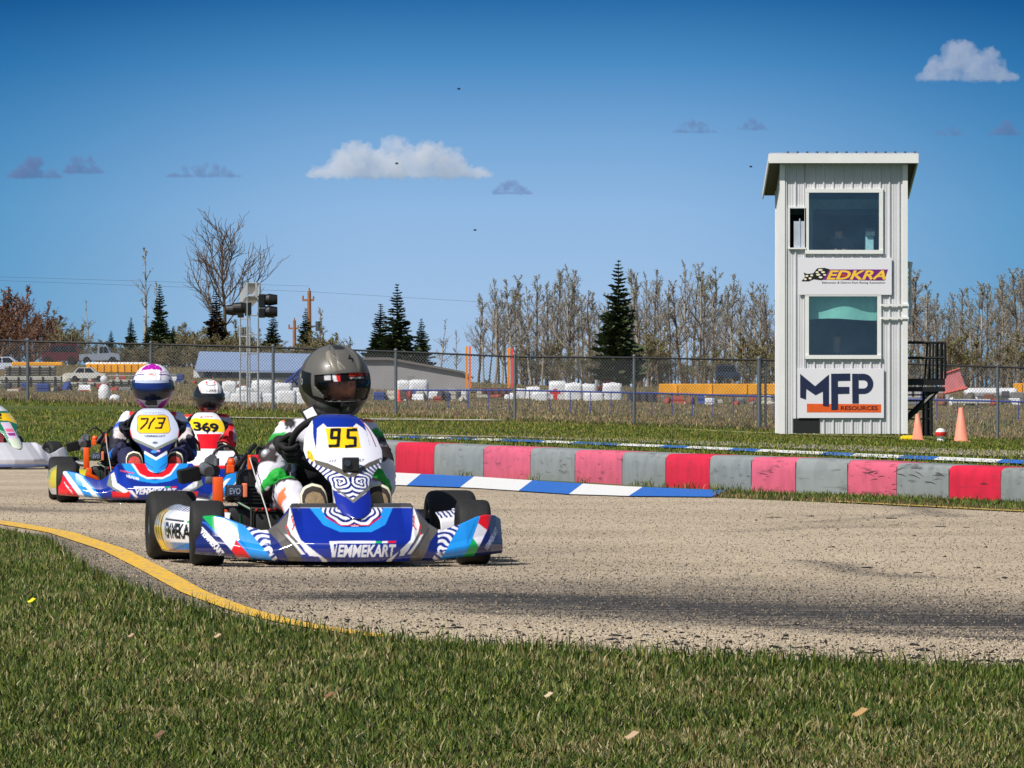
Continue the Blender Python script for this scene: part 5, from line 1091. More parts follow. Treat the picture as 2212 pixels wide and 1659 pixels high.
def panel(parent, cv, res=.0024, zs=1.0):
    u = np.linspace(-1, 1, int(.31/res)); z = np.arange(.2, .6451, res); U, Zz = np.meshgrid(u, z, indexing='ij'); X, Y, Z = Ppos(U, Zz)
    tq = np.clip((Zz-.2)/.44, 0, 1); C = cv.sample((X-.008-.026*(1-tq)).ravel()/.985, Zz.ravel()); o = mesh_np('number_panel', np.stack([X,Y,Z],-1).reshape(-1,3), grid_faces(len(u), len(z)), paint, parent, cols=C, smooth=True)
    md = o.modifiers.new('s','SOLIDIFY'); md.thickness = .006; md.offset = -1; return o
def wheel(parent, x, y, r, w, steer=0):
    M = Matrix.Translation((x, y, r)) @ Matrix.Rotation(steer, 4, 'Z') @ Matrix.Rotation(R(90), 4, 'Y'); h = w/2; rr = r*.50
    e = MB(); e.lathe([(rr,-h*.82),(rr+.02,-h*.96),(r*.72,-h*1.0),(r*.86,-h*.98),(r*.93,-h*.92),(r*.975,-h*.82),(r*.995,-h*.66),(r,-h*.3),(r,h*.3),(r*.995,h*.66),(r*.975,h*.82),(r*.93,h*.92),(r*.86,h*.98),(r*.72,h),(rr+.02,h*.96),(rr,h*.82)], 48, M)
    t = e.build('wheel', M_rub, parent, smooth=True)
    e = MB(); e.lathe([(rr+.002,-h*.84),(rr-.006,-h*.88),(rr-.012,-h*.8),(rr-.02,-h*.2),(.03,-h*.12),(.03,h*.1),(rr-.02,h*.2),(rr-.012,h*.8),(rr-.006,h*.88),(rr+.002,h*.84)], 32, M); ri = e.build('rim', M_rim, t); autosmooth(ri, 35)
    e = MB(); e.lathe([(.001,-h*.5),(.022,-h*.5),(.026,-h*.3),(.026,h*.3),(.022,h*.5),(.001,h*.5)], 12, M); e.build('hub', M_blk, t); return t
def pod(parent, sg, cv):
    """side pod: slanting nose face, long flat flank"""
    path = np.array([(.42,.20),(.50,.215),(.575,.26),(.625,.36),(.645,.50),(.65,.64),(.645,.76),(.62,.84),(.58,.87)]); d = np.r_[0, np.cumsum(np.linalg.norm(np.diff(path,axis=0),axis=1))]
    s = np.linspace(0, d[-1], 190); px = np.interp(s, d, path[:,0]); py = np.interp(s, d, path[:,1])
    for _ in range(25): px[1:-1] = (px[:-2]+px[2:]+px[1:-1])/3; py[1:-1] = (py[:-2]+py[2:]+py[1:-1])/3
    v = np.linspace(0,1,56); Z = .045+(.205-.045)*v; bul = .03*np.sin(np.pi*np.clip(v,0,1))-.045*np.clip((v-.75)/.25,0,1)**2
    T = np.gradient(np.stack([px,py],1), axis=0); T /= np.linalg.norm(T,axis=1,keepdims=True); N = np.stack([T[:,1],-T[:,0]],1)
    P = np.zeros((len(s), len(v), 3)); P[:,:,0] = sg*(px[:,None]+N[:,0:1]*bul); P[:,:,1] = py[:,None]+N[:,1:2]*bul; P[:,:,2] = Z+.03*np.sin(s/d[-1]*3)[:,None]*(v)
    Fq = grid_faces(len(s), len(v)); C = cv.sample(np.repeat(s if sg > 0 else 1.0-s, len(v)), np.tile(Z, len(s)))
    o = mesh_np('side_pod', P.reshape(-1,3), Fq if sg > 0 else Fq[:, ::-1].copy(), paint, parent, cols=C, smooth=True); md = o.modifiers.new('s','SOLIDIFY'); md.thickness = .006; md.offset = -1; return o
def engine(K, big=True):
    g = MB(); g.box(-.47,-.20,.62,.92,.07,.25,bev=.02); g.box(-.40,-.24,.60,.80,.24,.34,bev=.02)
    for i in range(6): g.box(-.41,-.23,.59,.81,.262+i*.014,.268+i*.014)
    E = g.build('engine', M_blk, K); autosmooth(E); E.location = (.068,0,-.028)
    g = MB(); g.box(-.512,-.475,.60,.68,.235,.370,bev=.006); g.box(-.50,-.455,.59,.69,.17,.24,bev=.01); g.tube([(-.49,.6,.20),(-.43,.6,.17),(-.41,.62,.14)],.016,8); autosmooth(g.build('clutch_guard', M_or, E))
    g = MB(); g.box(-.462,-.398,.575,.66,.290,.338,bev=.006); bt = g.build('battery', mat('battery_blue_black',(44,50,70),.5), E)
    V_, T_ = text_fit('EVO', .044, .026, bold=.02); g = MB(); g.add([(-.452+a, .5725, .301+b) for a, b in V_], [tuple(t) for t in T_]); g.build('battery_label', mat('label_grey',(150,165,190),.5), bt)
    g = MB(); g.box(-.397,-.380,.57,.655,.288,.345,bev=.004); g.build('battery_strap', mat('salmon_strap',(240,130,90),.6), bt)
    g = MB(); g.tube([(-.255,.60,.26),(-.275,.60,.36),(-.298,.60,.455)],[.019,.019,.018],14); g.sphere((-.30,.60,.462),.023,12); autosmooth(g.build('exhaust_pipe', M_steel, E), 60)
    g = MB(); g.tube([(-.30,.80,.10),(-.22,.80,.14),(-.12,.95,.15)],.045,12); g.tube([(-.42,.86,.40),(-.385,.85,.45)],.022,12); autosmooth(g.build('silencer', M_dull, E))
    g = MB(); 
    M = Matrix.Translation((-.585,.92,.375)) @ Matrix.Rotation(R(-12),4,'Y'); g.xbox(M, .088,.13,.060, bev=.010)
    for i in range(7): g.xbox(M @ Matrix.Translation((0,-.066,-.024+i*.008)), .080,.006,.004)
    autosmooth(g.build('air_box', M_blk, E))
    g = MB(); g.tube([(-.53,.88,.40),(-.49,.82,.39)],.03,12); g.tube([(-.51,.84,.43),(-.50,.80,.44)],.022,10); g.tube([(-.515,.78,.39),(-.515,.84,.41)],.022,12); g.tube([(-.485,.79,.415),(-.485,.79,.445)],.012,10); g.box(-.53,-.49,.78,.82,.34,.37,bev=.005); g.tube([(-.56,.80,.27),(-.50,.76,.26)],.018,8); autosmooth(g.build('carburettor', M_dull, E))
    g = MB(); a = np.linspace(0, math.pi, 14); g.tube([(-.445+.058*math.cos(t), .82, .42+.075*math.sin(t)) for t in a], .006, 8); g.tube([(-.41,.75,.30),(-.39,.70,.40),(-.36,.72,.47),(-.33,.75,.50)],.010,8); g.build('hose', M_blk, E)
    g = MB(); g.box(-.36,-.18,.52,.57,.06,.235,bev=.015); g.tube([(-.37,.515,.06),(-.37,.515,.245),(-.17,.515,.235),(-.15,.515,.06)],.008,8); autosmooth(g.build('radiator', mat('radiator_core',(22,26,24),.6,var=.4,scale=60), E))
    g = MB(); g.box(-.40,-.20,.66,.86,.30,.40,bev=.02); g.box(-.37,-.25,.62,.70,.33,.43,bev=.015); g.tube([(-.42,.66,.40),(-.38,.62,.46),(-.33,.63,.40)],.012,8); autosmooth(g.build('cylinder_head', mat('dark_cast_metal',(46,46,50),.4,metal=.5,var=.3,scale=30), E))
    g = MB(); g.tube([(-.42,.60,.27),(-.36,.56,.235),(-.20,.55,.24)],.007,8); g.tube([(-.40,.58,.10),(-.41,.56,.22)],.007,8); g.build('green_hose', mat('green_hose',(20,70,44),.4), E)
    g = MB(); g.box(-.46,-.43,.60,.64,.385,.42,bev=.004); g.sphere((-.44,.64,.43),.018,10); g.box(-.375,-.36,.60,.63,.40,.46,bev=.003); g.build('orange_cap', M_or, E)
    g = MB()
    for i in range(7): g.sphere((-.35+i*.026, .505, .238+.004*(i%2)), .0075, 8)
    g.build('red_fitting', M_redp, E); return E
def chassis(K):
    g = MB(); r = .014
    for s in (-1,1):
        g.tube([(s*.15,-.20,.06),(s*.20,.0,.06),(s*.28,.15,.05),(s*.33,.5,.05),(s*.30,.95,.06),(s*.22,1.12,.08)], r, 8); g.tube([(s*.20,.0,.06),(s*.42,.0,.09),(s*.47,.0,.13)], .013, 8)
        g.tube([(s*.33,.25,.06),(s*.55,.27,.08),(s*.58,.55,.09),(s*.55,.8,.08),(s*.31,.82,.06)], .010, 8); g.tube([(s*.16,-.18,.06),(s*.17,-.26,.10),(s*.17,-.22,.18),(s*.12,-.06,.2)], .010, 8)
    g.tube([(-.28,.18,.05),(.28,.18,.05)], r, 8); g.tube([(-.32,.6,.05),(.32,.6,.05)], r, 8); g.tube([(-.62,1.05,.14),(.62,1.05,.14)], .025, 12); g.tube([(-.17,-.26,.10),(.17,-.26,.10)], .010, 8)
    g.build('frame', M_tube, K, smooth=True)
    g = MB(); g.box(-.30,.30,-.05,.55,.028,.034); g.build('floor_tray', mat('floor_tray_black',(14,14,15),.6), K)
    g = MB(); g.tube([(-.60,1.22,.15),(-.45,1.27,.15),(.45,1.27,.15),(.60,1.22,.15)], .05, 12); g.build('rear_bumper', M_blk, K, smooth=True)
    g = MB(); g.tube([(0,.02,.12),(0,.38,.49)], .011, 8); g.build('steering_column', M_steel, K)
    g = MB(); prof = []
    for i in range(17):
        a = math.pi*i/16; prof.append((math.cos(a)*.19, math.sin(a)))
    V = []; rows = [(.50,.07,.55,.02),(.60,.05,.9,.05),(.75,.04,1,.10),(.86,.045,1,.14),(.93,.14,1,.14),(.97,.28,.9,.10),(.985,.38,.75,.04)]
    for y, z, w, h in rows:
        for c_, s__ in prof: V.append((c_*w, y-.02*s__*0, z+(1-s__)*h*.9))
    n = 17; g.add(V, [(i*n+j, i*n+j+1, (i+1)*n+j+1, (i+1)*n+j) for i in range(len(rows)-1) for j in range(n-1)]); o = g.build('seat', M_blk, K, smooth=True); md = o.modifiers.new('s','SOLIDIFY'); md.thickness = .012
    for s in (-1,1): g = MB(); g.tube([(s*.10,.0,.06),(s*.10,-.02,.20)],.008,8); g.tube([(s*.10-.04,-.02,.20),(s*.10+.04,-.02,.20)],.008,8); g.build('pedal', M_steel, K)
    g = MB(); g.box(.20,.26,.20,.26,.06,.11,bev=.01); g.tube([(-.30,.19,.06),(-.28,.16,.09),(-.24,.18,.10)],.014,8); g.box(-.235,-.205,.14,.19,.05,.10,bev=.006); g.build('brake_caliper', M_gold, K)
    g = MB(); g.tube([(-.30,.60,.42),(-.29,.45,.34),(-.265,.30,.22),(-.25,.14,.10)],.0026,6); g.build('cable', mat('pale_cable',(190,192,186),.5), K)
WC = Vector((0,.40,.480)); WN = Vector((0,-.72,-.70)).normalized()       # steering wheel centre, axis
def steering(K):
    T = WN.to_track_quat('Z','Y').to_matrix().to_4x4(); M = Matrix.Translation(WC) @ T; g = MB(); a = np.linspace(0,2*math.pi,48,endpoint=False)
    V = []; Fs = []; Rm, r = .150, .0145
    for i, t in enumerate(a):
        for k in range(10):
            b = 2*math.pi*k/10; V.append(M @ Vector(((Rm+r*math.cos(b))*math.cos(t), (Rm+r*math.cos(b))*math.sin(t), r*math.sin(b))))
    for i in range(48):
        for k in range(10): Fs.append((i*10+k, ((i+1)%48)*10+k, ((i+1)%48)*10+(k+1)%10, i*10+(k+1)%10))
    g.add(V, Fs); s = g.build('steering_wheel', mat('wheel_suede',(20,20,21),.85), K, smooth=True)
    g = MB(); 
    for t in (0, 2.1, 4.2): g.tube([M @ Vector((0,0,.0)), M @ Vector((math.cos(t+1.57)*.155, math.sin(t+1.57)*.155, 0))], .010, 6)
    g.lathe([(.001,-.012),(.035,-.012),(.035,.012),(.001,.012)], 16, M); g.build('spoke', M_blk, s); return M
# ---- paint plans
def swirl(k=.017, cx=.045, cz=.365, tw=2.2):
    def f(x, z): ax = np.abs(x); r = np.hypot(ax-cx, z-cz); a = np.arctan2(z-cz, ax-cx); return np.sin(r*2*math.pi/k+tw*a+1.5*np.sin(3*a+z*60)) > -.05
    return f
NAVY = (16,34,112); BLUE = (10,40,150); LB = (34,146,232); GRY = (118,116,112); WHT = (236,236,242); RED = (226,18,30); GRN = (20,168,84); YEL = (250,206,10)
def tri_text(c, T, col, txt='VEMMEKART', flag=False): pass
def fairing95():
    c = Canvas(-.63,.63,.0,.27,.0011,NAVY); L2 = lambda p: ((550+p[0]/3.16-1370)/976, (2220-(1750+p[1]/3.16))/976); R3 = lambda p: ((1050+p[0]/2.328-1370)/976, (2220-(1750+p[1]/2.328))/976)
    c.poly([(-.25,0),(.25,0),(.25,.27),(-.25,.27)], BLUE)
    for s in (-1,1):
        m = lambda P: [(s*a, b) for a, b in P]
        c.poly(m([(.245,.27),(.25,.22),(.30,.165),(.34,.145),(.45,.14),(.42,.0),(.21,.0)]), (92,88,84)); c.poly(m([(.25,.0),(.30,.10),(.345,.15),(.45,.16),(.45,0)]), (16,34,112))
        c.poly(m([(.245,.235),(.262,.165),(.20,.06),(.15,.05),(.215,.10),(.232,.155)]), WHT)
        c.poly(m([(.252,.235),(.285,.165),(.24,.10),(.165,.038),(.145,.05),(.13,.06),(.21,.12),(.235,.16),(.24,.19)]), WHT) if False else None
        c.poly(m([(.248,.20),(.262,.165),(.25,.13),(.185,.045),(.14,.042),(.215,.105),(.24,.145),(.240,.18)]), WHT)
        c.poly(m([(.262,.165),(.268,.16),(.256,.122),(.262,.118)]), RED); c.line(m([(.243,.20),(.236,.16),(.245,.145)]), .005, RED)
        c.poly(m([(.275,.13),(.215,.05),(.20,.05),(.262,.125)]), WHT); c.line(m([(.30,.15),(.22,.045)]), .004, (60,58,58))
        # swirl patches on the wings
        c.poly(m([(.335,.145),(.46,.165),(.40,.03),(.30,.02),(.33,.08)]), (26,52,140)); c.poly(m([(.335,.145),(.46,.165),(.40,.03),(.30,.02),(.33,.08)]), WHT, fn=swirl(.022,.345,.055,1.4))
        # band beside the patch
        c.poly(m([(.535,.215),(.43,.165),(.33,.02),(.40,.02),(.50,.11),(.545,.20)]), LB)
    # centre block
    tr = [(-.172,.246),(-.112,.163),(-.06,.142),(.06,.142),(.112,.163),(.172,.246)]
    for s in (-1,1): c.poly([(s*.175,.25),(s*.115,.16),(s*.055,.142),(s*.055,.12),(s*.10,.145),(s*.145,.17),(s*.215,.25)] if False else [(s*.135,.25),(s*.105,.19),(s*.055,.158),(0,.155),(0,.138),(s*.062,.138),(s*.122,.165),(s*.178,.25)], LB)
    c.poly([(-.135,.25),(-.105,.192),(-.055,.160),(.055,.160),(.105,.192),(.135,.25)], NAVY); c.poly([(-.135,.25),(-.105,.192),(-.055,.160),(.055,.160),(.105,.192),(.135,.25)], WHT, fn=swirl(.02,.05,.235,3.2))
    c.line([(-.11,.196),(-.055,.164),(.055,.164),(.11,.196)], .004, RED)
    c.poly([(-.26,.232),(.26,.232),(.26,.27),(-.26,.27)], (66,64,62)); c.line([(-.245,.231),(.245,.231)], .002, (190,190,190))
    # badge and lettering
    c.poly([(-.135,.105),(-.11,.055),(-.14,.04),(-.155,.02),(.165,.02),(.15,.04),(.125,.055),(.15,.10)] if False else [(-.15,.03),(-.118,.105),(.152,.105),(.172,.06),(.16,.02),(-.145,.02)], (14,40,140))
    for s in (-1,1): c.poly([(s*.16-.0,.055),(s*.135,.03),(s*.12,.028),(s*.145,.052)] if False else [(s*.165,.062),(s*.120,.030),(s*.115,.022),(s*.135,.022)], WHT)
    ox = .018; c.poly([(-.128+ox,.094),(.052+ox,.094),(.055+ox,.104),(-.125+ox,.104)], WHT)
    c.poly([(.052+ox,.095),(.075+ox,.095),(.078+ox,.103),(.055+ox,.103)], GRN); c.poly([(.077+ox,.095),(.10+ox,.095),(.103+ox,.103),(.080+ox,.103)], WHT); c.poly([(.102+ox,.095),(.135+ox,.095),(.137+ox,.103),(.105+ox,.103)], RED)
    c.poly([(-.128+ox,.104),(-.118+ox,.040),(-.106+ox,.040),(-.098+ox,.094)], WHT); c.poly([(-.112+ox,.092),(-.109+ox,.060),(-.101+ox,.092)], (18,44,150))
    c.text('EMMEKART', (-.098+ox,.041), (.132+ox,.041), (-.094+ox,.090), WHT, bold=.035, shear=.1)
    # left tip: flag, navy and lettering
    for P, col in (([(1380,1410),(1600,1410),(1300,1010),(1200,955),(950,870),(1030,1000),(1165,1160)], LB), ([(790,872),(945,872),(1035,990),(950,1085),(880,1000)], GRN), ([(950,1082),(1032,990),(1168,1160),(1112,1285)], (226,224,236)), ([(1110,1282),(1168,1160),(1380,1420),(1212,1420)], RED)): c.poly([L2(p) for p in P], col)
    c.poly([L2(p) for p in [(735,900),(790,872),(950,1085),(1215,1420),(700,1420)]], (16,30,100)); c.line([L2((745,925)),L2((835,965)),L2((940,1080))], .006, (40,110,220))
    c.text('VEMMEKART', L2((760,1070)), L2((990,1370)), L2((800,1010)), WHT, bold=.04); c.line([L2((790,1010)),L2((970,1230))], .004, WHT)
    c.text('www.vemmekart.it', L2((1120,1050)), L2((1290,1280)), L2((1148,1032)), (20,70,150), bold=.01)
    # right tip mirrors it
    for P, col in (([(1560,1020),(1720,770),(1800,680),(1935,605),(1890,710),(1830,850),(1722,1030)], LB), ([(1935,605),(2040,605),(1975,775),(1888,712)], RED), ([(1890,712),(1972,775),(1878,925),(1828,842)], (226,224,236)), ([(1830,842),(1880,922),(1822,1030),(1720,1030)], GRN)): c.poly([R3(p) for p in P], col)
    c.poly([R3(p) for p in [(2040,605),(2200,640),(2220,1040),(1822,1040),(1880,922),(1975,775)]], (18,28,92)); c.text('VEMMEKART', R3((1960,965)), R3((2092,785)), R3((1935,925)), (176,182,205), bold=.04)
    c.text('www.vemmekart.it', R3((1770,890)), R3((1872,695)), R3((1758,880)), (20,70,150)); return c
def panel95():
    cx = lambda sy: 1315+(sy-1607)/411*70
    def T(sx, sy): return ((sx-cx(sy))/955, (2216-sy)/955)
    A = lambda p: T(1000+p[0]/2.765, 1300+p[1]/2.765); B = lambda p: T(1050+p[0]/2.328, 1750+p[1]/2.328)
    c = Canvas(-.18,.18,.19,.66,.0011,(238,238,250)); c.poly([A(p) for p in [(600,830),(1150,830),(1160,900),(1220,1200),(1190,1030),(1140,980),(1075,935),(1035,975),(755,975),(718,935),(655,990),(640,1240),(612,1060),(615,950)]], (12,44,150))
    c.line([A((540,960)),A((505,1130)),A((480,1250))], .006, (200,40,60)); c.line([A((1130,890)),A((1235,1050)),A((1290,1200))], .004, (170,60,90))
    c.poly([A(p) for p in [(738,988),(1085,976),(1116,1215),(772,1218)]], YEL)
    K_ = (24,20,20); w = .0135
    for P in ([(893,1008),(808,1008),(800,1100),(884,1100)],[(886,1000),(868,1188),(778,1192)],[(1074,1008),(982,1010),(976,1096),(1058,1100),(1052,1188),(955,1198)]): c.line([A(p) for p in P], w, K_)
    c.text('OT', A((772,1375)), A((855,1375)), A((778,1345)), (40,44,70), bold=.03, shear=.2); c.text('RT', A((1085,1370)), A((1150,1370)), A((1090,1342)), (60,90,120), bold=.03, shear=.2)
    sw_ = [A(p) for p in [(460,1180),(520,1290),(620,1360),(740,1400),(880,1470),(980,1550),(1100,1470),(1250,1380),(1350,1320),(1360,1500),(1250,1700)]]+[(.09,.34),(.08,.30),(0,.25),(-.08,.30),(-.09,.34),(-.16,.44)]
    c.poly(sw_, (16,34,110)); c.poly(sw_, WHT, fn=swirl(.0165,.040,.355,1.2))
    c.poly([A(p) for p in [(620,1345),(760,1385),(900,1450),(980,1510),(1060,1460),(1200,1380),(1330,1330),(1320,1385),(1180,1440),(1040,1540),(960,1545),(860,1490),(640,1400)]], (96,92,84))
    c.poly([A(p) for p in [(905,1455),(1062,1452),(985,1512)]], (220,228,240)); c.poly([A(p) for p in [(545,1235),(590,1250),(632,1345),(605,1370),(560,1320)]], YEL); c.text('FDX', A((572,1330)), A((616,1360)), A((560,1255)), (40,40,60))
    c.poly([(-.10,.335),(0,.27),(.10,.335),(.10,.19),(-.10,.19)], (18,40,150)); c.poly([B(p) for p in [(575,330),(740,465),(905,325),(905,365),(750,495),(600,375)]], GRY); return c
def pod95():
    c = Canvas(0,1.1,.03,.22,.0015,WHT); c.poly([(0,.03),(.9,.03),(.9,.08),(0,.08)], (42,120,190)); c.poly([(0,.03),(.9,.03),(.9,.055),(0,.055)], (150,110,60)); c.poly([(0,.18),(.9,.19),(.9,.22),(0,.22)], NAVY); c.poly([(0,.18),(.9,.185),(.9,.22),(0,.22)], WHT, fn=swirl(.02,.2,.2,2))
    c.text('VEMMEKART', (.66,.092), (.90,.092), (.66,.148), (16,16,20), bold=.05); c.text('VEMMEKART', (.1,.10), (.34,.10), (.1,.145), (20,20,24), bold=.04)
    c.line([(.66,.158),(.82,.158)], .007, (20,20,30)); c.poly([(.835,.153),(.86,.153),(.86,.162),(.835,.162)], GRN); c.poly([(.87,.153),(.90,.153),(.90,.162),(.87,.162)], RED); c.poly([(.36,.03),(.62,.03),(.62,.19),(.36,.19)], YEL)
    for a in (.40,.47,.54,.60): c.line([(a,.03),(a,.19)], .02, (20,20,20))
    return c
def fairing713():
    c = Canvas(-.63,.63,0,.27,.0016,(16,44,140)); A = lambda p: ((p[0]-1310)/1362, (1334-p[1])/1362); Lp = lambda P: [A(p) for p in P]; Mp = lambda P: [(-A(p)[0], A(p)[1]) for p in P]
    for f in (Lp, Mp):
        c.poly(f([(930,1100),(975,1010),(1110,1180),(1150,1280),(1000,1290)]), (18,52,160)); c.poly(f([(930,1090),(960,1070),(985,1160),(1100,1235),(1095,1275),(950,1190)]), WHT); c.poly(f([(920,1090),(935,1085),(950,1190),(1095,1275),(1080,1290),(900,1180)]), (120,128,116))
        c.poly(f([(940,1232),(1060,1245),(1110,1215),(1095,1290),(950,1290)]), RED); c.poly(f([(480,1060),(505,1075),(670,1290),(470,1290)]), RED)
        c.poly(f([(500,1060),(560,1060),(720,1290),(672,1290),(540,1110)]), WHT); c.poly(f([(545,1060),(690,1090),(860,1290),(725,1290),(600,1130)]), LB); c.poly(f([(660,1120),(700,1130),(840,1290),(790,1290)]), WHT)
        c.poly(f([(1020,1000),(1105,1000),(1180,1100),(1310,1140),(1310,1165),(1180,1145),(1100,1110)]), LB); c.poly(f([(1105,1000),(1175,1095),(1240,1125),(1310,1127),(1310,990)]), WHT); c.poly(f([(1120,990),(1182,1082),(1245,1112),(1310,1114),(1310,980)]), RED)
        c.poly(f([(1150,1290),(1085,1225),(1120,1225),(1170,1285)]), WHT)
    c.poly(Lp([(1130,1190),(1395,1190),(1395,1202),(1130,1202)]), WHT); c.poly(Lp([(1400,1190),(1445,1190),(1440,1202),(1400,1202)]), GRN); c.poly(Lp([(1450,1190),(1500,1190),(1496,1202),(1450,1202)]), RED)
    c.text('VEMMEKART', A((1140,1258)), A((1490,1258)), A((1145,1204)), WHT, bold=.04, shear=.1); c.text('VEMMEKART', A((535,1175)), A((612,1268)), A((522,1140)), WHT, bold=.04)
    c.text('VROOM', A((1060,1110)), A((1170,1140)), A((1065,1088)), WHT, bold=.04); c.poly(Lp([(1010,1050),(1130,1075),(1128,1085),(1010,1062)]), (220,70,90)); return c
def panel713():
    c = Canvas(-.18,.18,.19,.66,.0014,(206,214,236)); A = lambda p: ((p[0]-398-(p[1]-560)/665*8)/1690, (1600-p[1])/1665); Lp = lambda P: [A(p) for p in P]
    c.poly(Lp([(214,640),(240,606),(520,602),(556,630),(578,780),(550,818),(240,822),(214,790)]), (90,90,100)); c.poly(Lp([(220,645),(244,612),(518,608),(550,634),(571,778),(546,812),(244,816),(220,786)]), (250,200,16))
    for P in ([(262,652),(336,650),(318,700),(250,768)],[(408,645),(362,700),(338,765)],[(440,645),(520,645),(498,700),(450,702),(492,704),(476,755),(412,757)]): c.line(Lp(P), .0125, (26,20,16))
    c.text('VEMMEKART', A((275,590)), A((515,590)), A((278,574)), (90,110,150)); c.text('VEMMEKART', A((285,862)), A((515,862)), A((288,840)), (40,44,60), bold=.03)
    for s in (-1,1):
        m = lambda P: [(s*a,b) for a,b in P]
        c.poly(m([(.14,.42),(.16,.52),(.18,.40),(.06,.26),(.07,.33)]), (226,60,60)); c.poly(m([(.0,.372),(.14,.44),(.15,.425),(.0,.352)]), (130,134,124)); c.poly(m([(0,.352),(.13,.415),(.075,.34),(.07,.26),(0,.30)]), (28,34,100)); c.poly(m([(0,.30),(.08,.335),(.075,.24),(0,.19)]), LB); c.poly(m([(0,.305),(.07,.35),(.075,.33),(0,.285)]), WHT); c.line(m([(.02,.23),(.07,.27)]), .006, (40,90,170))
    c.ell((0,.405),.018,.008,(110,110,120)); c.ell((-.01,.345),.02,.010,(60,150,230)); c.ell((.018,.35),.012,.008,(210,160,190)); return c
def panel369():
    c = Canvas(-.18,.18,.19,.66,.0016,(236,236,244)); A = lambda p: ((p[0]-972)/1385, (1430-p[1])/1370); Lp = lambda P: [A(p) for p in P]
    c.poly([(-.17,.56),(-.1,.585),(.1,.575),(.17,.54),(.165,.44),(-.165,.47)], (250,214,20)); c.text('369', (-.118,.455), (.105,.435), (-.118,.555), (20,18,26), bold=.05, space=.95)
    c.poly([(-.10,.43),(.13,.43),(.08,.35),(.075,.285),(-.09,.285),(-.085,.35)], RED); c.poly([(-.1,.285),(.1,.285),(.1,.19),(-.1,.19)], WHT); c.text('EXPRIT', (-.05,.588), (.06,.59), (-.05,.600), (200,60,60), bold=.03); c.ell((.0,.33),.02,.008,(190,30,40)); c.poly([(-.02,.455),(.02,.455),(0,.43)], (30,20,20)); return c
def panel2():
    c = Canvas(-.18,.18,.19,.66,.0016,(24,120,80)); c.poly([(-.16,.58),(.16,.58),(.14,.66),(-.14,.66)], (220,222,230)); c.poly([(-.17,.56),(.17,.56),(.165,.44),(.05,.48),(-.165,.50)], (246,200,16)); c.text('12', (-.13,.50), (.0,.50), (-.11,.56), (40,30,20), bold=.04, shear=.3)
    for s in (-1,1):
        for k in range(6): c.line([(s*.15,.42-.02*k),(s*.05,.36-.02*k)], .004, (200,230,220)); c.ell((s*(.13-.004*k),.60-.03*k+.04),.008,.006,(220,240,235))
    c.poly([(-.05,.47),(.05,.47),(.05,.19),(-.05,.19)], (214,196,220)); c.poly([(-.04,.40),(.04,.40),(.04,.37),(-.04,.37)], (226,110,140)); c.poly([(-.04,.36),(.04,.36),(.035,.33),(-.035,.33)], (150,40,140)); c.poly([(-.06,.30),(.06,.30),(.05,.19),(-.05,.19)], (206,214,196)); return c
def plain(x0,x1,z0,z1,c): return Canvas(x0,x1,z0,z1,.004,c)
def pod_plain(cb, cs):
    c = plain(0,1.1,.03,.22,cb); c.poly([(0,.03),(1,.03),(1,.08),(0,.08)], cs); return c
def make_kart(label, px, Y, yaw, fcv, pcv, lcv, rcv, fres=.003, eng=True):
    x = (px-1106)/F*Y; K = empty('go_kart', (x, Y, .0045), label, 'go-kart', None, rz=yaw)
    ff = fairing(K, fcv, fres); ff.scale = (1.0,1,1); ff.location.x = .022; panel(K, pcv, fres*.9); pod(K, -1, lcv); pod(K, 1, rcv)
    for s in (-1,1): wheel(K, s*.530, 0, .129, .135, R(-3)); wheel(K, s*.578, 1.05, .141, .20)
    chassis(K); 
    if eng: engine(K)
    M = steering(K); return K
K95 = make_kart('blue and white racing kart number 95 with swirl graphics, nearest the camera', 735, 26.5, R(8), fairing95(), panel95(), pod95(), pod95(), .0026)
K713 = make_kart('blue and red racing kart number 713 following just behind on the left', 328, 42.3, R(2.5), fairing713(), panel713(), pod_plain((206,190,40),(200,205,215)), pod_plain(BLUE, RED), .004)
c_ = plain(-.63,.63,0,.27,RED); c_.poly([(-.2,.12),(.2,.12),(.24,.27),(-.24,.27)], WHT); K369 = make_kart('red and white racing kart number 369, third behind the yellow-numbered pair', 443, 55.0, R(4), c_, panel369(), pod_plain(RED,WHT), pod_plain(RED,WHT), .006)
c_ = plain(-.63,.63,0,.27,(196,196,204)); c_.poly([(-.63,0),(.63,0),(.63,.05),(-.63,.05)], (120,150,220)); KW = make_kart('dirty white kart with green and yellow number panel, half cut by the left frame edge', 4, 61.8, R(32), c_, panel2(), pod_plain((200,202,208),(190,192,200)), pod_plain((200,202,208),(190,192,200)), .006, eng=False)
K369.scale = (.95,1,.91)
# small camera clamped to the front of panel 95
cx0 = K95.matrix_world if False else None
ac = empty('action_camera', (0,0,0), 'small black action camera clamped on the front of panel 95', 'camera'); 
def local(K, p): 
    c, s = math.cos(K.rotation_euler.z), math.sin(K.rotation_euler.z); return Vector((K.location.x+c*p[0]-s*p[1], K.location.y+s*p[0]+c*p[1], K.location.z+p[2]))
ac.location = local(K95, (.030,-.085,.372)); ac.rotation_euler = (0,0,R(8)); g = MB(); g.box(-.033,.033,-.028,.005,0,.056,bev=.005); g.build('body', mat('camera_black',(28,28,30),.5), ac)
g = MB(); g.lathe([(.001,.008),(.013,.008),(.014,0)], 16, Matrix.Translation((-.015,-.028,.034)) @ Matrix.Rotation(R(90),4,'X')); g.build('lens', mat('lens_glass',(60,64,70),.1), ac)
g = MB(); g.box(-.012,.012,-.02,.0,-.03,0,bev=.003); g.box(-.04,.04,-.012,.02,-.036,-.022,bev=.004); g.build('mount', mat('camera_black'), ac)
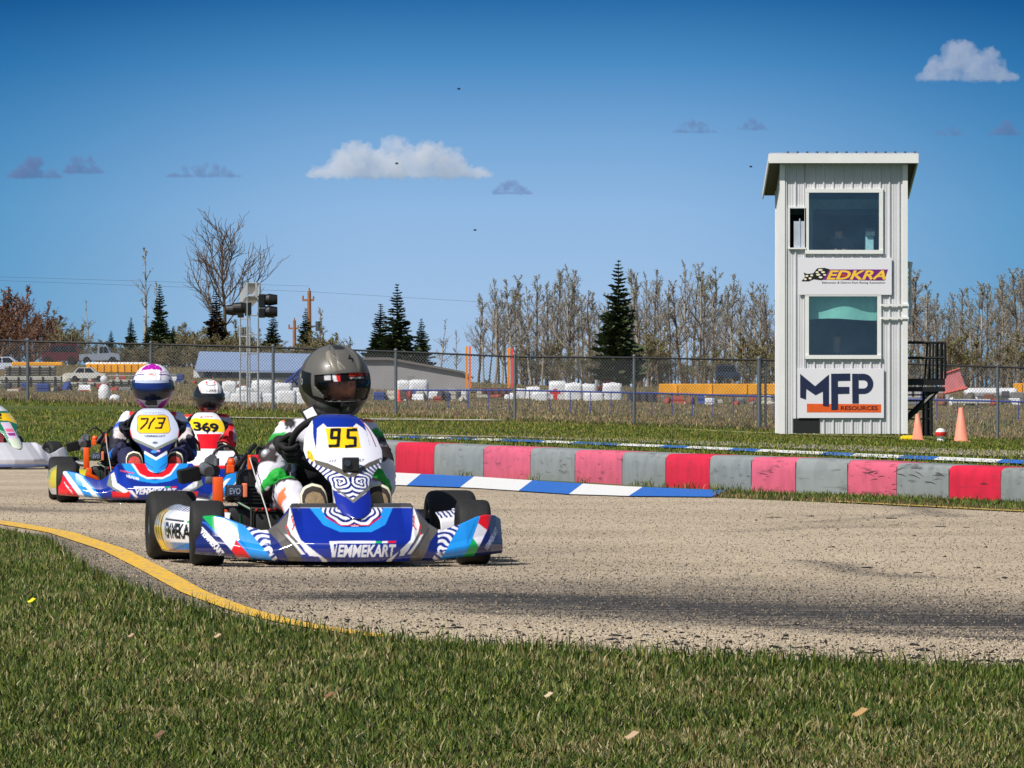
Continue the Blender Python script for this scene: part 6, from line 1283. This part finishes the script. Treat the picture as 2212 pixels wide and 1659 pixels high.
# ------------------------------------------------------------------ drivers
def skin(name, J, E, parent, m, sub=2, colfn=None, root=0):
    """J: name -> (x,y,z,r); E: pairs. one continuous skinned surface"""
    ks = list(J); me = bpy.data.meshes.new(name); me.from_pydata([J[k][:3] for k in ks], [(ks.index(a), ks.index(b)) for a, b in E], []); o = bpy.data.objects.new(name, me); COL.objects.link(o)
    md = o.modifiers.new('k','SKIN'); md.use_smooth_shade = True
    for i, k in enumerate(ks):
        r = J[k][3]; r2 = J[k][4] if len(J[k]) > 4 else r; v = me.skin_vertices[0].data[i]; v.radius = (r, r2); v.use_root = (i == root)
    md2 = o.modifiers.new('s','SUBSURF'); md2.levels = md2.render_levels = sub
    dg = bpy.context.evaluated_depsgraph_get(); m2 = bpy.data.meshes.new_from_object(o.evaluated_get(dg)); bpy.data.objects.remove(o)
    V = np.empty(len(m2.vertices)*3, np.float32); m2.vertices.foreach_get('co', V); V = V.reshape(-1,3)
    N = np.empty(len(V)*3, np.float32); m2.vertices.foreach_get('normal', N); N = N.reshape(-1,3)
    if colfn:
        C = colfn(V, N)
        d = np.array([mnoise.fractal(Vector((p[0]*22, p[1]*22, p[2]*30)), .7, 2, 3) for p in V]); V2 = V+N*((d+.6*np.sin(V[:,2]*95+V[:,0]*40+6*d))*.0042)[:,None]; m2.vertices.foreach_set('co', V2.ravel())
        a = m2.color_attributes.new('Col','FLOAT_COLOR','POINT'); c = np.ones((len(V),4), np.float32); c[:,:3] = C; a.data.foreach_set('color', c.ravel())
    m2.materials.clear(); m2.materials.append(m); m2.polygons.foreach_set('use_smooth', np.ones(len(m2.polygons), bool)); m2.name = name
    o = bpy.data.objects.new(name, m2); COL.objects.link(o)
    if parent: o.parent = parent
    return o
def hand(parent, s, M, m, name='glove', ang=None):
    """gloved hand closed round the wheel rim at ring angle ang"""
    ang = ang if ang is not None else (math.pi if s < 0 else 0); rad = Vector((math.cos(ang), math.sin(ang), 0)); tan = Vector((-math.sin(ang), math.cos(ang), 0))*(1 if s > 0 else -1); ax = Vector((0,0,1))
    c = rad*.150; Q = 1.18; P = lambda a, b, d: tuple(M @ (c+rad*a*Q+tan*b*Q+ax*d*Q))       # out, along rim, towards the front
    J = {'wr': (*P(.050,-.020,-.085),.030,.026), 'pa': (*P(.034,-.004,-.045),.036,.026), 'pb': (*P(.030,.008,-.008),.036,.022)}; E = [('wr','pa'),('pa','pb')]
    for i, (b, l) in enumerate(((.040,.92),(.018,1.0),(-.005,.95),(-.027,.8))):
        J['a%d' % i] = (*P(.030,b*.9,.004),.0105); J['b%d' % i] = (*P(.022*l,b,.028*l),.0105); J['c%d' % i] = (*P(-.006,b,.034*l),.0098); J['d%d' % i] = (*P(-.024*l,b*.98,.020),.0090); J['e%d' % i] = (*P(-.026,b*.96,.002),.0080)
        E += [('pb','a%d' % i),('a%d' % i,'b%d' % i),('b%d' % i,'c%d' % i),('c%d' % i,'d%d' % i),('d%d' % i,'e%d' % i)]
    J['t0'] = (*P(.018,.030,-.035),.014); J['t1'] = (*P(-.004,.050,-.026),.0125); J['t2'] = (*P(-.020,.058,-.010),.0105); E += [('pa','t0'),('t0','t1'),('t1','t2')]
    return skin(name, J, E, parent, m, 2)
def shoe(parent, s, x, z, tilt, sole_c, up_c, y=.07, h=.115):
    """foot pressed on a pedal: toe up, sole towards the camera"""
    M = Matrix.Translation((x, y, z)) @ Matrix.Rotation(R(tilt), 4, 'Y') @ Matrix.Rotation(R(-14), 4, 'X')
    out_ = [(-.038,-.12),(-.044,-.09),(-.040,-.04),(-.046,.01),(-.053,.05),(-.050,.085),(-.034,.112),(0,.122),(.034,.110),(.050,.082),(.053,.045),(.045,0),(.040,-.04),(.044,-.09),(.036,-.12),(0,-.132)]
    pol = resample(np.array(out_+[out_[0]]), 49)[:-1]
    def ring(sc, yy, dz=0): return [M @ Vector((a*sc, yy, b*sc+dz)) for a, b in pol]
    g = MB(); rs = [ring(.74,-.004), ring(.93,-.002), ring(1.03,.004), ring(1.04,.020), ring(1.0,.026)]; n = 48; V = sum(rs, []); g.add(V, [tuple(range(n-1,-1,-1))]+[(i*n+j, i*n+(j+1)%n, (i+1)*n+(j+1)%n, (i+1)*n+j) for i in range(4) for j in range(n)]); g.m = [0]+[(2 if i == 0 else 1) for i in range(4) for j in range(n)]
    o = g.build('shoe', [mat('tan_sole_%d_%d_%d' % sole_c, sole_c, .8, var=.2, scale=40, bump=.003, bscale=90), mat('cream_foxing', (226,220,196), .6), mat('dark_welt', (52,44,38), .8)], parent); autosmooth(o, 50)
    g = MB(); rs = [ring(1.0,.024), ring(1.0,.045,-.003), ring(.93,.07,-.012), ring(.75,.09,-.03), ring(.45,.10,-.05)]; V = sum(rs, []); g.add(V, [(i*n+j, i*n+(j+1)%n, (i+1)*n+(j+1)%n, (i+1)*n+j) for i in range(4) for j in range(n)]+[tuple(4*n+j for j in range(n))]); g.build('shoe_upper', mat('shoe_%d_%d_%d' % up_c, up_c, .7), o, smooth=True); return o
def helmet(parent, c, rx, ry, rz, yaw, pitch, roll, cv, visor_m, face=False, name='helmet', port=(-.30,.20,1.15), visor_cv=None, peak=True, res=150, vx=.28, strip=.78):
    """cv paints by azimuth (x) and elevation (z) in radians; the face looks along -Y"""
    M = Matrix.Translation(c) @ Matrix.Rotation(yaw, 4, 'Z') @ Matrix.Rotation(pitch, 4, 'X') @ Matrix.Rotation(roll, 4, 'Y')
    az = np.linspace(-math.pi, math.pi, res*2+1); el = np.linspace(-1.12, 1.5708, res); A, Ee = np.meshgrid(az, el, indexing='ij')
    def surf(A, Ee, k=0.0):
        x = np.sin(A)*np.cos(Ee); y = -np.cos(A)*np.cos(Ee); z = np.sin(Ee)
        sh = 1+.10*np.clip(-z,0,1)*np.clip(-y,0,1)*1.4+.05*np.clip(y,0,1)*(1-np.abs(z)); sh = sh*(1-.03*np.clip(z-.8,0,1))
        sx_ = np.sign(x)*np.abs(x)**.92
        return np.stack([sx_*(rx+k)*sh*(1-.10*np.clip(-z,0,1)), y*(ry+k)*sh, z*(rz+k)*np.where(z < 0, .98, 1)], -1)
    inport = lambda A, Ee: (np.abs(A) < port[2]*(1-.25*np.clip((-Ee-.05)/.3,0,1))) & (Ee > port[0]+.10*(np.abs(A)/port[2])**2) & (Ee < port[1])
    P = surf(A, Ee); vent = np.exp(-((np.abs(A)-.30)/.05)**2)*np.exp(-((Ee-.72)/.28)**2)*.004
    ridge = .005*np.exp(-((np.abs(A)-(.35+.4*(Ee-.25)))/.06)**2)*smoothstep(.2,.4,Ee)*(1-smoothstep(1.1,1.4,Ee)); rim = .004*np.exp(-((Ee-port[1]-.03)/.03)**2)*(np.abs(A) < port[2]+.1)
    Nn = P/np.linalg.norm(P, axis=-1, keepdims=True); P = P+Nn*(ridge+rim*0-vent)[...,None]
    Vv = P.reshape(-1,3); Vw = np.array((M.to_3x3() @ Matrix.Identity(3))) ; Vt = Vv @ np.array(M.to_3x3()).T+np.array(M.translation)
    Fq = grid_faces(len(az), len(el)); cA = A.ravel()[Fq].mean(1); cE = Ee.ravel()[Fq].mean(1)
    if face: Fq = Fq[~inport(cA, cE)]
    C = cv.sample(A.ravel(), Ee.ravel()); o = mesh_np(name, Vt, Fq[:, ::-1].copy(), helmp, parent, cols=C, smooth=True)
    if face: md = o.modifiers.new('s','SOLIDIFY'); md.thickness = .012; md.offset = -1
    az = np.linspace(-port[2]-vx, port[2]+vx, 120); el = np.linspace(port[0]-.13, port[1]+.05, 50); A, Ee = np.meshgrid(az, el, indexing='ij')
    lo = port[0]-.07+.16*(np.abs(A)/port[2])**2.2; hi = port[1]+.06-.03*(np.abs(A)/port[2])**3; t = (Ee-el[0])/(el[-1]-el[0]); Ez = lo+(hi-lo)*t; P = surf(A, Ez, .0065).reshape(-1,3) @ np.array(M.to_3x3()).T+np.array(M.translation)
    Fq = grid_faces(120, 50)[:, ::-1].copy()
    mi = None
    if visor_cv: vc = visor_cv.sample(A.ravel(), t.ravel())
    else: vc = None
    if face:
        ft = t.ravel()[Fq].mean(1); fa = A.ravel()[Fq].mean(1); mi = np.where((ft > strip) | (ft < .05) | (np.abs(fa) > port[2]*.93), 1, 0)
        v = mesh_np('visor', P, Fq, [visor_m, paintmat('visor_frame', rough=.5, var=.04, spec=.2)], o, midx=mi, cols=vc if vc is not None else np.full((len(P),3), .01), smooth=True)
    else: v = mesh_np('visor', P, Fq, visor_m, o, cols=vc, smooth=True)
    for s in (-1,1):
        q = surf(np.array([s*(port[2]+.20)]), np.array([(port[0]+port[1])/2+.05]), .004)[0]; n = Vector(q).normalized(); g = MB(); T = M @ Matrix.Translation(q) @ n.to_track_quat('Z','Y').to_matrix().to_4x4(); g.lathe([(.001,.006),(.014,.006),(.017,0)], 16, T); g.build('visor_pivot', M_blk, v)
    g = MB(); ch = surf(np.array([0.0]), np.array([-.62]), .004)[0]; g.xbox(M @ Matrix.Translation((0, ch[1], ch[2])), .075,.014,.030, bev=.005); g.build('chin_vent', mat('vent_black',(20,20,22),.5), o)
    if face:
        la = np.linspace(-math.pi, math.pi, 61); le = np.linspace(-1.2, 1.5, 30); A, Ee = np.meshgrid(la, le, indexing='ij'); P = (surf(A, Ee)*.86).reshape(-1,3) @ np.array(M.to_3x3()).T+np.array(M.translation); Fq = grid_faces(61,30); kA = A.ravel()[Fq].mean(1); kE = Ee.ravel()[Fq].mean(1); Fq = Fq[~((np.abs(kA) < .78) & (kE < .30) & (kE > -.75))]
        mesh_np('lining', P, Fq, mat('helmet_lining', (20,20,22), .9), o, smooth=True)
    if face: # the face behind the open port
        fa = np.linspace(-1.5,1.5,90); fe = np.linspace(-.9,.7,80); A, Ee = np.meshgrid(fa, fe, indexing='ij'); r = np.full(A.shape, 1.0); G = lambda a0, e0, sa, se: np.exp(-((A-a0)/sa)**2-((Ee-e0)/se)**2)
        r = r+.20*G(0,-.10,.13,.20)+.07*G(0,.08,.10,.14)+.05*(G(-.33,.13,.22,.07)+G(.33,.13,.22,.07))-.07*(G(-.33,-.0,.15,.10)+G(.33,-.0,.15,.10))+.05*(G(-.42,-.24,.2,.16)+G(.42,-.24,.2,.16))+.05*(G(0,-.42,.2,.05)+G(0,-.52,.18,.05))
        x = np.sin(A)*np.cos(Ee)*rx*.62*r; y = -np.cos(A)*np.cos(Ee)*ry*.78*r; z = np.sin(Ee)*rz*.80+.0*r
        C = np.array(lin((205,150,125)))*np.ones(A.shape+(1,)); eye = np.maximum(G(-.33,-.005,.10,.035),G(.33,-.005,.10,.035)); brow = np.maximum(G(-.34,.14,.20,.025),G(.34,.14,.20,.025)); iris = np.maximum(G(-.33,-.005,.035,.035),G(.33,-.005,.035,.035)); lip = G(0,-.47,.15,.04)
        for wgt, col in ((brow*1.2,(60,40,30)),(eye*1.3,(225,215,210)),(iris*1.6,(40,30,26)),(lip,(176,90,86))): k = np.clip(wgt,0,1)[...,None]; C = C*(1-k)+np.array(lin(col))*k
        P = np.stack([x,y,z],-1).reshape(-1,3) @ np.array(M.to_3x3()).T+np.array(M.translation); mesh_np('face', P, grid_faces(90,80)[:, ::-1].copy(), paintmat('skin', rough=.5, var=.04, scale=20), parent, cols=C.reshape(-1,3), smooth=True)
    return o
def driver(K, label, suit, gm_, hx, helm, foot=None, shoe_c=((150,128,96),(60,52,46)), hands=True, dz=0.0, wide=1.0):
    """seated driver in kart coordinates; the root stands at the seat"""
    root = empty('person', tuple(K.location), label, 'person', 'kart drivers'); root.rotation_euler = K.rotation_euler
    w = wide; J = {'pelvis': (0,.84,.17,.15,.12), 'waist': (hx*.3,.80,.30,.145,.11), 'chest': (hx*.6,.755,.40,.155,.11), 'upper': (hx*.8,.72,.47,.12,.09), 'neck': (hx,.69,.56,.060)}; E = [('pelvis','waist'),('waist','chest'),('chest','upper'),('upper','neck')]
    for s, n in ((-1,'l'),(1,'r')):
        J['sh'+n] = (s*.160*w+hx*.6,.70,.510,.074); J['ar'+n] = (s*.216*w+hx*.4,.63,.425,.062); J['el'+n] = (s*.238*w,.53,.275,.054); J['fa'+n] = (s*.205,.47,.325,.045); J['wr'+n] = (s*.185,.435,.375,.033)
        J['hp'+n] = (s*.10,.80,.15,.095); J['th'+n] = (s*.14,.62,.24,.082); J['kn'+n] = (s*.170,.40,.300,.064); J['sn'+n] = (s*.150,.20,.21,.054); J['an'+n] = (s*.135,.03,.150,.042)
        E += [('upper','sh'+n),('sh'+n,'ar'+n),('ar'+n,'el'+n),('el'+n,'fa'+n),('fa'+n,'wr'+n),('pelvis','hp'+n),('hp'+n,'th'+n),('th'+n,'kn'+n),('kn'+n,'sn'+n),('sn'+n,'an'+n)]
    body = skin('body', J, E, root, softp, 3, suit)
    Tm = WN.to_track_quat('Z','Y').to_matrix().to_4x4(); M = Matrix.Translation(WC) @ Tm
    # ring angle facing kart-left/right
    for s in (-1,1):
        best = max(np.linspace(0,2*math.pi,72,endpoint=False), key=lambda t: (M @ Vector((math.cos(t)*.158, math.sin(t)*.158, 0))).x*s*10-(M @ Vector((math.cos(t)*.158, math.sin(t)*.158, 0))).z*3.5)
        hand(root, s, M, gm_, ang=best)
    for s in (-1,1): shoe(root, s, s*.122+.018, .205, s*6, shoe_c[0], shoe_c[1], y=-.07)
    helm(root); return root
def arm_d(V, s):
    """distance along the sleeve (0 shoulder .. 1 wrist) for points on side s"""
    P = np.array([(s*.160,.70,.51),(s*.216,.63,.425),(s*.238,.53,.275),(s*.205,.47,.325),(s*.185,.435,.375)]); d = np.r_[0, np.cumsum(np.linalg.norm(np.diff(P,axis=0),axis=1))]; best = np.full(len(V), 9.); bt_ = np.zeros(len(V))
    for i in range(4):
        ab = P[i+1]-P[i]; t = np.clip(((V-P[i])@ab)/(ab@ab),0,1); q = np.linalg.norm(V-(P[i]+t[:,None]*ab),axis=1); k = q < best; best[k] = q[k]; bt_[k] = (d[i]+t[k]*(d[i+1]-d[i]))/d[-1]
    return best, bt_
def leg_d(V, s):
    P = np.array([(s*.10,.80,.15),(s*.14,.62,.24),(s*.17,.40,.30),(s*.15,.20,.21),(s*.135,.03,.15)]); d = np.r_[0, np.cumsum(np.linalg.norm(np.diff(P,axis=0),axis=1))]; best = np.full(len(V), 9.); bt_ = np.zeros(len(V))
    for i in range(4):
        ab = P[i+1]-P[i]; t = np.clip(((V-P[i])@ab)/(ab@ab),0,1); q = np.linalg.norm(V-(P[i]+t[:,None]*ab),axis=1); k = q < best; best[k] = q[k]; bt_[k] = (d[i]+t[k]*(d[i+1]-d[i]))/d[-1]
    return best, bt_
def put(C, k, c): C[k] = lin(c)
def suit95(V, N):
    C = np.tile(np.array(lin((222,220,232))), (len(V),1)); x, y, z = V.T
    put(C, (z > .20) & (np.abs(x) < .10) & (z < .5), (40,38,44)); put(C, (z < .30) & (y > .55) & (np.abs(x) < .18), (40,38,44))
    for s in (-1,1):
        b, t = arm_d(V, s); a = (b < .095) & (x*s > .12); put(C, a & (t < .02) & (z > .565), (236,120,60)); put(C, a & (t > .07) & (t < .15), (32,160,58)); put(C, a & (t > .15) & (t < .40) & (x*s > .19), (44,34,38)); put(C, a & (t > .24) & (t < .265) & (x*s > .19), (150,146,152)); put(C, a & (t > .84), (26,24,28))
        b, t = leg_d(V, s); l = (b < .11) & (y < .7) & (x*s > .04); put(C, l & (z+.55*(y-.42) > .325) & (t > .3), (32,168,58)); put(C, l & (np.abs(z+.55*(y-.42)-.305) < .016) & (t > .3), (44,36,38)); put(C, l & (t > .62) & (t < .72) & (x*s > .19), (240,120,70)); put(C, l & (t < .45) & (x*s < .14), (44,38,42)); put(C, l & (t > .9), (40,36,36))
    put(C, (z > .54) & (np.abs(x) < .15), (30,28,32)); put(C, (z > .515) & (np.abs(x) > .06) & (np.abs(x) < .11) & (y < .72), (214,214,226)); return C
def suit713(V, N):
    C = np.tile(np.array(lin((24,26,46))), (len(V),1)); x, y, z = V.T
    for s in (-1,1):
        b, t = arm_d(V, s); a = (b < .095) & (x*s > .12); put(C, a & (t < .18), (214,222,236)); put(C, a & (t > .14) & (t < .26), (30,92,200)); put(C, a & (t > .26) & (t < .40) & (x*s < .25), (210,200,200)); put(C, a & (t > .62) & (t < .80) & (z < .40), (28,120,220)); put(C, a & (t > .84), (22,22,30))
        b, t = leg_d(V, s); l = (b < .11) & (y < .7); put(C, l, (30,34,70)); put(C, l & (t > .85), (60,30,34))
    put(C, (z > .54) & (np.abs(x) < .15), (200,40,50)); return C
def suit369(V, N):
    C = np.tile(np.array(lin((206,24,34))), (len(V),1)); x, y, z = V.T
    for s in (-1,1):
        b, t = arm_d(V, s); a = (b < .095) & (x*s > .12); put(C, a & (t < .20), (186,186,196)); put(C, a & (t > .28) & (t < .60) & (x*s > .26), (150,150,160)); put(C, a & (t > .62) & (t < .7), (30,26,30))
    put(C, (z > .55), (228,30,30)); put(C, (z < .36) & (np.abs(x) < .14), (120,20,26)); return C
def suitW(V, N): C = np.tile(np.array(lin((110,22,34))), (len(V),1)); x, y, z = V.T; put(C, (z > .5) & (np.abs(x) > .2), (40,70,160)); return C
# helmets --------------------------------------------------------------
def hcanvas(bg): return Canvas(-3.2,3.2,-1.2,1.6,.012,bg)
smoke = None
def visor_glass(name, tint, refl=.06):
    m = bpy.data.materials.new(name); m.use_nodes = True; t = m.node_tree; t.nodes.clear(); o_ = nn('ShaderNodeOutputMaterial', t); gl = nn('ShaderNodeBsdfGlossy', t); gl.inputs['Roughness'].default_value = .04; tr = nn('ShaderNodeBsdfTransparent', t); tr.inputs[0].default_value = (*tint,1)
    lw = nn('ShaderNodeLayerWeight', t); pw_ = nn('ShaderNodeMath', t, operation='POWER'); pw_.inputs[1].default_value = 4; t.links.new(lw.outputs['Facing'], pw_.inputs[0])
    fr = nn('ShaderNodeMath', t, operation='MULTIPLY_ADD'); fr.inputs[1].default_value = .35; fr.inputs[2].default_value = .03; t.links.new(pw_.outputs[0], fr.inputs[0]); nz = nn('ShaderNodeTexNoise', t); nz.inputs['Scale'].default_value = 40; ad = nn('ShaderNodeMath', t, operation='MULTIPLY_ADD', use_clamp=True); ad.inputs[1].default_value = refl; t.links.new(nz.outputs['Fac'], ad.inputs[0]); t.links.new(fr.outputs[0], ad.inputs[2])
    mx = nn('ShaderNodeMixShader', t); t.links.new(ad.outputs[0], mx.inputs[0]); t.links.new(tr.outputs[0], mx.inputs[1]); t.links.new(gl.outputs[0], mx.inputs[2]); t.links.new(mx.outputs[0], o_.inputs[0]); return m
def helm95(root):
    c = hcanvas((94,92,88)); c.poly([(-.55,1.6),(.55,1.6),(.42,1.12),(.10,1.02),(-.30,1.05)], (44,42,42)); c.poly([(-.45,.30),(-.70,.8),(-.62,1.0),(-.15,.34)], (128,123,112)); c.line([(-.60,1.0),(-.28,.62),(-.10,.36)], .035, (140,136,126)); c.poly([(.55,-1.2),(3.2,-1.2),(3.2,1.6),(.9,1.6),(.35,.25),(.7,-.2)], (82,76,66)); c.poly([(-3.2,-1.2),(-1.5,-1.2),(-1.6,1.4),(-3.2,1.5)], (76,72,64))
    for P in ([(.22,.82),(.06,.62),(.20,.62),(.14,.50),(.34,.66),(.20,.68)],): c.poly(P, (18,18,20))
    c.line([(-1.75,.30),(-1.5,-.15),(-1.05,-.42),(-.4,-.62),(-.2,-.66)], .035, (206,196,168)); c.poly([(-1.75,.42),(-1.15,.30),(-1.15,-.30),(-.30,-.55),(.30,-.55),(1.15,-.30),(1.15,.30),(1.8,.42),(1.7,-.15),(1.1,-.46),(.3,-.80),(-.3,-.80),(-1.1,-.46),(-1.6,-.15)], (14,14,15))
    c.poly([(-.35,-.72),(.35,-.72),(.30,-1.0),(-.30,-1.0)], (24,24,26)); c.line([(-.02,-.80),(.02,-.62)], .03, (190,190,184)); c.ell((-1.62,.10),.06,.08,(176,176,176)); c.ell((-1.62,.10),.04,.055,(34,33,34))
    vc = Canvas(-1.8,1.8,-.02,1.02,.01,(9,9,10)); vc.poly([(-.72,.76),(-.52,.76),(-.52,.95),(-.72,.95)], (206,206,212)); vc.text('SRZ', (-.70,.80), (-.54,.80), (-.70,.92), (120,120,130)); vc.poly([(-.45,.70),(-.34,.70),(-.40,1.0),(-.50,1.0)], (222,220,226)); vc.poly([(-.34,.70),(-.24,.70),(-.28,1.0),(-.40,1.0)], (214,40,40))
    vc.text('ROTAX', (0,.83), (.50,.83), (0,.965), (232,52,20), bold=.05); vc.text('MAX CHALLENGE', (.0,.755), (.50,.755), (0,.81), (210,208,210)); vc.poly([(.72,.84),(.78,.84),(.78,.97),(.72,.97)], (180,40,50))
    helmet(root, (.050,.63,.722), .131,.145,.144, R(17), R(-2), R(-3), c, visor_glass('smoked_visor', (.78,.68,.66), .0), face=True, visor_cv=vc, port=(-.54,.24,1.05), vx=.62, strip=.70)
def helm713(root):
    c = hcanvas((236,234,244)); PU = (170,16,160); IND = (70,40,140)
    c.poly([(-.5,1.15),(.5,1.15),(.75,1.45),(3,1.5),(3,1.6),(-3,1.6),(-3,1.5),(-.75,1.45)], PU); c.poly([(-.30,.92),(.30,.92),(.30,1.25),(-.30,1.25)], PU); c.poly([(-.55,.88),(-.35,.88),(-.35,1.05),(-.55,1.05)], PU); c.ell((0,.92),.06,.05,WHT)
    for s in (-1,1):
        c.line([(s*.42,.62),(s*.9,.62),(s*1.4,.50)], .05, IND); c.line([(s*.5,.72),(s*1.2,.78)], .03, PU); c.line([(s*.85,.22),(s*1.4,.45)], .05, PU); c.poly([(s*1.45,-.20),(s*.55,-.62),(s*.35,-1.2),(s*1.6,-1.2)], PU); c.poly([(s*.15,1.0),(s*.75,.80),(s*.95,1.02),(s*.6,1.3)], PU); c.line([(s*1.3,-.30),(s*.5,-.62),(0,-.68)], .05, (236,236,240)); c.line([(s*.7,1.0),(s*.9,1.2)], .06, (60,50,90)); c.line([(s*1.45,-.6),(s*1.2,-1.1)], .05, (50,40,60))
    c.ell((.02,.66),.22,.12,(236,150,150)); c.ell((.02,.66),.20,.10,(240,240,240)); c.text('BELL', (-.13,.61), (.17,.61), (-.13,.71), (200,60,70), bold=.05); c.line([(-.55,.36),(.6,.36)], .03, (120,110,170)); c.line([(-.5,-.72),(.5,-.74)], .03, (60,60,80))
    vc = Canvas(-1.6,1.6,-.02,1.02,.012,(14,26,60)); vc.poly([(-.9,.86),(.95,.86),(.95,.99),(-.9,.99)], (206,220,240)); vc.line([(-.85,.92),(.9,.92)], .02, (90,110,160)); vc.poly([(-1.6,-.02),(-1.0,-.02),(-.7,.5),(-1.6,.86)], (14,22,30)); vc.poly([(-.8,.58),(.9,.58),(.95,.86),(-.9,.86)], (16,40,110)); vc.poly([(-.8,.10),(.9,.12),(.8,.5),(-.8,.45)], (10,20,40))
    helmet(root, (.0,.62,.728), .132,.148,.152, R(-4), R(4), 0, c, paintmat('dark_visor', rough=.22, var=.05, coat=.25), visor_cv=vc, port=(-.42,.30,1.15), res=110)
def helm369(root):
    c = hcanvas((232,230,232)); c.poly([(-3.2,-1.2),(3.2,-1.2),(3.2,.4),(1.5,.75),(1.15,.62),(.75,.30),(-.75,.30),(-1.15,.62),(-1.5,.75),(-3.2,.4)], (22,24,30)); c.poly([(-.6,-.6),(.6,-.6),(.7,-1.2),(-.7,-1.2)], (226,160,160))
    for s in (-1,1): c.line([(s*.72,.32),(s*1.0,.62),(s*.95,.85)], .04, (150,40,46)); c.poly([(s*.35,.95),(s*.6,1.0),(s*.65,1.18),(s*.45,1.15)], (200,40,50))
    c.line([(-.5,.90),(-.2,.82),(.2,.82),(.5,.90)], .05, (24,24,26)); c.ell((.05,.45),.42,.09,(28,28,30)); c.ell((.05,.45),.37,.065,(232,230,232)); c.text('ARAI', (-.22,.41), (.32,.41), (-.22,.49), (28,28,30), bold=.04, shear=.2); c.text('VISION', (-.35,1.28), (.35,1.28), (-.35,1.40), (20,20,22), bold=.03)
    vc = Canvas(-1.6,1.6,-.02,1.02,.02,(26,28,32)); helmet(root, (.05,.62,.735), .132,.150,.158, R(9), R(6), 0, c, paintmat('dark_visor'), visor_cv=vc, port=(-.52,.22,1.2), res=90)
def helmW(root): helmet(root, (0,.62,.76), .135,.15,.148, 0, 0, 0, hcanvas((40,44,60)), M_blk, port=(-.42,.30,1.15), res=60)
gblk = mat('black_glove', (22,22,24), .8, var=.3, scale=30); gblue = mat('navy_glove', (20,24,40), .8, var=.3, scale=30)
D95 = driver(K95, 'driver of kart 95 in white, black and green suit and metallic grey helmet', suit95, gblk, .05, helm95)
D713 = driver(K713, 'driver of kart 713 in dark blue suit with white and purple helmet', suit713, gblue, .0, helm713, shoe_c=((206,70,62),(150,30,30)))
D369 = driver(K369, 'driver of kart 369 in red suit with white and black helmet', suit369, gblk, .05, helm369, shoe_c=((90,86,84),(40,36,36)))
D369.scale = K369.scale
DW = driver(KW, 'driver in maroon and blue suit cut by the left frame edge', suitW, gblk, .0, helmW, shoe_c=((60,20,26),(40,20,24)))
g = MB(); Mx = Matrix.Translation((-.052,.555,.585)) @ Matrix.Rotation(R(-28),4,'Y') @ Matrix.Rotation(R(-20),4,'X')
g.xbox(Mx, .060,.022,.085, 0, bev=.006); g.xbox(Mx @ Matrix.Translation((0,-.0125,0)), .044,.004,.068, 1, bev=.0015)
g.build('neck_brace', [gblk, mat('white_pad',(226,226,234),.5)], D95)
# people sitting behind the tower windows
def sitter(px, py, Y, zf_, label, shirt, cat='person'):
    x = tx(px, Y); root = empty('person', (x, Y, zf_), label, cat, 'people behind the tower windows'); h = tz(py, Y)-zf_   # py: crown of the head
    s = h/1.25; J = {'pelvis': (0,.1,.50*s,.15), 'chest': (0,.06,.80*s,.16), 'neck': (0,.02,1.0*s,.06), 'head': (0,-.01,1.10*s,.095), 'top': (0,-.0,1.17*s,.07)}; E = [('pelvis','chest'),('chest','neck'),('neck','head'),('head','top')]
    for q, n in ((-1,'l'),(1,'r')): J['s'+n] = (q*.19,.05,.90*s,.065); J['e'+n] = (q*.25,-.08,.68*s,.05); J['w'+n] = (q*.10,-.30,.66*s,.036); J['f'+n] = (q*.06,-.38,.68*s,.03); J['h'+n] = (q*.1,.05,.45*s,.09); J['k'+n] = (q*.14,-.38,.46*s,.07); J['a'+n] = (q*.14,-.40,.06,.05); E += [('chest','s'+n),('s'+n,'e'+n),('e'+n,'w'+n),('w'+n,'f'+n),('pelvis','h'+n),('h'+n,'k'+n),('k'+n,'a'+n)]
    def cf(V, N): C = np.tile(np.array(lin(shirt)), (len(V),1)); put(C, V[:,2] > .97*s, (178,134,112)); put(C, (V[:,1] < -.29) & (V[:,2] > .6*s), (178,134,112)); put(C, (V[:,2] > 1.135*s) | ((V[:,2] > 1.06*s) & (V[:,1] > .03)), (40,32,28)); return C
    skin('body', J, E, root, paintmat('indoor_cloth', rough=.8, var=.1, scale=10), 2, cf); return root
sitter(1812, 490, TY0+.85, zfl+.0, 'person in a dark shirt sitting behind the upper tower window', (44,46,54))
sitter(1807, 706, TY0+.85, float(gz(6,131)), 'person in a dark top sitting behind the lower tower window', (40,40,46))
g = MB(); g.box(-.11,.11,-.08,.08,0,.004); tag(g.build('paper_sheet', mat('paper_white',(226,226,224),.7), loc=(tx(1813,130.3), TY0+.32, tz(775)+.002)), 'white paper lying on the desk in front of the lower tower person', 'paper').rotation_euler = (R(35),0,0)
g = MB(); g.box(-.25,.25,-.2,.2,0,.45);
